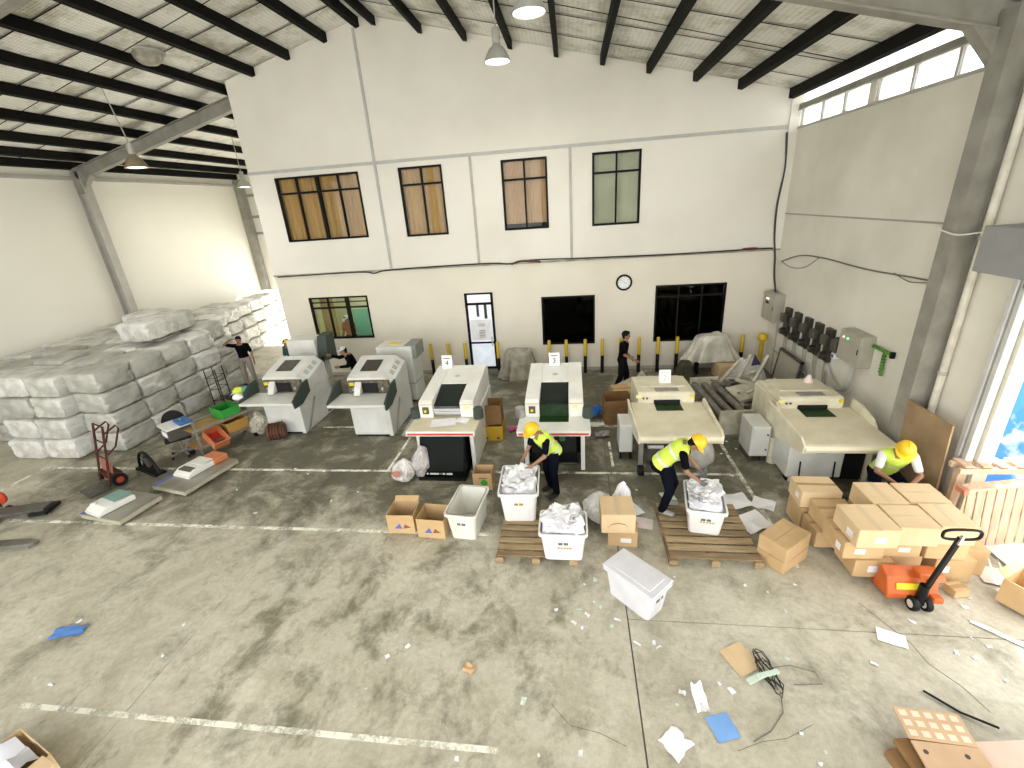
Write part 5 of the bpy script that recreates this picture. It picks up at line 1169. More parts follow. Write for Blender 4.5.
scrap_plate((4.25, 10.9, 0.55), 0.6, 0.7, 0.03, (-0.15, 0.25, -0.4), 'cream machine cover lying across the heap behind the first cover')
scrap_plate((3.75, 11.1, 0.46), 0.5, 0.5, 0.04, (0.1, 0.2, 0.9), 'small square steel cover at the far side of the heap', M_SCRD)
for k, (a, b, lb) in enumerate([((4.0, 10.9, 0.62), (4.5, 11.6, 1.0), 'pale angled bar sticking up from the heap towards the bollard'), ((4.3, 10.7, 0.65), (4.75, 11.2, 1.12), 'second pale bar crossing the heap'), ((3.8, 11.3, 0.55), (4.5, 11.0, 0.82), 'short pale bar lying over the heap'), ((3.95, 10.1, 0.60), (4.7, 10.5, 0.78), 'thin pale bar across the near cover'), ((3.6, 10.9, 0.58), (4.2, 11.5, 0.9), 'pale bar tilted over the far end of the roller frame'), ((4.4, 10.2, 0.62), (4.35, 11.1, 0.66), 'pale bar lying lengthways on the covers')]):
    o = MB().bar(a, b, 0.07, 0.05).build('scrap_bar', M_SCR); tag(o, lb, 'scrap', GS)
tarp((4.55, 11.7, 0.0), 0.95, 0.8, 0.88, mat('white_plastic_sack', (0.70, 0.70, 0.70), (0.55, 0.55, 0.56), scale=4, rough=0.4, bump=0.5, bscale=8), 'white plastic sheet bundled behind the scrap bars', 3.3, 0.55)
o = MB().prism([(-0.12, 0), (0.14, 0.04), (0.0, 0.3)], -0.01, 0.01, 'y').build('blue_flap', mat('dark_navy_cloth', (0.03, 0.03, 0.07)), None, (4.52, 11.25, 0.84), (-0.5, 0.1, 0.2)); tag(o, 'dark navy cloth scrap on the white bundle', 'cloth')
r = thing('leaning_panel', 'framed dull panel leaning on the side wall behind the scrap', 'panel', (5.28, 11.45, 0), 0, None, (0, 0.12, 0))
MB().box(-0.02, 0.02, -0.55, 0.55, 0.04, 1.0).build('panel', mat('dull_panel', (0.40, 0.38, 0.31)), r)
for (y0, y1, z0, z1) in ((-0.6, 0.6, 1.0, 1.06), (-0.6, 0.6, 0.0, 0.05), (-0.6, -0.55, 0, 1.06), (0.55, 0.6, 0, 1.06)): MB().box(-0.035, 0.035, y0, y1, z0, z1).build('frame_bar', M_DMETAL, r)
o = MB().lathe([(0.05, 0), (0.09, 0.01), (0.09, 0.10), (0.05, 0.16), (0.03, 0.2)], (0, 0, 0), 12).build('cup', mat('pink_white_cup', (0.8, 0.66, 0.62)), None, (4.75, 9.2, 1.18), smooth=True); tag(o, 'small pinkish cup on the back of the corner cream machine', 'cup')
# pale scrap on the floor behind the cream machine of the bending worker
r = thing('tangled_frame', 'pale folded stand behind the cream machine beside the walking man', 'stand', (1.75, 11.2, 0), 0.1)
for (a, b) in (((-0.4, -0.3, 0), (0, 0, 0.75)), ((0.4, -0.3, 0), (0, 0, 0.75)), ((-0.4, 0.3, 0), (0, 0.05, 0.75)), ((0.5, 0.3, 0), (0, 0.05, 0.75)), ((-0.5, 0, 0.45), (0.5, 0.05, 0.45)), ((-0.6, -0.2, 0.12), (-0.1, 0, 0.6))):
    MB().bar(a, b, 0.05, 0.05).build('strut', M_SCR, r)
MB().obox((-0.45, -0.1, 0.45), (0.25, 0, 0.12), (0, 0.25, 0), (-0.01, 0, 0.02)).build('plate', M_SCR, r)

# ---- left aisle: hand truck, scales, cart
M_RUST = mat('rusty_red_tube', (0.09, 0.03, 0.018), (0.055, 0.02, 0.012), scale=10, rough=0.7, spec=0.15)
ht = thing('hand_truck', 'rusty red two-wheel hand truck standing before the bales', 'hand truck', (-9.93, 6.98, 0), 2.75); ht.scale = (1.15, 1.15, 1.15)
for s in (-1, 1):
    x = 0.2*s
    MB().tube([(x, 0, 0.06), (x, -0.12, 0.6), (x, -0.24, 1.15)], 0.02, 8).build('upright', M_RUST, ht, smooth=True)
    MB().tube([(x, -0.20, 1.0), (x, -0.42, 1.10), (x, -0.44, 1.02), (x, -0.30, 0.72), (x, -0.15, 0.62)], 0.017, 8).build('handle', M_RUST, ht, smooth=True)
    wh = MB().lathe([(0.04, -0.03), (0.12, -0.04), (0.13, 0), (0.12, 0.04), (0.04, 0.03)], (x*1.35, -0.14, 0.13), 18, 'x').build('wheel', M_BLK, ht, smooth=True)
    MB().lathe([(0.005, -0.035), (0.06, -0.035), (0.06, 0.035), (0.005, 0.035)], (x*1.35, -0.14, 0.13), 12, 'x').build('hub', mat('red_wheel_hub', (0.35, 0.04, 0.02)), wh)
for (z, yy) in ((0.25, -0.04), (0.55, -0.11), (0.85, -0.17), (1.14, -0.24)): MB().tube([(-0.2, yy, z), (0.2, yy, z)], 0.014, 6).build('cross_tube', M_RUST, ht)
MB().box(-0.2, 0.2, -0.06, -0.04, 0.08, 0.50).build('back_plate', mat('faded_red_plate', (0.33, 0.12, 0.09)), ht, rot=(0.2, 0, 0))
MB().box(-0.25, 0.25, 0.0, 0.32, 0.01, 0.025).build('toe_plate', M_DMETAL, ht)
MB().box(-0.22, 0.22, -0.24, -0.05, 0.10, 0.26).build('axle_block', M_RUST, ht, bevel=0.02)
cf = thing('wheel_frame', 'black wire wheel frame leaning behind the hand truck', 'wheel', (-9.42, 7.55, 0), -0.35)
lp = [(0.75*(k/23-0.5), 0, 0.62*max(0, math.sin(PI*k/23))**0.6) for k in range(24)]
MB().tube([(p[0]*1.1, p[1], p[2]*0.75+0.02) for p in lp], 0.03, 8).build('outer_hoop', M_BLK, cf, smooth=True)
MB().tube([(p[0]*0.75, p[1]+0.03, p[2]*0.52+0.03) for p in lp], 0.02, 8).build('inner_hoop', M_BLK, cf, smooth=True)
for k in range(3, 22, 3): MB().tube([(lp[k][0]*1.1, 0, lp[k][2]*0.75+0.02), (lp[k][0]*0.4, 0.05, 0.1)], 0.01, 5).build('spoke', M_BLK, cf)
MB().box(-0.42, 0.42, -0.10, 0.12, 0.0, 0.05).build('foot_bar', M_BLK, cf)
MB().lathe([(0.03, -0.04), (0.12, -0.04), (0.12, 0.04), (0.03, 0.04)], (0.0, 0.03, 0.22), 14, 'y').build('hub', M_DMETAL, cf)
M_PLATE = mat('steel_platform', (0.36, 0.35, 0.30), (0.28, 0.27, 0.22), scale=3, rough=0.3, metal=0.6)
M_SIDE = mat('scale_side_paint', (0.46, 0.43, 0.33), (0.36, 0.33, 0.24), rough=0.5)
def scale(loc, w, d, rz, label, feet=True):
    r = thing('platform_scale', label, 'scale', loc, rz, 'platform scales in the left aisle')
    MB().box(-w/2, w/2, -d/2, d/2, 0.05, 0.14).build('frame', M_SIDE, r, bevel=0.008)
    MB().box(-w/2-0.005, w/2+0.005, -d/2-0.005, d/2+0.005, 0.14, 0.152).build('top_plate', M_PLATE, r, bevel=0.003)
    MB().box(-w/2-0.006, -w/2+0.10, -d/2, d/2, 0.150, 0.155).build('edge_tape', mat('violet_blue_tape', (0.12, 0.13, 0.35)), r)
    for (x, y) in ((-1, -1), (1, -1), (-1, 1), (1, 1)): MB().lathe([(0.03, 0), (0.04, 0.01), (0.02, 0.05)], (x*(w/2-0.08), y*(d/2-0.08), 0), 10).build('foot', M_BLK, r)
    return r
scale((-8.66, 6.18, 0), 1.02, 0.80, -0.16, 'nearer platform scale with a teal topped weight box')
scale((-8.02, 7.32, 0), 0.92, 1.26, -0.20, 'longer platform scale touching the crate cart')
def weigher(loc, rz, label, teal):
    r = thing('bench_weigher', label, 'scale', loc, rz)
    MB().prism([(-0.30, 0), (0.30, 0), (0.30, 0.10), (0.0, 0.13), (-0.18, 0.13), (-0.30, 0.06)], -0.24, 0.24, 'x').build('body', M_MW, r, bevel=0.012)
    if teal:
        MB().box(-0.2, 0.2, -0.02, 0.28, 0.125, 0.15).build('tray', mat('teal_grey_tray', (0.20, 0.33, 0.30)), r, bevel=0.008)
        MB().lathe([(0.04, 0.10), (0.06, 0.11), (0.05, 0.16), (0.02, 0.17)], (-0.12, -0.2, 0), 12).build('knob', M_MW, r)
    else:
        MB().box(-0.15, 0.20, -0.24, -0.10, 0.115, 0.135).build('display', mat('grey_display', (0.10, 0.11, 0.08)), r)
        MB().box(-0.2, 0.2, 0.02, 0.28, 0.125, 0.14).build('tray', M_MW, r)
    MB().box(-0.24, 0.24, -0.32, -0.28, -0.002, 0.04).build('front_bar', M_MW, r)
    return r
weigher((-8.82, 6.14, 0.156), -0.30, 'white bench weigher with teal tray on the nearer platform scale', True)
weigher((-8.10, 7.40, 0.156), -0.25, 'white bench weigher with a grey display on the longer platform scale', False)
M_TRAYO = mat('orange_tray', (0.60, 0.20, 0.08), rough=0.5)
o = MB().box(-0.22, 0.22, -0.16, 0.16, 0, 0.12).build('orange_box', M_TRAYO, None, (-7.95, 7.79, 0.157), (0, 0, -0.25), bevel=0.01); tag(o, 'orange flat box behind the grey display weigher', 'box')
# crate cart
ct = thing('crate_cart', 'wheeled cart loaded with crates between bales and hooded machine', 'cart', (-8.46, 8.72, 0), -0.42)
for (x, y) in ((-0.28, -0.62), (0.28, -0.62), (-0.28, 0.62), (0.28, 0.62)):
    MB().box(x-0.02, x+0.02, y-0.02, y+0.02, 0.12, 0.95).build('post', M_CHROME, ct)
    cs = MB().lathe([(0.02, -0.02), (0.06, -0.022), (0.065, 0), (0.06, 0.022), (0.02, 0.02)], (x, y, 0.065), 14, 'x').build('castor', M_BLK, ct, smooth=True)
for z in (0.30, 0.72):
    MB().box(-0.32, 0.32, -0.68, 0.68, z-0.015, z).build('shelf', mat('cart_shelf', (0.36, 0.22, 0.06), (0.26, 0.15, 0.04)), ct)
    for x in (-0.31, 0.31): MB().box(x-0.012, x+0.012, -0.68, 0.68, z, z+0.05).build('shelf_rail', M_CHROME, ct)
def crate(loc, w, d, h, rz, m, label, rot=None, mi=None):
    r = thing('plastic_crate', label, 'crate', loc, rz, None, rot); t = 0.012
    for (a, b, c, e) in ((-w/2, w/2, -d/2, -d/2+t), (-w/2, w/2, d/2-t, d/2), (-w/2, -w/2+t, -d/2+t, d/2-t), (w/2-t, w/2, -d/2+t, d/2-t)): MB().box(a, b, c, e, 0, h).build('wall', m, r)
    MB().box(-w/2+t, w/2-t, -d/2+t, d/2-t, 0, t).build('base', mi or m, r)
    MB().box(-w/2-0.012, w/2+0.012, -d/2-0.012, -d/2, h-0.03, h).box(-w/2-0.012, w/2+0.012, d/2, d/2+0.012, h-0.03, h).box(-w/2-0.012, -w/2, -d/2, d/2, h-0.03, h).box(w/2, w/2+0.012, -d/2, d/2, h-0.03, h).build('rim', m, r)
    return r
M_GCR = mat('green_crate', (0.03, 0.30, 0.04), (0.02, 0.22, 0.03), rough=0.4)
def on_cart(u, v, z): c, s = math.cos(-0.42), math.sin(-0.42); return (-8.46+u*c-v*s, 8.72+u*s+v*c, z)
crate(on_cart(0.02, 0.22, 0.722), 0.52, 0.42, 0.24, -0.42, M_GCR, 'bright green crate on top of the cart')
crate(on_cart(0.20, -0.25, 0.305), 0.50, 0.34, 0.22, -0.42, M_TRAYO, 'orange framed crate with red lining at the cart side', (0.0, 0.55, -0.42), mat('red_lining', (0.45, 0.03, 0.02)))
crate(on_cart(0.02, 0.28, 0.302), 0.50, 0.50, 0.30, -0.42, mat('ochre_crate', (0.40, 0.22, 0.05), rough=0.5), 'ochre crate on the lower shelf of the cart')
r = thing('clothes_bundle', 'black and white cloth bundle heaped at the head of the cart', 'cloth', on_cart(-0.05, 0.55, 0.98), -0.4)
for k, (m, w) in enumerate(((M_BLK, 0.2), (M_PAPER, 0.16), (M_BLK, 0.12), (M_PAPER, 0.14))):
    MB().ell((0.12*(k-1.5), 0.06*math.sin(k*2), 0.05+0.02*k), w, 0.12, 0.08, 10, 7).build('fold', m, r, smooth=True)
r = thing('yellow_cap', 'lime yellow and teal caps lying on the cloth bundle', 'hat', on_cart(-0.10, 0.75, 1.12), 0.3)
MB().ell((-0.05, 0, 0), 0.15, 0.13, 0.12, 12, 8).build('crown', mat('lime_cap', (0.62, 0.75, 0.05)), r, smooth=True)
MB().ell((0.12, 0.02, 0), 0.14, 0.12, 0.12, 12, 8).build('teal_crown', mat('teal_cap', (0.08, 0.30, 0.22)), r, smooth=True)
MB().lathe([(0.02, 0), (0.17, -0.02), (0.17, -0.005), (0.02, 0.012)], (-0.05, 0, -0.03), 16).build('brim', MATS['lime_cap'], r)
# office chair with a box on it
oc = thing('office_chair', 'black swivel chair with a white box and blue file on its seat', 'chair', (-9.22, 8.30, 0), 0.75)
sb = [];
for k in range(14):
    a = PI*k/13; sb.append((0.25*math.cos(a), 0.62+0.42*max(0, math.sin(a))**0.7))
sb += [(-0.23, 0.56), (0.23, 0.56)]
MB().prism(sb, 0.26, 0.33, 'y').build('backrest', M_BLK, oc, bevel=0.02, seg=2)
MB().bar((0, 0.1, 0.46), (0, 0.31, 0.70), 0.06, 0.03).build('back_bracket', M_BLK, oc)
MB().box(-0.26, 0.26, -0.26, 0.24, 0.44, 0.53).build('seat', M_BLK, oc, bevel=0.03, seg=2)
MB().cyl((0, 0, 0.10), (0, 0, 0.44), 0.03).build('gas_post', M_CHROME, oc)
for k in range(5):
    a = 2*PI*k/5; lg = MB().bar((0, 0, 0.10), (0.28*math.cos(a), 0.28*math.sin(a), 0.07), 0.04, 0.03).build('leg', M_CHROME, oc)
    MB().ell((0.28*math.cos(a), 0.28*math.sin(a), 0.032), 0.03, 0.03, 0.032, 8, 6).build('castor', M_BLK, lg)
o = thing('lidded_tray', 'white topped dark tray on the black swivel chair', 'box', (-9.15, 8.25, 0.535), -0.5)
MB().box(-0.28, 0.28, -0.24, 0.22, 0, 0.26).build('body', mat('dark_olive_box', (0.06, 0.055, 0.045)), o, bevel=0.01)
MB().box(-0.30, 0.30, -0.26, 0.24, 0.26, 0.30).build('lid', M_MW, o, bevel=0.01)
MB().box(-0.05, 0.2, -0.265, -0.24, 0.10, 0.22).build('label', M_LABEL, o)
o = MB().box(-0.2, 0.2, -0.13, 0.13, 0, 0.08).build('blue_file', mat('blue_file', (0.03, 0.12, 0.33)), None, (-8.95, 8.30, 0.84), (0, 0, -0.5), bevel=0.01); tag(o, 'blue file lying on the white tray lid', 'file')
# plant trolley frame by the standing man
r = thing('rod_trolley', 'thin black rod trolley standing beside the bales', 'trolley', (-10.45, 11.2, 0), 0.2)
for (x, y) in ((-0.15, -0.2), (0.15, -0.2), (-0.15, 0.2), (0.15, 0.2)): MB().tube([(x, y, 0), (x, y, 1.15)], 0.014, 6).build('post', M_BLK, r)
for z in (0.2, 0.55, 0.9): MB().tube([(-0.15, -0.2, z), (0.15, -0.2, z), (0.15, 0.2, z), (-0.15, 0.2, z)], 0.01, 5, close=True).build('rung', M_BLK, r)
# motor with rusty coil, clear bag by the hooded machine
r = thing('rusty_motor', 'rusty brown motor lying on the floor before the bale-side machine', 'motor', (-7.25, 9.02, 0), 0.4)
MB().lathe([(0.02, -0.22), (0.17, -0.20), (0.20, 0), (0.17, 0.2), (0.02, 0.22)], (0, 0, 0.22), 16, 'x').build('casing', mat('rust_brown', (0.13, 0.05, 0.022), (0.06, 0.025, 0.012), scale=9, rough=0.8), r, smooth=True)
for k in range(5): MB().lathe([(0.19, -0.012), (0.225, -0.012), (0.225, 0.012), (0.19, 0.012)], (-0.14+0.07*k, 0, 0.22), 16, 'x').build('fin', MATS['rust_brown'], r)
MB().box(-0.2, 0.2, -0.16, 0.16, 0, 0.06).build('base', M_DMETAL, r)
def sack(loc, w, h, m, label, seed, lean=0.0, cat='bag'):
    """crumpled plastic sack: faceted lump with a gathered neck"""
    bm = bmesh.new(); bmesh.ops.create_icosphere(bm, subdivisions=4, radius=1.0)
    for v in bm.verts:
        p = v.co.normalized(); t = (p.z+1)/2
        n1 = noise.noise(p*1.6+Vector((seed, 0, 0))); n2 = abs(noise.noise(p*3.7+Vector((0, seed, 0)))); n3 = abs(noise.noise(p*8+Vector((0, 0, seed))))
        k = 1+0.22*n1-0.30*n2-0.14*n3
        sq = 1.0-0.45*max(0, t-0.55)/0.45
        v.co = Vector((p.x*w/2*k*sq*1.1+lean*t, p.y*w/2*k*sq, max(0.0, (0.5+0.5*p.z*(1.0+0.10*n1-0.1*n3))*h)))
    me = bpy.data.meshes.new('plastic_sack'); bm.to_mesh(me); bm.free()
    o = mobj('plastic_sack', me, m, None, loc); return tag(o, label, cat)
M_CLR = mat('clear_plastic_film', (0.52, 0.50, 0.42), (0.34, 0.32, 0.25), scale=5, rough=0.25, bump=0.8, bscale=10)
sack((-7.95, 9.30, 0), 0.5, 0.62, M_CLR, 'crumpled clear plastic bag beside the rusty motor', 4.0, 0.05)
M_SACK = mat('white_woven_sack', (0.72, 0.70, 0.68), (0.50, 0.46, 0.44), scale=6, rough=0.5, bump=0.7, bscale=12)
sack((-3.42, 7.30, 0), 0.44, 0.52, M_SACK, 'white and reddish plastic sack on the floor outside the black hopper', 7.0, 0.08)
sack((-3.10, 7.48, 0), 0.42, 0.72, mat('mauve_grey_sack', (0.52, 0.50, 0.49), (0.38, 0.35, 0.35), scale=6, rough=0.45, bump=0.7, bscale=12), 'taller grey sack leaning on the black hopper', 12.0, 0.1)
o = MB().lathe([(0.005, -0.004), (0.09, -0.004), (0.09, 0.0)], (0, 0, 0), 14, 'y').build('red_print', mat('faded_red_print', (0.5, 0.22, 0.18)), bpy.data.objects.get('plastic_sack.001'), (-0.02, -0.215, 0.30), (0.25, 0, 0))
sack((0.42, 6.25, 0), 0.55, 0.55, mat('white_film_bag', (0.70, 0.70, 0.68), (0.5, 0.49, 0.46), scale=5, rough=0.3, bump=0.7, bscale=9), 'white film bag slumped behind the stacked cartons', 15.0, -0.05)
sack((0.72, 6.40, 0.0), 0.3, 0.66, M_PAPER, 'white paper bag with a pointed tip behind the stacked cartons', 19.0, 0.06)

# ---- trolley at the left border, boxes at the lower corners
r = thing('low_trolley', 'dark low trolley with red wheel cut by the left border', 'trolley', (-10.55, 6.0, 0), 0.3)
MB().box(-0.9, 0.35, -0.14, 0.14, 0.10, 0.17).build('deck', M_DMETAL, r, bevel=0.01)
MB().box(0.1, 0.42, -0.2, 0.2, 0.05, 0.12).build('nose_plate', M_BLK, r, bevel=0.01)
for y in (-0.2, 0.2): MB().lathe([(0.02, -0.03), (0.08, -0.03), (0.08, 0.03), (0.02, 0.03)], (-0.5, y, 0.08), 14, 'y').build('wheel', M_BLK, r)
MB().lathe([(0.02, -0.03), (0.16, -0.03), (0.16, 0.03), (0.02, 0.03)], (-0.7, 0.3, 0.30), 16, 'y').build('red_disc', M_RED, r)
MB().tube([(-0.6, 0.2, 0.15), (-0.75, 0.25, 0.7)], 0.02, 6).build('handle', M_BLK, r)
r = thing('fork_end', 'grey fork tips of a pallet truck poking in at the left border', 'pallet jack', (-9.75, 5.13, 0), 0.12)
MB().prism([(-0.9, -0.10), (0.25, -0.10), (0.42, -0.05), (0.42, 0.05), (0.25, 0.10), (-0.9, 0.10)], 0.05, 0.11, 'z').build('fork', mat('worn_grey_fork', (0.17, 0.165, 0.14), (0.08, 0.075, 0.06), scale=5, rough=0.5), r, bevel=0.015)
MB().lathe([(0.01, -0.06), (0.05, -0.06), (0.05, 0.06), (0.01, 0.06)], (0.26, 0, 0.05), 12, 'y').build('load_roller', M_CHROME, r)
oc1 = open_carton((-5.42, 1.93, 0), 0.62, 0.56, 0.40, -0.3, 'open carton with a green sticker and packing cut by the lower left corner', M_CARDP)
MB().obox((0.40, 0.0, 0.43), (0.13, 0, 0.02), (0, 0.24, 0), (-0.001, 0, 0.006)).build('flap', M_CARDP, oc1)
MB().obox((0.42, -0.08, 0.442), (0.05, 0, 0.008), (0, 0.10, 0), (-0.0005, 0, 0.003)).build('green_sticker', mat('light_green_sticker', (0.25, 0.65, 0.2)), oc1)
sheet('packing_sheet', 'grey white packing sheet bulging from the lower left carton', (-5.42, 1.93, 0.30), 0.50, 0.44, -0.3, mat('lilac_packing', (0.66, 0.66, 0.72)), None, 0.14, 'packing')
carton((-6.02, 1.88, 0), 0.5, 0.45, 0.36, 0.0, 'navy and bright blue box beyond the lower left carton', mat('navy_box', (0.01, 0.015, 0.08), (0.02, 0.12, 0.5), scale=3), None, 'x', (), None)
tag(MB().box(-0.28, 0.28, -0.3, 0.3, 0, 0.02).build('grey_board', mat('grey_board', (0.5, 0.5, 0.46)), None, (-4.88, 1.78, 0), (0, 0, 0.5)), 'pale grey board on the floor beside the lower left carton', 'board')
# lower right: flattened cartons
M_FLAT = mat('flattened_cardboard', (0.58, 0.40, 0.25), (0.52, 0.35, 0.21), scale=3, rough=0.85)
GF = 'flattened cartons in the lower right corner'
def flat(loc, w, d, rz, label, m=M_FLAT, rot=None, t=0.02, pattern=False):
    r = thing('flattened_carton', label, 'cardboard', loc, rz, GF, rot)
    MB().box(-w/2, w/2, -d/2, d/2, 0, t).build('sheet', m, r, bevel=0.004)
    if pattern:
        for i in range(5):
            for k in range(3):
                MB().box(-w/2+0.03+i*w/5.2, -w/2+0.03+i*w/5.2+0.062, -d/2+0.025+k*d/3.2, -d/2+0.025+k*d/3.2+0.05, t, t+0.002).build('pale_square', mat('pale_print_square', (0.80, 0.64, 0.48)), r)
    return r
flat((3.25, 3.11, 0.25), 0.54, 0.27, -0.05, 'checked flattened carton on top at the lower right', M_FLAT, (0.10, 0.0, -0.06), 0.015, True)
f2 = flat((3.24, 2.74, 0.22), 0.54, 0.46, -0.05, 'flattened carton with two round holes below the checked one', M_FLAT, (0.03, 0.0, -0.04))
for x in (-0.2, 0.12): MB().lathe([(0.005, 0.02), (0.02, 0.02), (0.02, 0.023)], (x, 0.14, 0), 12).build('round_hole', M_INK, f2)
flat((3.22, 2.80, 0.12), 0.62, 0.52, 0.12, 'dark brown flattened carton underneath at the lower right', M_CARDD, None, 0.06)
flat((3.18, 2.78, 0.0), 0.66, 0.52, 0.2, 'lowest dark flattened carton on the floor at the lower right', M_CARDD, None, 0.10)
flat((3.88, 2.86, 0.14), 0.62, 0.46, 0.1, 'pale pinkish flattened carton at the right border', mat('pink_cardboard', (0.66, 0.50, 0.40)), (0.08, -0.03, 0.1))
open_carton((5.42, 4.78, 0.05), 0.42, 0.4, 0.34, 0.5, 'brown carton tipped by the right border near the doorway', M_CARD, 0.1)

# ---- floor litter
BLUE = mat('bright_blue_sheet', (0.10, 0.26, 0.66), rough=0.5); BLUE2 = mat('pale_blue_card', (0.20, 0.40, 0.78), rough=0.5)
sheet('plastic_sheet', 'torn blue plastic sheet alone on the left floor', (-6.85, 3.63, 0), 0.42, 0.2, 0.25, BLUE, None, 0.04, 'plastic', None, 3.0, True)
sheet('blue_card', 'square blue card on the floor at lower right', (1.42, 3.10, 0), 0.24, 0.24, 0.30, BLUE2, None, 0.012, 'card')
sheet('paper_sheet', 'cut-corner white paper nearest the bottom of the picture', (0.93, 2.92, 0), 0.26, 0.25, 0.75, M_PAPER, None, 0.015, 'paper', None, 9.0, True)
sheet('crumpled_paper', 'white paper curled upright behind the blue card', (1.23, 3.36, 0.02), 0.16, 0.28, 0.2, M_PAPER, None, 0.08, 'paper', (0.35, 0.4, 0.3), 5.0, True)
sheet('cardboard_piece', 'tan cardboard piece beside the wire coil', (1.83, 3.86, 0), 0.30, 0.34, 0.45, M_CARDP, None, 0.012, 'cardboard')
sheet('cardboard_piece', 'small orange tan cardboard scrap in the middle of the floor', (-1.26, 3.51, 0), 0.14, 0.10, -0.3, mat('orange_tan', (0.62, 0.40, 0.22)), None, 0.03, 'cardboard')
sheet('paper_sheet', 'white paper on the floor below the jack wheels', (3.63, 4.25, 0), 0.28, 0.2, -0.4)
sheet('paper_sheet', 'white sheet beside the stacked cartons, upper of two', (0.98, 6.55, 0), 0.22, 0.34, 0.5)
sheet('paper_sheet', 'pinkish sheet beside the stacked cartons', (1.10, 6.18, 0), 0.28, 0.26, -0.2, mat('pink_paper', (0.76, 0.66, 0.64)))
sheet('paper_sheet', 'large white sheet at the far corner of the second pallet', (2.72, 6.82, 0), 0.46, 0.40, 0.2, M_PAPER, None, 0.03)
sheet('paper_sheet', 'white sheet lying across the painted line', (3.15, 6.75, 0), 0.34, 0.32, -0.5, M_PAPER, None, 0.03)
sheet('paper_sheet', 'folded white sheet between pallet and brown carton pair', (2.80, 6.25, 0), 0.52, 0.40, 0.5, M_PAPER, None, 0.05)
sheet('paper_sheet', 'white sheet half under the bin of the bending worker', (2.42, 6.78, 0), 0.26, 0.24, 0.1)
sheet('paper_sheet', 'green white sheet behind the bending worker\'s pallet', (1.62, 6.92, 0), 0.22, 0.26, 0.3, mat('pale_green_paper', (0.62, 0.72, 0.62)))
sheet('paper_sheet', 'small white sheet at the far edge of the upright worker\'s pallet', (-0.10, 6.55, 0.0), 0.36, 0.22, 0.3)
sheet('blue_bag', 'bright blue crumpled bag by the dark open crate', (0.52, 10.2, 0), 0.42, 0.34, 0.4, mat('vivid_blue_bag', (0.03, 0.20, 0.62), rough=0.4), None, 0.22, 'bag', None, 8.0, True)
sheet('paper_sheet', 'white strip of board behind the number 3 machine', (0.45, 9.75, 0), 0.6, 0.16, 0.02)
sheet('magenta_cloth', 'small magenta cloth beside the yellow box', (-1.45, 9.45, 0), 0.22, 0.2, 0.4, mat('magenta_cloth', (0.55, 0.08, 0.25)), None, 0.08, 'cloth', None, 2.0, True)
sheet('paper_scrap_heap', 'shredded grey strips on the floor beside the narrow cabinet', (0.62, 9.2, 0), 0.36, 0.30, 0.1, mat('grey_shreds', (0.45, 0.44, 0.42), (0.1, 0.1, 0.1), scale=25), None, 0.06, 'paper', None, 6.0, True)
sheet('white_strap', 'long white plastic strap on the floor near the right border', (4.85, 4.35, 0), 0.55, 0.06, -0.75, M_PAPER, None, 0.02, 'strap')
sheet('paper_sheet', 'pale cardboard sheets lying by the timber crate foot', (5.55, 5.25, 0), 0.5, 0.34, -0.3, mat('pinkish_sheet', (0.72, 0.60, 0.54)), None, 0.02)
rodo = MB().tube([(3.55, 3.62, 0.02), (3.75, 3.42, 0.02), (3.98, 3.28, 0.04)], 0.012, 6).build('black_rod', M_BLK); tag(rodo, 'thin black rod on the floor above the flattened cartons', 'rod')
# wire coil
coil = []
rc = random.Random(5)
for k in range(90):
    a = k*0.42; rr = 0.13+0.05*math.sin(k*0.7)+rc.uniform(-.02, .02)
    coil.append((0.45*rr*math.cos(a)+0.02*math.sin(k), rr*1.5*math.sin(a), 0.03+0.03*abs(math.sin(k*0.9))))
wc = thing('wire_coil', 'tangled dark wire coil on the floor beside tan cardboard', 'wire', (2.06, 3.70, 0), 0.2)
MB().tube(coil, 0.005, 5).build('coil', M_CAB, wc)
MB().tube([(0.02, -0.2, 0.02), (-0.08, -0.4, 0.01), (-0.30, -0.55, 0.01), (-0.52, -0.62, 0.01)], 0.005, 5).build('tail', M_CABG, wc)
MB().tube([(0.05, 0.05, 0.02), (0.30, 0.06, 0.01), (0.52, -0.05, 0.01), (0.50, -0.18, 0.01), (0.2, -0.15, 0.01)], 0.004, 5).build('loose_loop', M_CABG, wc)
MB().box(-0.14, 0.10, -0.06, -0.01, 0.05, 0.075).build('label_strip', mat('pale_green_strip', (0.6, 0.72, 0.62)), wc, rot=(0, 0, 0.1))
MB().box(-0.28, -0.10, -0.03, 0.03, 0.03, 0.05).build('label_strip', MATS['pale_green_strip'], wc, rot=(0, 0, 0.3))
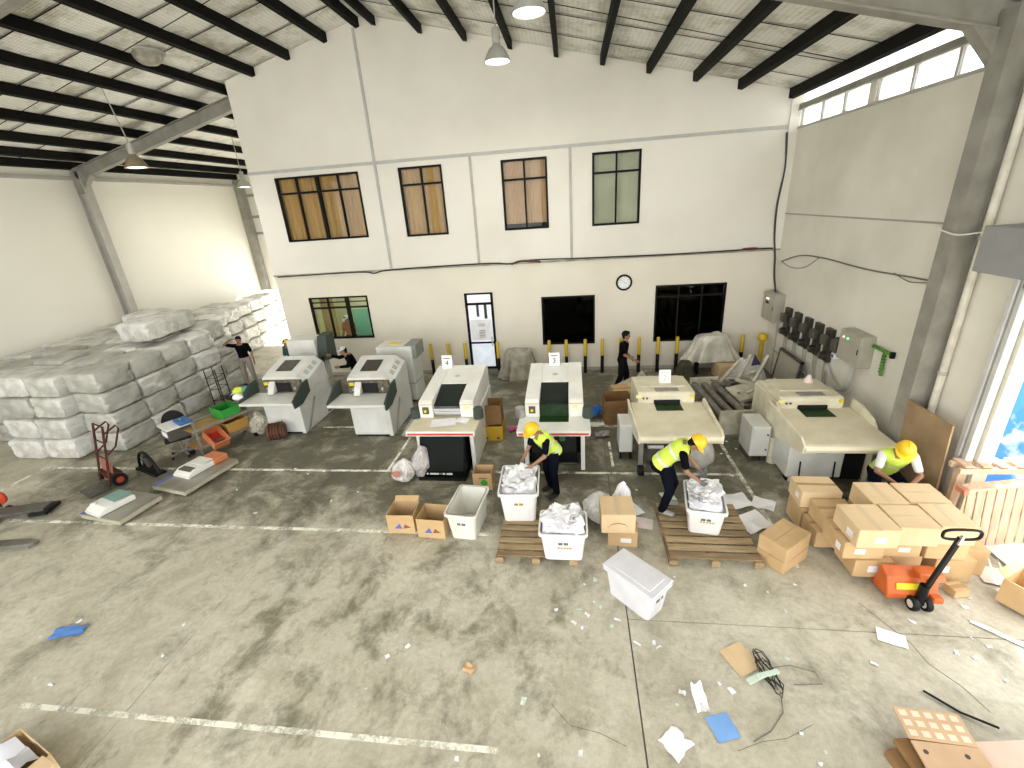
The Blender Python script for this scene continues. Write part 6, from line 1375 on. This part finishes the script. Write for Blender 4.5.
# small scraps
SCR = 'small paper scraps on the floor'
spots = [(0.02, 4.42), (0.12, 4.35), (0.22, 4.55), (0.30, 4.48), (-0.05, 4.22), (0.5, 4.3), (0.42, 4.2), (-0.28, 4.4), (0.1, 4.85), (0.25, 4.95), (0.05, 4.15), (0.9, 4.0), (0.95, 3.95), (0.7, 3.98),
         (1.1, 3.42), (1.02, 3.3), (1.52, 3.55), (1.62, 3.48), (2.35, 3.9), (2.15, 3.1), (2.2, 2.85), (2.3, 2.95), (2.9, 5.0), (2.25, 4.95), (2.5, 4.85), (1.35, 5.05), (1.2, 4.95), (2.6, 4.55),
         (-6.9, 3.8), (-7.2, 3.55), (-7.4, 3.7), (-5.3, 3.85), (-5.2, 3.4), (-6.6, 3.0), (-6.3, 2.95), (-5.9, 2.7), (-8.4, 5.0), (-2.3, 3.6), (-2.1, 3.75), (-2.4, 3.2), (-1.2, 2.6), (-1.0, 2.5), (-0.6, 3.2), (-4.2, 6.9), (-5.3, 7.6), (-5.6, 7.5), (-6.0, 7.7), (-4.6, 6.6), (-6.8, 6.9), (-5.9, 6.2),
         (4.2, 4.1), (4.35, 4.05), (4.5, 4.3), (4.6, 4.2), (4.45, 3.8), (4.0, 4.5), (4.75, 4.75), (4.9, 4.9), (3.25, 3.9), (0.9, 7.3), (1.1, 7.1), (2.9, 7.6), (3.3, 8.6), (3.2, 8.9), (2.95, 8.4), (0.0, 2.75), (0.1, 2.6), (-0.4, 2.7)]
for k, (x, y) in enumerate(spots):
    s1 = rnd.uniform(0.03, 0.10)
    sheet('paper_scrap', 'small torn scrap of pale paper lying on the concrete floor', (x, y, 0), s1, rnd.uniform(0.02, 0.06), rnd.uniform(0, PI), M_PAPER if k % 3 else mat('pale_green_paper', (0.62, 0.72, 0.62)), SCR, 0.012, 'paper', None, k*1.3, True)
# outside the roller door: blue tarp over stacked goods
tarp((8.0, 6.9, 0.0), 2.2, 3.2, 2.6, mat('blue_white_tarp', (0.02, 0.16, 0.50), (0.55, 0.62, 0.7), scale=1.2, rough=0.45, contrast=(0.38, 0.44)), 'blue and white tarpaulin over goods outside the roller door', 6.0, 0.85)
# ================================================================== people
def remeshed(mb, voxel, smooth_it=3):
    me = bpy.data.meshes.new('tmp'); me.from_pydata(mb.v, [], mb.f)
    bm = bmesh.new(); bm.from_mesh(me); bmesh.ops.recalc_face_normals(bm, faces=bm.faces); bm.to_mesh(me); bm.free()
    o = bpy.data.objects.new('tmp', me); COL.objects.link(o)
    md = o.modifiers.new('r', 'REMESH'); md.mode = 'VOXEL'; md.voxel_size = voxel; md.use_smooth_shade = True
    if smooth_it:
        ms = o.modifiers.new('s', 'SMOOTH'); ms.factor = 0.5; ms.iterations = smooth_it
    dg = bpy.context.evaluated_depsgraph_get()
    out = bpy.data.meshes.new_from_object(o.evaluated_get(dg))
    bpy.data.objects.remove(o); bpy.data.meshes.remove(me)
    out.materials.clear(); return out
def cone(mb, a, ra, b, rb, n=12):
    """closed tapered limb with round ends"""
    a, b = Vector(a), Vector(b); d = (b-a); L = max(d.length, 1e-4); d = d/L
    up = Vector((0, 0, 1)) if abs(d.z) < 0.9 else Vector((1, 0, 0)); u = d.cross(up).normalized(); v = d.cross(u)
    rings = []
    for (t, f) in ((-0.97, 0.2), (-0.75, 0.66), (-0.4, 0.92), (0, 1.0)): rings.append((a+d*ra*t, ra*f))
    for (t, f) in ((0, 1.0), (0.4, 0.92), (0.75, 0.66), (0.97, 0.2)): rings.append((b+d*rb*t, rb*f))
    mb.loft([[p+u*r*math.cos(2*PI*k/n)+v*r*math.sin(2*PI*k/n) for k in range(n)] for p, r in rings])
def torso_rings(hip, chest, neck, lat_h, lat_c, grow=0.0, bottom=-0.10, top=1.0, k=18):
    """elliptical sections along a bent spine: (t along spine, half width, half depth)"""
    hip, chest, neck = Vector(hip), Vector(chest), Vector(neck); R = []
    prof = [(-0.22, 0.145, 0.105), (-0.05, 0.165, 0.118), (0.18, 0.150, 0.108), (0.38, 0.138, 0.098), (0.62, 0.158, 0.110), (0.82, 0.172, 0.112), (0.94, 0.150, 0.090), (1.02, 0.090, 0.066)]
    for (t, w, d) in prof:
        if t < bottom-1e-6 or t > top+1e-6: continue
        # quadratic spine through hip, chest (t=.62), neck
        def S(t):
            a = (t-0.62)*(t-1)/((0-0.62)*(0-1)); b = t*(t-1)/((0.62)*(0.62-1)); c = t*(t-0.62)/((1)*(1-0.62))
            return hip*a+chest*b+neck*c
        c0 = S(t); tan = (S(t+0.02)-S(t-0.02)).normalized()
        lat = Vector(lat_h).lerp(Vector(lat_c), max(0, min(1, t))); lat = (lat-tan*lat.dot(tan)).normalized(); fw = tan.cross(lat)
        R.append([c0+lat*(w+grow)*math.cos(2*PI*q/k)+fw*(d+grow)*math.sin(2*PI*q/k) for q in range(k)])
    return R
SKIN = mat('skin_brown', (0.30, 0.16, 0.095), (0.26, 0.135, 0.08), rough=0.55)
def hand(mb, wrist, dirv, palmn, side, curl=0.5):
    d = Vector(dirv).normalized(); n = Vector(palmn); n = (n-d*n.dot(d)).normalized(); s = d.cross(n)*side
    w = Vector(wrist)
    cone(mb, w+d*0.01, 0.026, w+d*0.075+s*0.012, 0.022, 8); cone(mb, w+d*0.01, 0.024, w+d*0.075-s*0.022, 0.019, 8); cone(mb, w+d*0.03, 0.022, w+d*0.08-s*0.004, 0.020, 8)
    for k, (off, ln) in enumerate(((-0.032, 0.060), (-0.011, 0.072), (0.011, 0.078), (0.031, 0.068))):
        b = w+d*0.085+s*off; a1 = curl*0.6; m = b+(d*math.cos(a1)+n*math.sin(a1))*ln*0.5; a2 = curl*1.5
        e = m+(d*math.cos(a2)+n*math.sin(a2))*ln*0.5
        cone(mb, b, 0.0105, m, 0.0095, 6); cone(mb, m, 0.0095, e, 0.008, 6)
    t0 = w+d*0.03+s*0.03; t1 = t0+(d*0.5+s*0.7+n*0.4).normalized()*0.042; t2 = t1+(d*0.85+s*0.15+n*0.45).normalized()*0.035
    cone(mb, t0, 0.015, t1, 0.0115, 6); cone(mb, t1, 0.0115, t2, 0.009, 6)
def person(loc, rz, label, J, shirt, trousers, vest=None, helmet=None, hair=None, mask=None, sleeve=0.55, gloves=None, face=None, up=None, legs=True, skin=SKIN, shoe=None, cap=None, vox=0.0095):
    """J: joints in local metres, y forward. One continuous body surface; clothes, hair and hat are children"""
    r = thing('person', label, 'person', loc, rz)
    g = {k: Vector(v) for k, v in J.items() if isinstance(v, tuple)}
    lat_c = (g['sr']-g['sl']).normalized(); lat_h = (g['hr']-g['hl']).normalized() if legs else lat_c
    fw = Vector(face).normalized(); upv = Vector(up or (0, 0, 1)); upv = (upv-fw*upv.dot(fw)).normalized(); side = fw.cross(upv)
    HR = Matrix((side, fw, upv)).transposed()
    head = g['head']
    body = MB()
    body.loft(torso_rings(g['hip'], g['chest'], g['neck'], lat_h, lat_c, 0.0, -0.22, 1.02))
    cone(body, g['neck']-(g['neck']-g['chest']).normalized()*0.04, 0.058, head-upv*0.06, 0.052)
    body.ell(head+upv*0.02, 0.075, 0.095, 0.112, 16, 11, HR)                       # skull
    body.ell(head-upv*0.055+fw*0.022, 0.055, 0.066, 0.062, 14, 9, HR)               # jaw
    cone(body, head+fw*0.088+upv*0.012, 0.010, head+fw*0.106-upv*0.022, 0.014, 8)    # nose
    for s in (-1, 1): body.ell(head+side*0.076*s-fw*0.005, 0.012, 0.022, 0.032, 8, 6, HR)
    for s, a in ((-1, 'l'), (1, 'r')):
        cone(body, g['s'+a], 0.052, g['e'+a], 0.040); cone(body, g['e'+a], 0.039, g['w'+a], 0.027)
        d = (g['w'+a]-g['e'+a]).normalized(); pn = J.get('p'+a, None)
        hand(body, g['w'+a], J.get('d'+a, d), Vector(pn) if pn else (-lat_c*s), s, J.get('curl', 0.5))
        if legs:
            cone(body, g['h'+a], 0.088, g['k'+a], 0.060); cone(body, g['k'+a], 0.058, g['a'+a], 0.040)
            ft = Vector(J.get('t'+a)); cone(body, g['a'+a]-Vector((0, 0, 0.035)), 0.040, ft, 0.034)
    mobj('body', remeshed(body, vox, 2), skin, r)
    sh = MB(); sh.loft(torso_rings(g['hip'], g['chest'], g['neck'], lat_h, lat_c, 0.014, -0.05, 0.96))
    nb = g['neck'].lerp(g['chest'], 0.22)
    for a in 'lr':
        cone(sh, nb, 0.070, g['s'+a], 0.064)
        e = g['s'+a].lerp(g['e'+a], min(1, sleeve/0.5) if sleeve < 0.5 else 1.0)
        if sleeve < 0.5: cone(sh, g['s'+a], 0.066, e, 0.058)
        else:
            cone(sh, g['s'+a], 0.066, g['e'+a], 0.053)
            if sleeve > 0.5: cone(sh, g['e'+a], 0.052, g['e'+a].lerp(g['w'+a], min(1, (sleeve-0.5)*2)), 0.042)
    mobj('shirt', remeshed(sh, 0.012, 4), shirt, r)
    if legs:
        tr = MB(); tr.loft(torso_rings(g['hip'], g['chest'], g['neck'], lat_h, lat_c, 0.016, -0.22, 0.18))
        for a in 'lr': cone(tr, g['h'+a], 0.104, g['k'+a], 0.078); cone(tr, g['k'+a], 0.076, g['a'+a], 0.064)
        mobj('trousers', remeshed(tr, 0.012, 4), trousers, r)
        for a in 'lr':
            so = MB(); ft = Vector(J['t'+a]); cone(so, g['a'+a]-Vector((0, 0, 0.03)), 0.052, ft, 0.042)
            so.box(0, 0.001, 0, 0.001, 0, 0.001) if False else None
            mobj('shoe', remeshed(so, 0.010, 2), shoe or mat('black_shoe', (0.02, 0.02, 0.02), rough=0.5), r)
    if vest:
        vs_ = torso_rings(g['hip'], g['chest'], g['neck'], lat_h, lat_c, 0.030, -0.05, 0.94)
        ve = MB(); ve.loft(vs_)
        for a, s in (('l', -1), ('r', 1)): cone(ve, g['s'+a]-lat_c*s*0.07, 0.062, g['s'+a]-lat_c*s*0.005, 0.068)
        for a in 'lr': cone(ve, nb, 0.082, nb.lerp(g['s'+a], 0.72), 0.078)
        vo = mobj('safety_vest', remeshed(ve, 0.012, 4), vest, r)
        M_REF = mat('silver_reflective_band', (0.70, 0.72, 0.70), rough=0.3)
        nr = len(vs_)
        for i in (1, nr-3):
            ring = [p for p in vs_[i]]; c = sum(ring, Vector((0, 0, 0)))/len(ring)
            tan = (sum(vs_[i+1], Vector((0, 0, 0)))/len(ring)-c).normalized(); nx = [p+(p-c)*0.06 for p in ring]
            mb = MB(); mb.loft([[p-tan*0.022 for p in nx], [p+tan*0.022 for p in nx]], cap=False)
            mb.build('reflective_band', M_REF, vo, smooth=True)
    if helmet:
        hc = head+upv*0.055-fw*0.008
        prof = [(0.126, -0.004), (0.126, 0.02), (0.118, 0.06), (0.092, 0.10), (0.05, 0.124), (0.006, 0.13)]
        rings = []
        for (rr, hh) in prof: rings.append([hc+side*rr*0.88*math.cos(2*PI*k/24)+fw*rr*math.sin(2*PI*k/24)+upv*hh for k in range(24)])
        ho = MB().loft(rings).build('helmet', helmet, r, smooth=True)
        br = []
        for (f0, hh) in ((0.90, 0.004), (1.0, -0.004), (1.0, -0.012), (0.90, -0.008)):
            ring = []
            for k in range(24):
                a = 2*PI*k/24; front = max(0, math.sin(a)); ext = 0.128*f0+(0.055*front**1.5+0.008)*(1 if f0 == 1.0 else 0)
                ring.append(hc+side*ext*0.9*math.cos(a)+fw*ext*math.sin(a)+upv*(hh-0.012*front*(f0 == 1.0)))
            br.append(ring)
        br.append(br[0]); MB().loft(br, cap=False).build('brim', helmet, ho, smooth=True)
        MB().tube([hc+fw*(0.115*math.cos(t))+upv*(0.135*math.sin(t)) for t in [PI*(0.12+0.76*k/10) for k in range(11)]], 0.009, 6).build('crest', helmet, ho, smooth=True)
    if hair:
        hb = MB(); hb.ell(head+upv*0.040-fw*0.020, 0.087, 0.100, 0.104, 16, 10, HR); hb.ell(head+upv*0.085+fw*0.035, 0.070, 0.062, 0.050, 14, 8, HR); hb.ell(head-fw*0.05-upv*0.03, 0.072, 0.05, 0.06, 12, 8, HR)
        mobj('hair', remeshed(hb, 0.011, 2), hair, r)
    if mask:
        mk = MB(); mk.ell(head-upv*0.045+fw*0.045, 0.062, 0.064, 0.048, 14, 9, HR); mk.build('face_mask', mask, r, smooth=True)
    else:
        MB().ell(head-upv*0.055+fw*0.083, 0.022, 0.008, 0.006, 10, 6, HR).build('mouth', mat('lip_brown', (0.22, 0.08, 0.06)), r, smooth=True)
    for s in (-1, 1): MB().ell(head+upv*0.018+fw*0.088+side*0.031*s, 0.013, 0.008, 0.008, 8, 6, HR).build('eye', mat('eye_dark', (0.02, 0.015, 0.012), rough=0.2), r, smooth=True)
    if gloves:
        for a, s in (('l', -1), ('r', 1)):
            gm = MB(); d = (g['w'+a]-g['e'+a]).normalized(); pn = J.get('p'+a, None)
            hand(gm, g['w'+a], J.get('d'+a, d), Vector(pn) if pn else (-lat_c*s), s, J.get('curl', 0.5))
            gv = remeshed(gm, 0.008, 1)
            for v in gv.vertices: v.co += v.normal*0.004
            mobj('glove', gv, gloves, r)
    if cap:
        MB().ell(head+upv*0.07-fw*0.005, 0.092, 0.106, 0.075, 16, 9, HR).build('cap', cap, r, smooth=True)
        MB().obox(head+upv*0.055+fw*0.12, side*0.06, fw*0.05, upv*0.005).build('cap_peak', cap, r, bevel=0.004)
    return r
M_HAT = mat('yellow_hard_hat', (0.80, 0.52, 0.02), (0.74, 0.47, 0.015), rough=0.3)
M_VEST = mat('lime_vest', (0.66, 0.84, 0.12), (0.56, 0.75, 0.07), scale=6, rough=0.7)
M_HAIR = mat('black_hair', (0.005, 0.004, 0.0035), rough=0.6, spec=0.1)
M_NAVY = mat('navy_cloth', (0.006, 0.007, 0.014), (0.004, 0.005, 0.010), scale=6, rough=0.9, spec=0.05)
M_BLKC = mat('black_cloth', (0.0045, 0.0045, 0.005), (0.003, 0.003, 0.0035), scale=6, rough=0.9, spec=0.05)
M_DENIM = mat('dark_trousers', (0.009, 0.009, 0.011), rough=0.9, spec=0.05)
M_MASK = mat('white_face_mask', (0.75, 0.75, 0.76), rough=0.8)
M_GLOVE = mat('grey_work_glove', (0.12, 0.12, 0.13), rough=0.9)
# upright worker at the tall bin: stands beyond the bin, faces the camera's left, arms down into the paper
person((-0.42, 6.98, 0), 2.25, 'worker in yellow helmet and lime vest standing over the tall bin', dict(
    hip=(0, -0.05, 0.90), chest=(0, 0.12, 1.14), neck=(0, 0.27, 1.31), head=(0, 0.36, 1.40),
    sl=(-0.185, 0.23, 1.25), sr=(0.185, 0.23, 1.25), el=(-0.23, 0.30, 1.00), er=(0.22, 0.32, 1.00), wl=(-0.15, 0.50, 0.87), wr=(0.12, 0.52, 0.87),
    hl=(-0.09, 0, 0.90), hr=(0.09, 0, 0.90), kl=(-0.11, 0.05, 0.48), kr=(0.11, 0.03, 0.48), al=(-0.12, 0, 0.09), ar=(0.12, -0.05, 0.09), tl=(-0.14, 0.15, 0.045), tr=(0.14, 0.10, 0.045)),
    M_NAVY, M_NAVY, M_VEST, M_HAT, None, M_MASK, 0.36, None, (0.10, 0.86, -0.45))
# bending worker on the second pallet
person((1.54, 6.36, 0.143), -1.85, 'worker in yellow helmet bending over the paper bin on the pallet', dict(
    hip=(0, -0.20, 0.88), chest=(0, 0.02, 1.13), neck=(0, 0.18, 1.26), head=(0, 0.28, 1.29),
    sl=(-0.185, 0.13, 1.21), sr=(0.185, 0.13, 1.21), el=(-0.23, 0.20, 0.94), er=(0.23, 0.20, 0.92), wl=(-0.15, 0.38, 0.77), wr=(0.15, 0.40, 0.74),
    hl=(-0.09, -0.12, 0.84), hr=(0.09, -0.12, 0.84), kl=(-0.13, 0.02, 0.46), kr=(0.13, -0.02, 0.46), al=(-0.14, -0.08, 0.09), ar=(0.14, -0.12, 0.09), tl=(-0.16, 0.08, 0.045), tr=(0.16, 0.04, 0.045)),
    M_BLKC, M_NAVY, M_VEST, M_HAT, M_HAIR, None, 0.36, M_GLOVE, (0.0, 0.62, -0.78), (0, 0.78, 0.62), shoe=mat('grey_white_shoe', (0.35, 0.34, 0.32)))
# crouching worker behind the carton stack
person((4.86, 6.62, 0), 2.9, 'worker in white sleeves and lime vest crouching behind the cartons', dict(
    hip=(0, -0.30, 0.62), chest=(0, -0.05, 0.95), neck=(0, 0.12, 1.16), head=(0, 0.22, 1.25),
    sl=(-0.19, 0.08, 1.10), sr=(0.19, 0.08, 1.10), el=(-0.27, 0.22, 0.86), er=(0.26, 0.22, 0.86), wl=(-0.10, 0.42, 0.80), wr=(0.08, 0.42, 0.80),
    hl=(-0.10, -0.30, 0.60), hr=(0.10, -0.30, 0.60), kl=(-0.20, 0.12, 0.55), kr=(0.20, 0.12, 0.55), al=(-0.16, -0.10, 0.09), ar=(0.16, -0.10, 0.09), tl=(-0.18, 0.06, 0.045), tr=(0.18, 0.06, 0.045)),
    mat('white_shirt', (0.72, 0.72, 0.72), rough=0.85), M_NAVY, M_VEST, M_HAT, M_HAIR, mat('dark_face_cover', (0.03, 0.02, 0.018)), 0.34, None, (0.05, 0.80, -0.60))
# man walking behind the cream machine
person((1.30, 11.70, 0), -1.75, 'dark haired man in black clothes walking behind the cream machine', dict(
    hip=(0, 0, 0.95), chest=(0, 0.03, 1.25), neck=(0, 0.05, 1.48), head=(0, 0.08, 1.60),
    sl=(-0.19, 0.05, 1.42), sr=(0.19, 0.05, 1.42), el=(-0.23, 0.02, 1.14), er=(0.24, 0.08, 1.14), wl=(-0.22, 0.20, 0.95), wr=(0.24, 0.32, 1.02),
    hl=(-0.09, 0, 0.93), hr=(0.09, 0, 0.93), kl=(-0.10, 0.12, 0.50), kr=(0.10, -0.02, 0.50), al=(-0.10, 0.10, 0.09), ar=(0.10, -0.18, 0.10), tl=(-0.11, 0.24, 0.045), tr=(0.11, -0.04, 0.045)),
    M_BLKC, M_DENIM, None, None, M_HAIR, None, 0.36, None, (0.0, 1, -0.05))
# man by the bales, one hand raised to his forehead
person((-10.60, 12.72, 0), 3.4, 'man in black shirt and grey trousers shading his eyes beside the bales', dict(
    hip=(0, 0, 0.93), chest=(0, 0.02, 1.22), neck=(0, 0.02, 1.44), head=(0, 0.05, 1.56),
    sl=(-0.19, 0.02, 1.38), sr=(0.19, 0.02, 1.38), el=(-0.26, 0.0, 1.10), er=(0.44, 0.10, 1.46), wl=(-0.30, 0.08, 0.86), wr=(0.20, 0.16, 1.62), pr=(0, -0.3, -1),
    dr=(-0.9, 0.1, 0.1),
    hl=(-0.09, 0, 0.91), hr=(0.09, 0, 0.91), kl=(-0.13, 0.03, 0.49), kr=(0.13, 0.03, 0.49), al=(-0.15, 0, 0.09), ar=(0.15, 0, 0.09), tl=(-0.18, 0.13, 0.045), tr=(0.18, 0.13, 0.045), curl=0.2),
    M_BLKC, mat('grey_trousers', (0.30, 0.27, 0.23), rough=0.85), None, None, M_HAIR, None, 0.36, None, (0.0, 1, -0.02))
# person in a teal shirt and yellow cap behind the first hooded machine
person((-8.80, 12.55, 0), 2.9, 'person in teal shirt and yellow cap behind the bale-side machine', dict(
    hip=(0, 0, 0.88), chest=(0, 0.02, 1.15), neck=(0, 0.04, 1.36), head=(0, 0.08, 1.47),
    sl=(-0.18, 0.04, 1.30), sr=(0.18, 0.04, 1.30), el=(-0.23, 0.06, 1.04), er=(0.23, 0.06, 1.04), wl=(-0.16, 0.26, 0.92), wr=(0.16, 0.26, 0.92),
    hl=(-0.09, 0, 0.86), hr=(0.09, 0, 0.86), kl=(-0.10, 0.03, 0.46), kr=(0.10, 0.03, 0.46), al=(-0.11, 0, 0.09), ar=(0.11, 0, 0.09), tl=(-0.12, 0.13, 0.045), tr=(0.12, 0.13, 0.045)),
    mat('teal_shirt', (0.02, 0.075, 0.07), rough=0.85), M_DENIM, None, None, M_HAIR, None, 0.40, None, (0.1, 1, -0.25), cap=mat('mustard_cap', (0.62, 0.42, 0.06)))
# person in dark clothes and cap working between the two rear units
person((-6.22, 11.55, 0), 2.2, 'person in dark clothes and pale cap reaching into the rear stacker', dict(
    hip=(0, 0, 0.90), chest=(0, 0.08, 1.18), neck=(0, 0.17, 1.38), head=(0, 0.24, 1.49),
    sl=(-0.18, 0.14, 1.32), sr=(0.18, 0.14, 1.32), el=(-0.24, 0.22, 1.10), er=(0.26, 0.34, 1.25), wl=(-0.16, 0.44, 1.10), wr=(0.22, 0.56, 1.36),
    hl=(-0.09, 0, 0.88), hr=(0.09, 0, 0.88), kl=(-0.10, 0.03, 0.47), kr=(0.10, 0.03, 0.47), al=(-0.11, 0, 0.09), ar=(0.11, 0, 0.09), tl=(-0.12, 0.13, 0.045), tr=(0.12, 0.13, 0.045)),
    M_BLKC, M_DENIM, None, None, M_HAIR, None, 0.95, None, (0.0, 1, -0.25), cap=mat('pale_cap', (0.5, 0.5, 0.5)))
# figure seen through the lit office window
person((-7.52, 14.15, 0.32), 3.0, 'person in orange top seen through the lit office window', dict(
    hip=(0, 0, 0.88), chest=(0, 0.04, 1.15), neck=(0, 0.06, 1.36), head=(0, 0.10, 1.47),
    sl=(-0.18, 0.05, 1.30), sr=(0.18, 0.05, 1.30), el=(-0.23, 0.06, 1.04), er=(0.23, 0.06, 1.04), wl=(-0.16, 0.26, 0.92), wr=(0.16, 0.26, 0.92),
    hl=(-0.09, 0, 0.86), hr=(0.09, 0, 0.86), kl=(-0.10, 0.03, 0.46), kr=(0.10, 0.03, 0.46), al=(-0.11, 0, 0.09), ar=(0.11, 0, 0.09), tl=(-0.12, 0.13, 0.045), tr=(0.12, 0.13, 0.045)),
    mat('orange_top', (0.42, 0.14, 0.05), rough=0.85), M_DENIM, None, None, M_HAIR, None, 0.40, None, (0.1, 1, -0.3), cap=mat('white_cap', (0.75, 0.75, 0.7)))
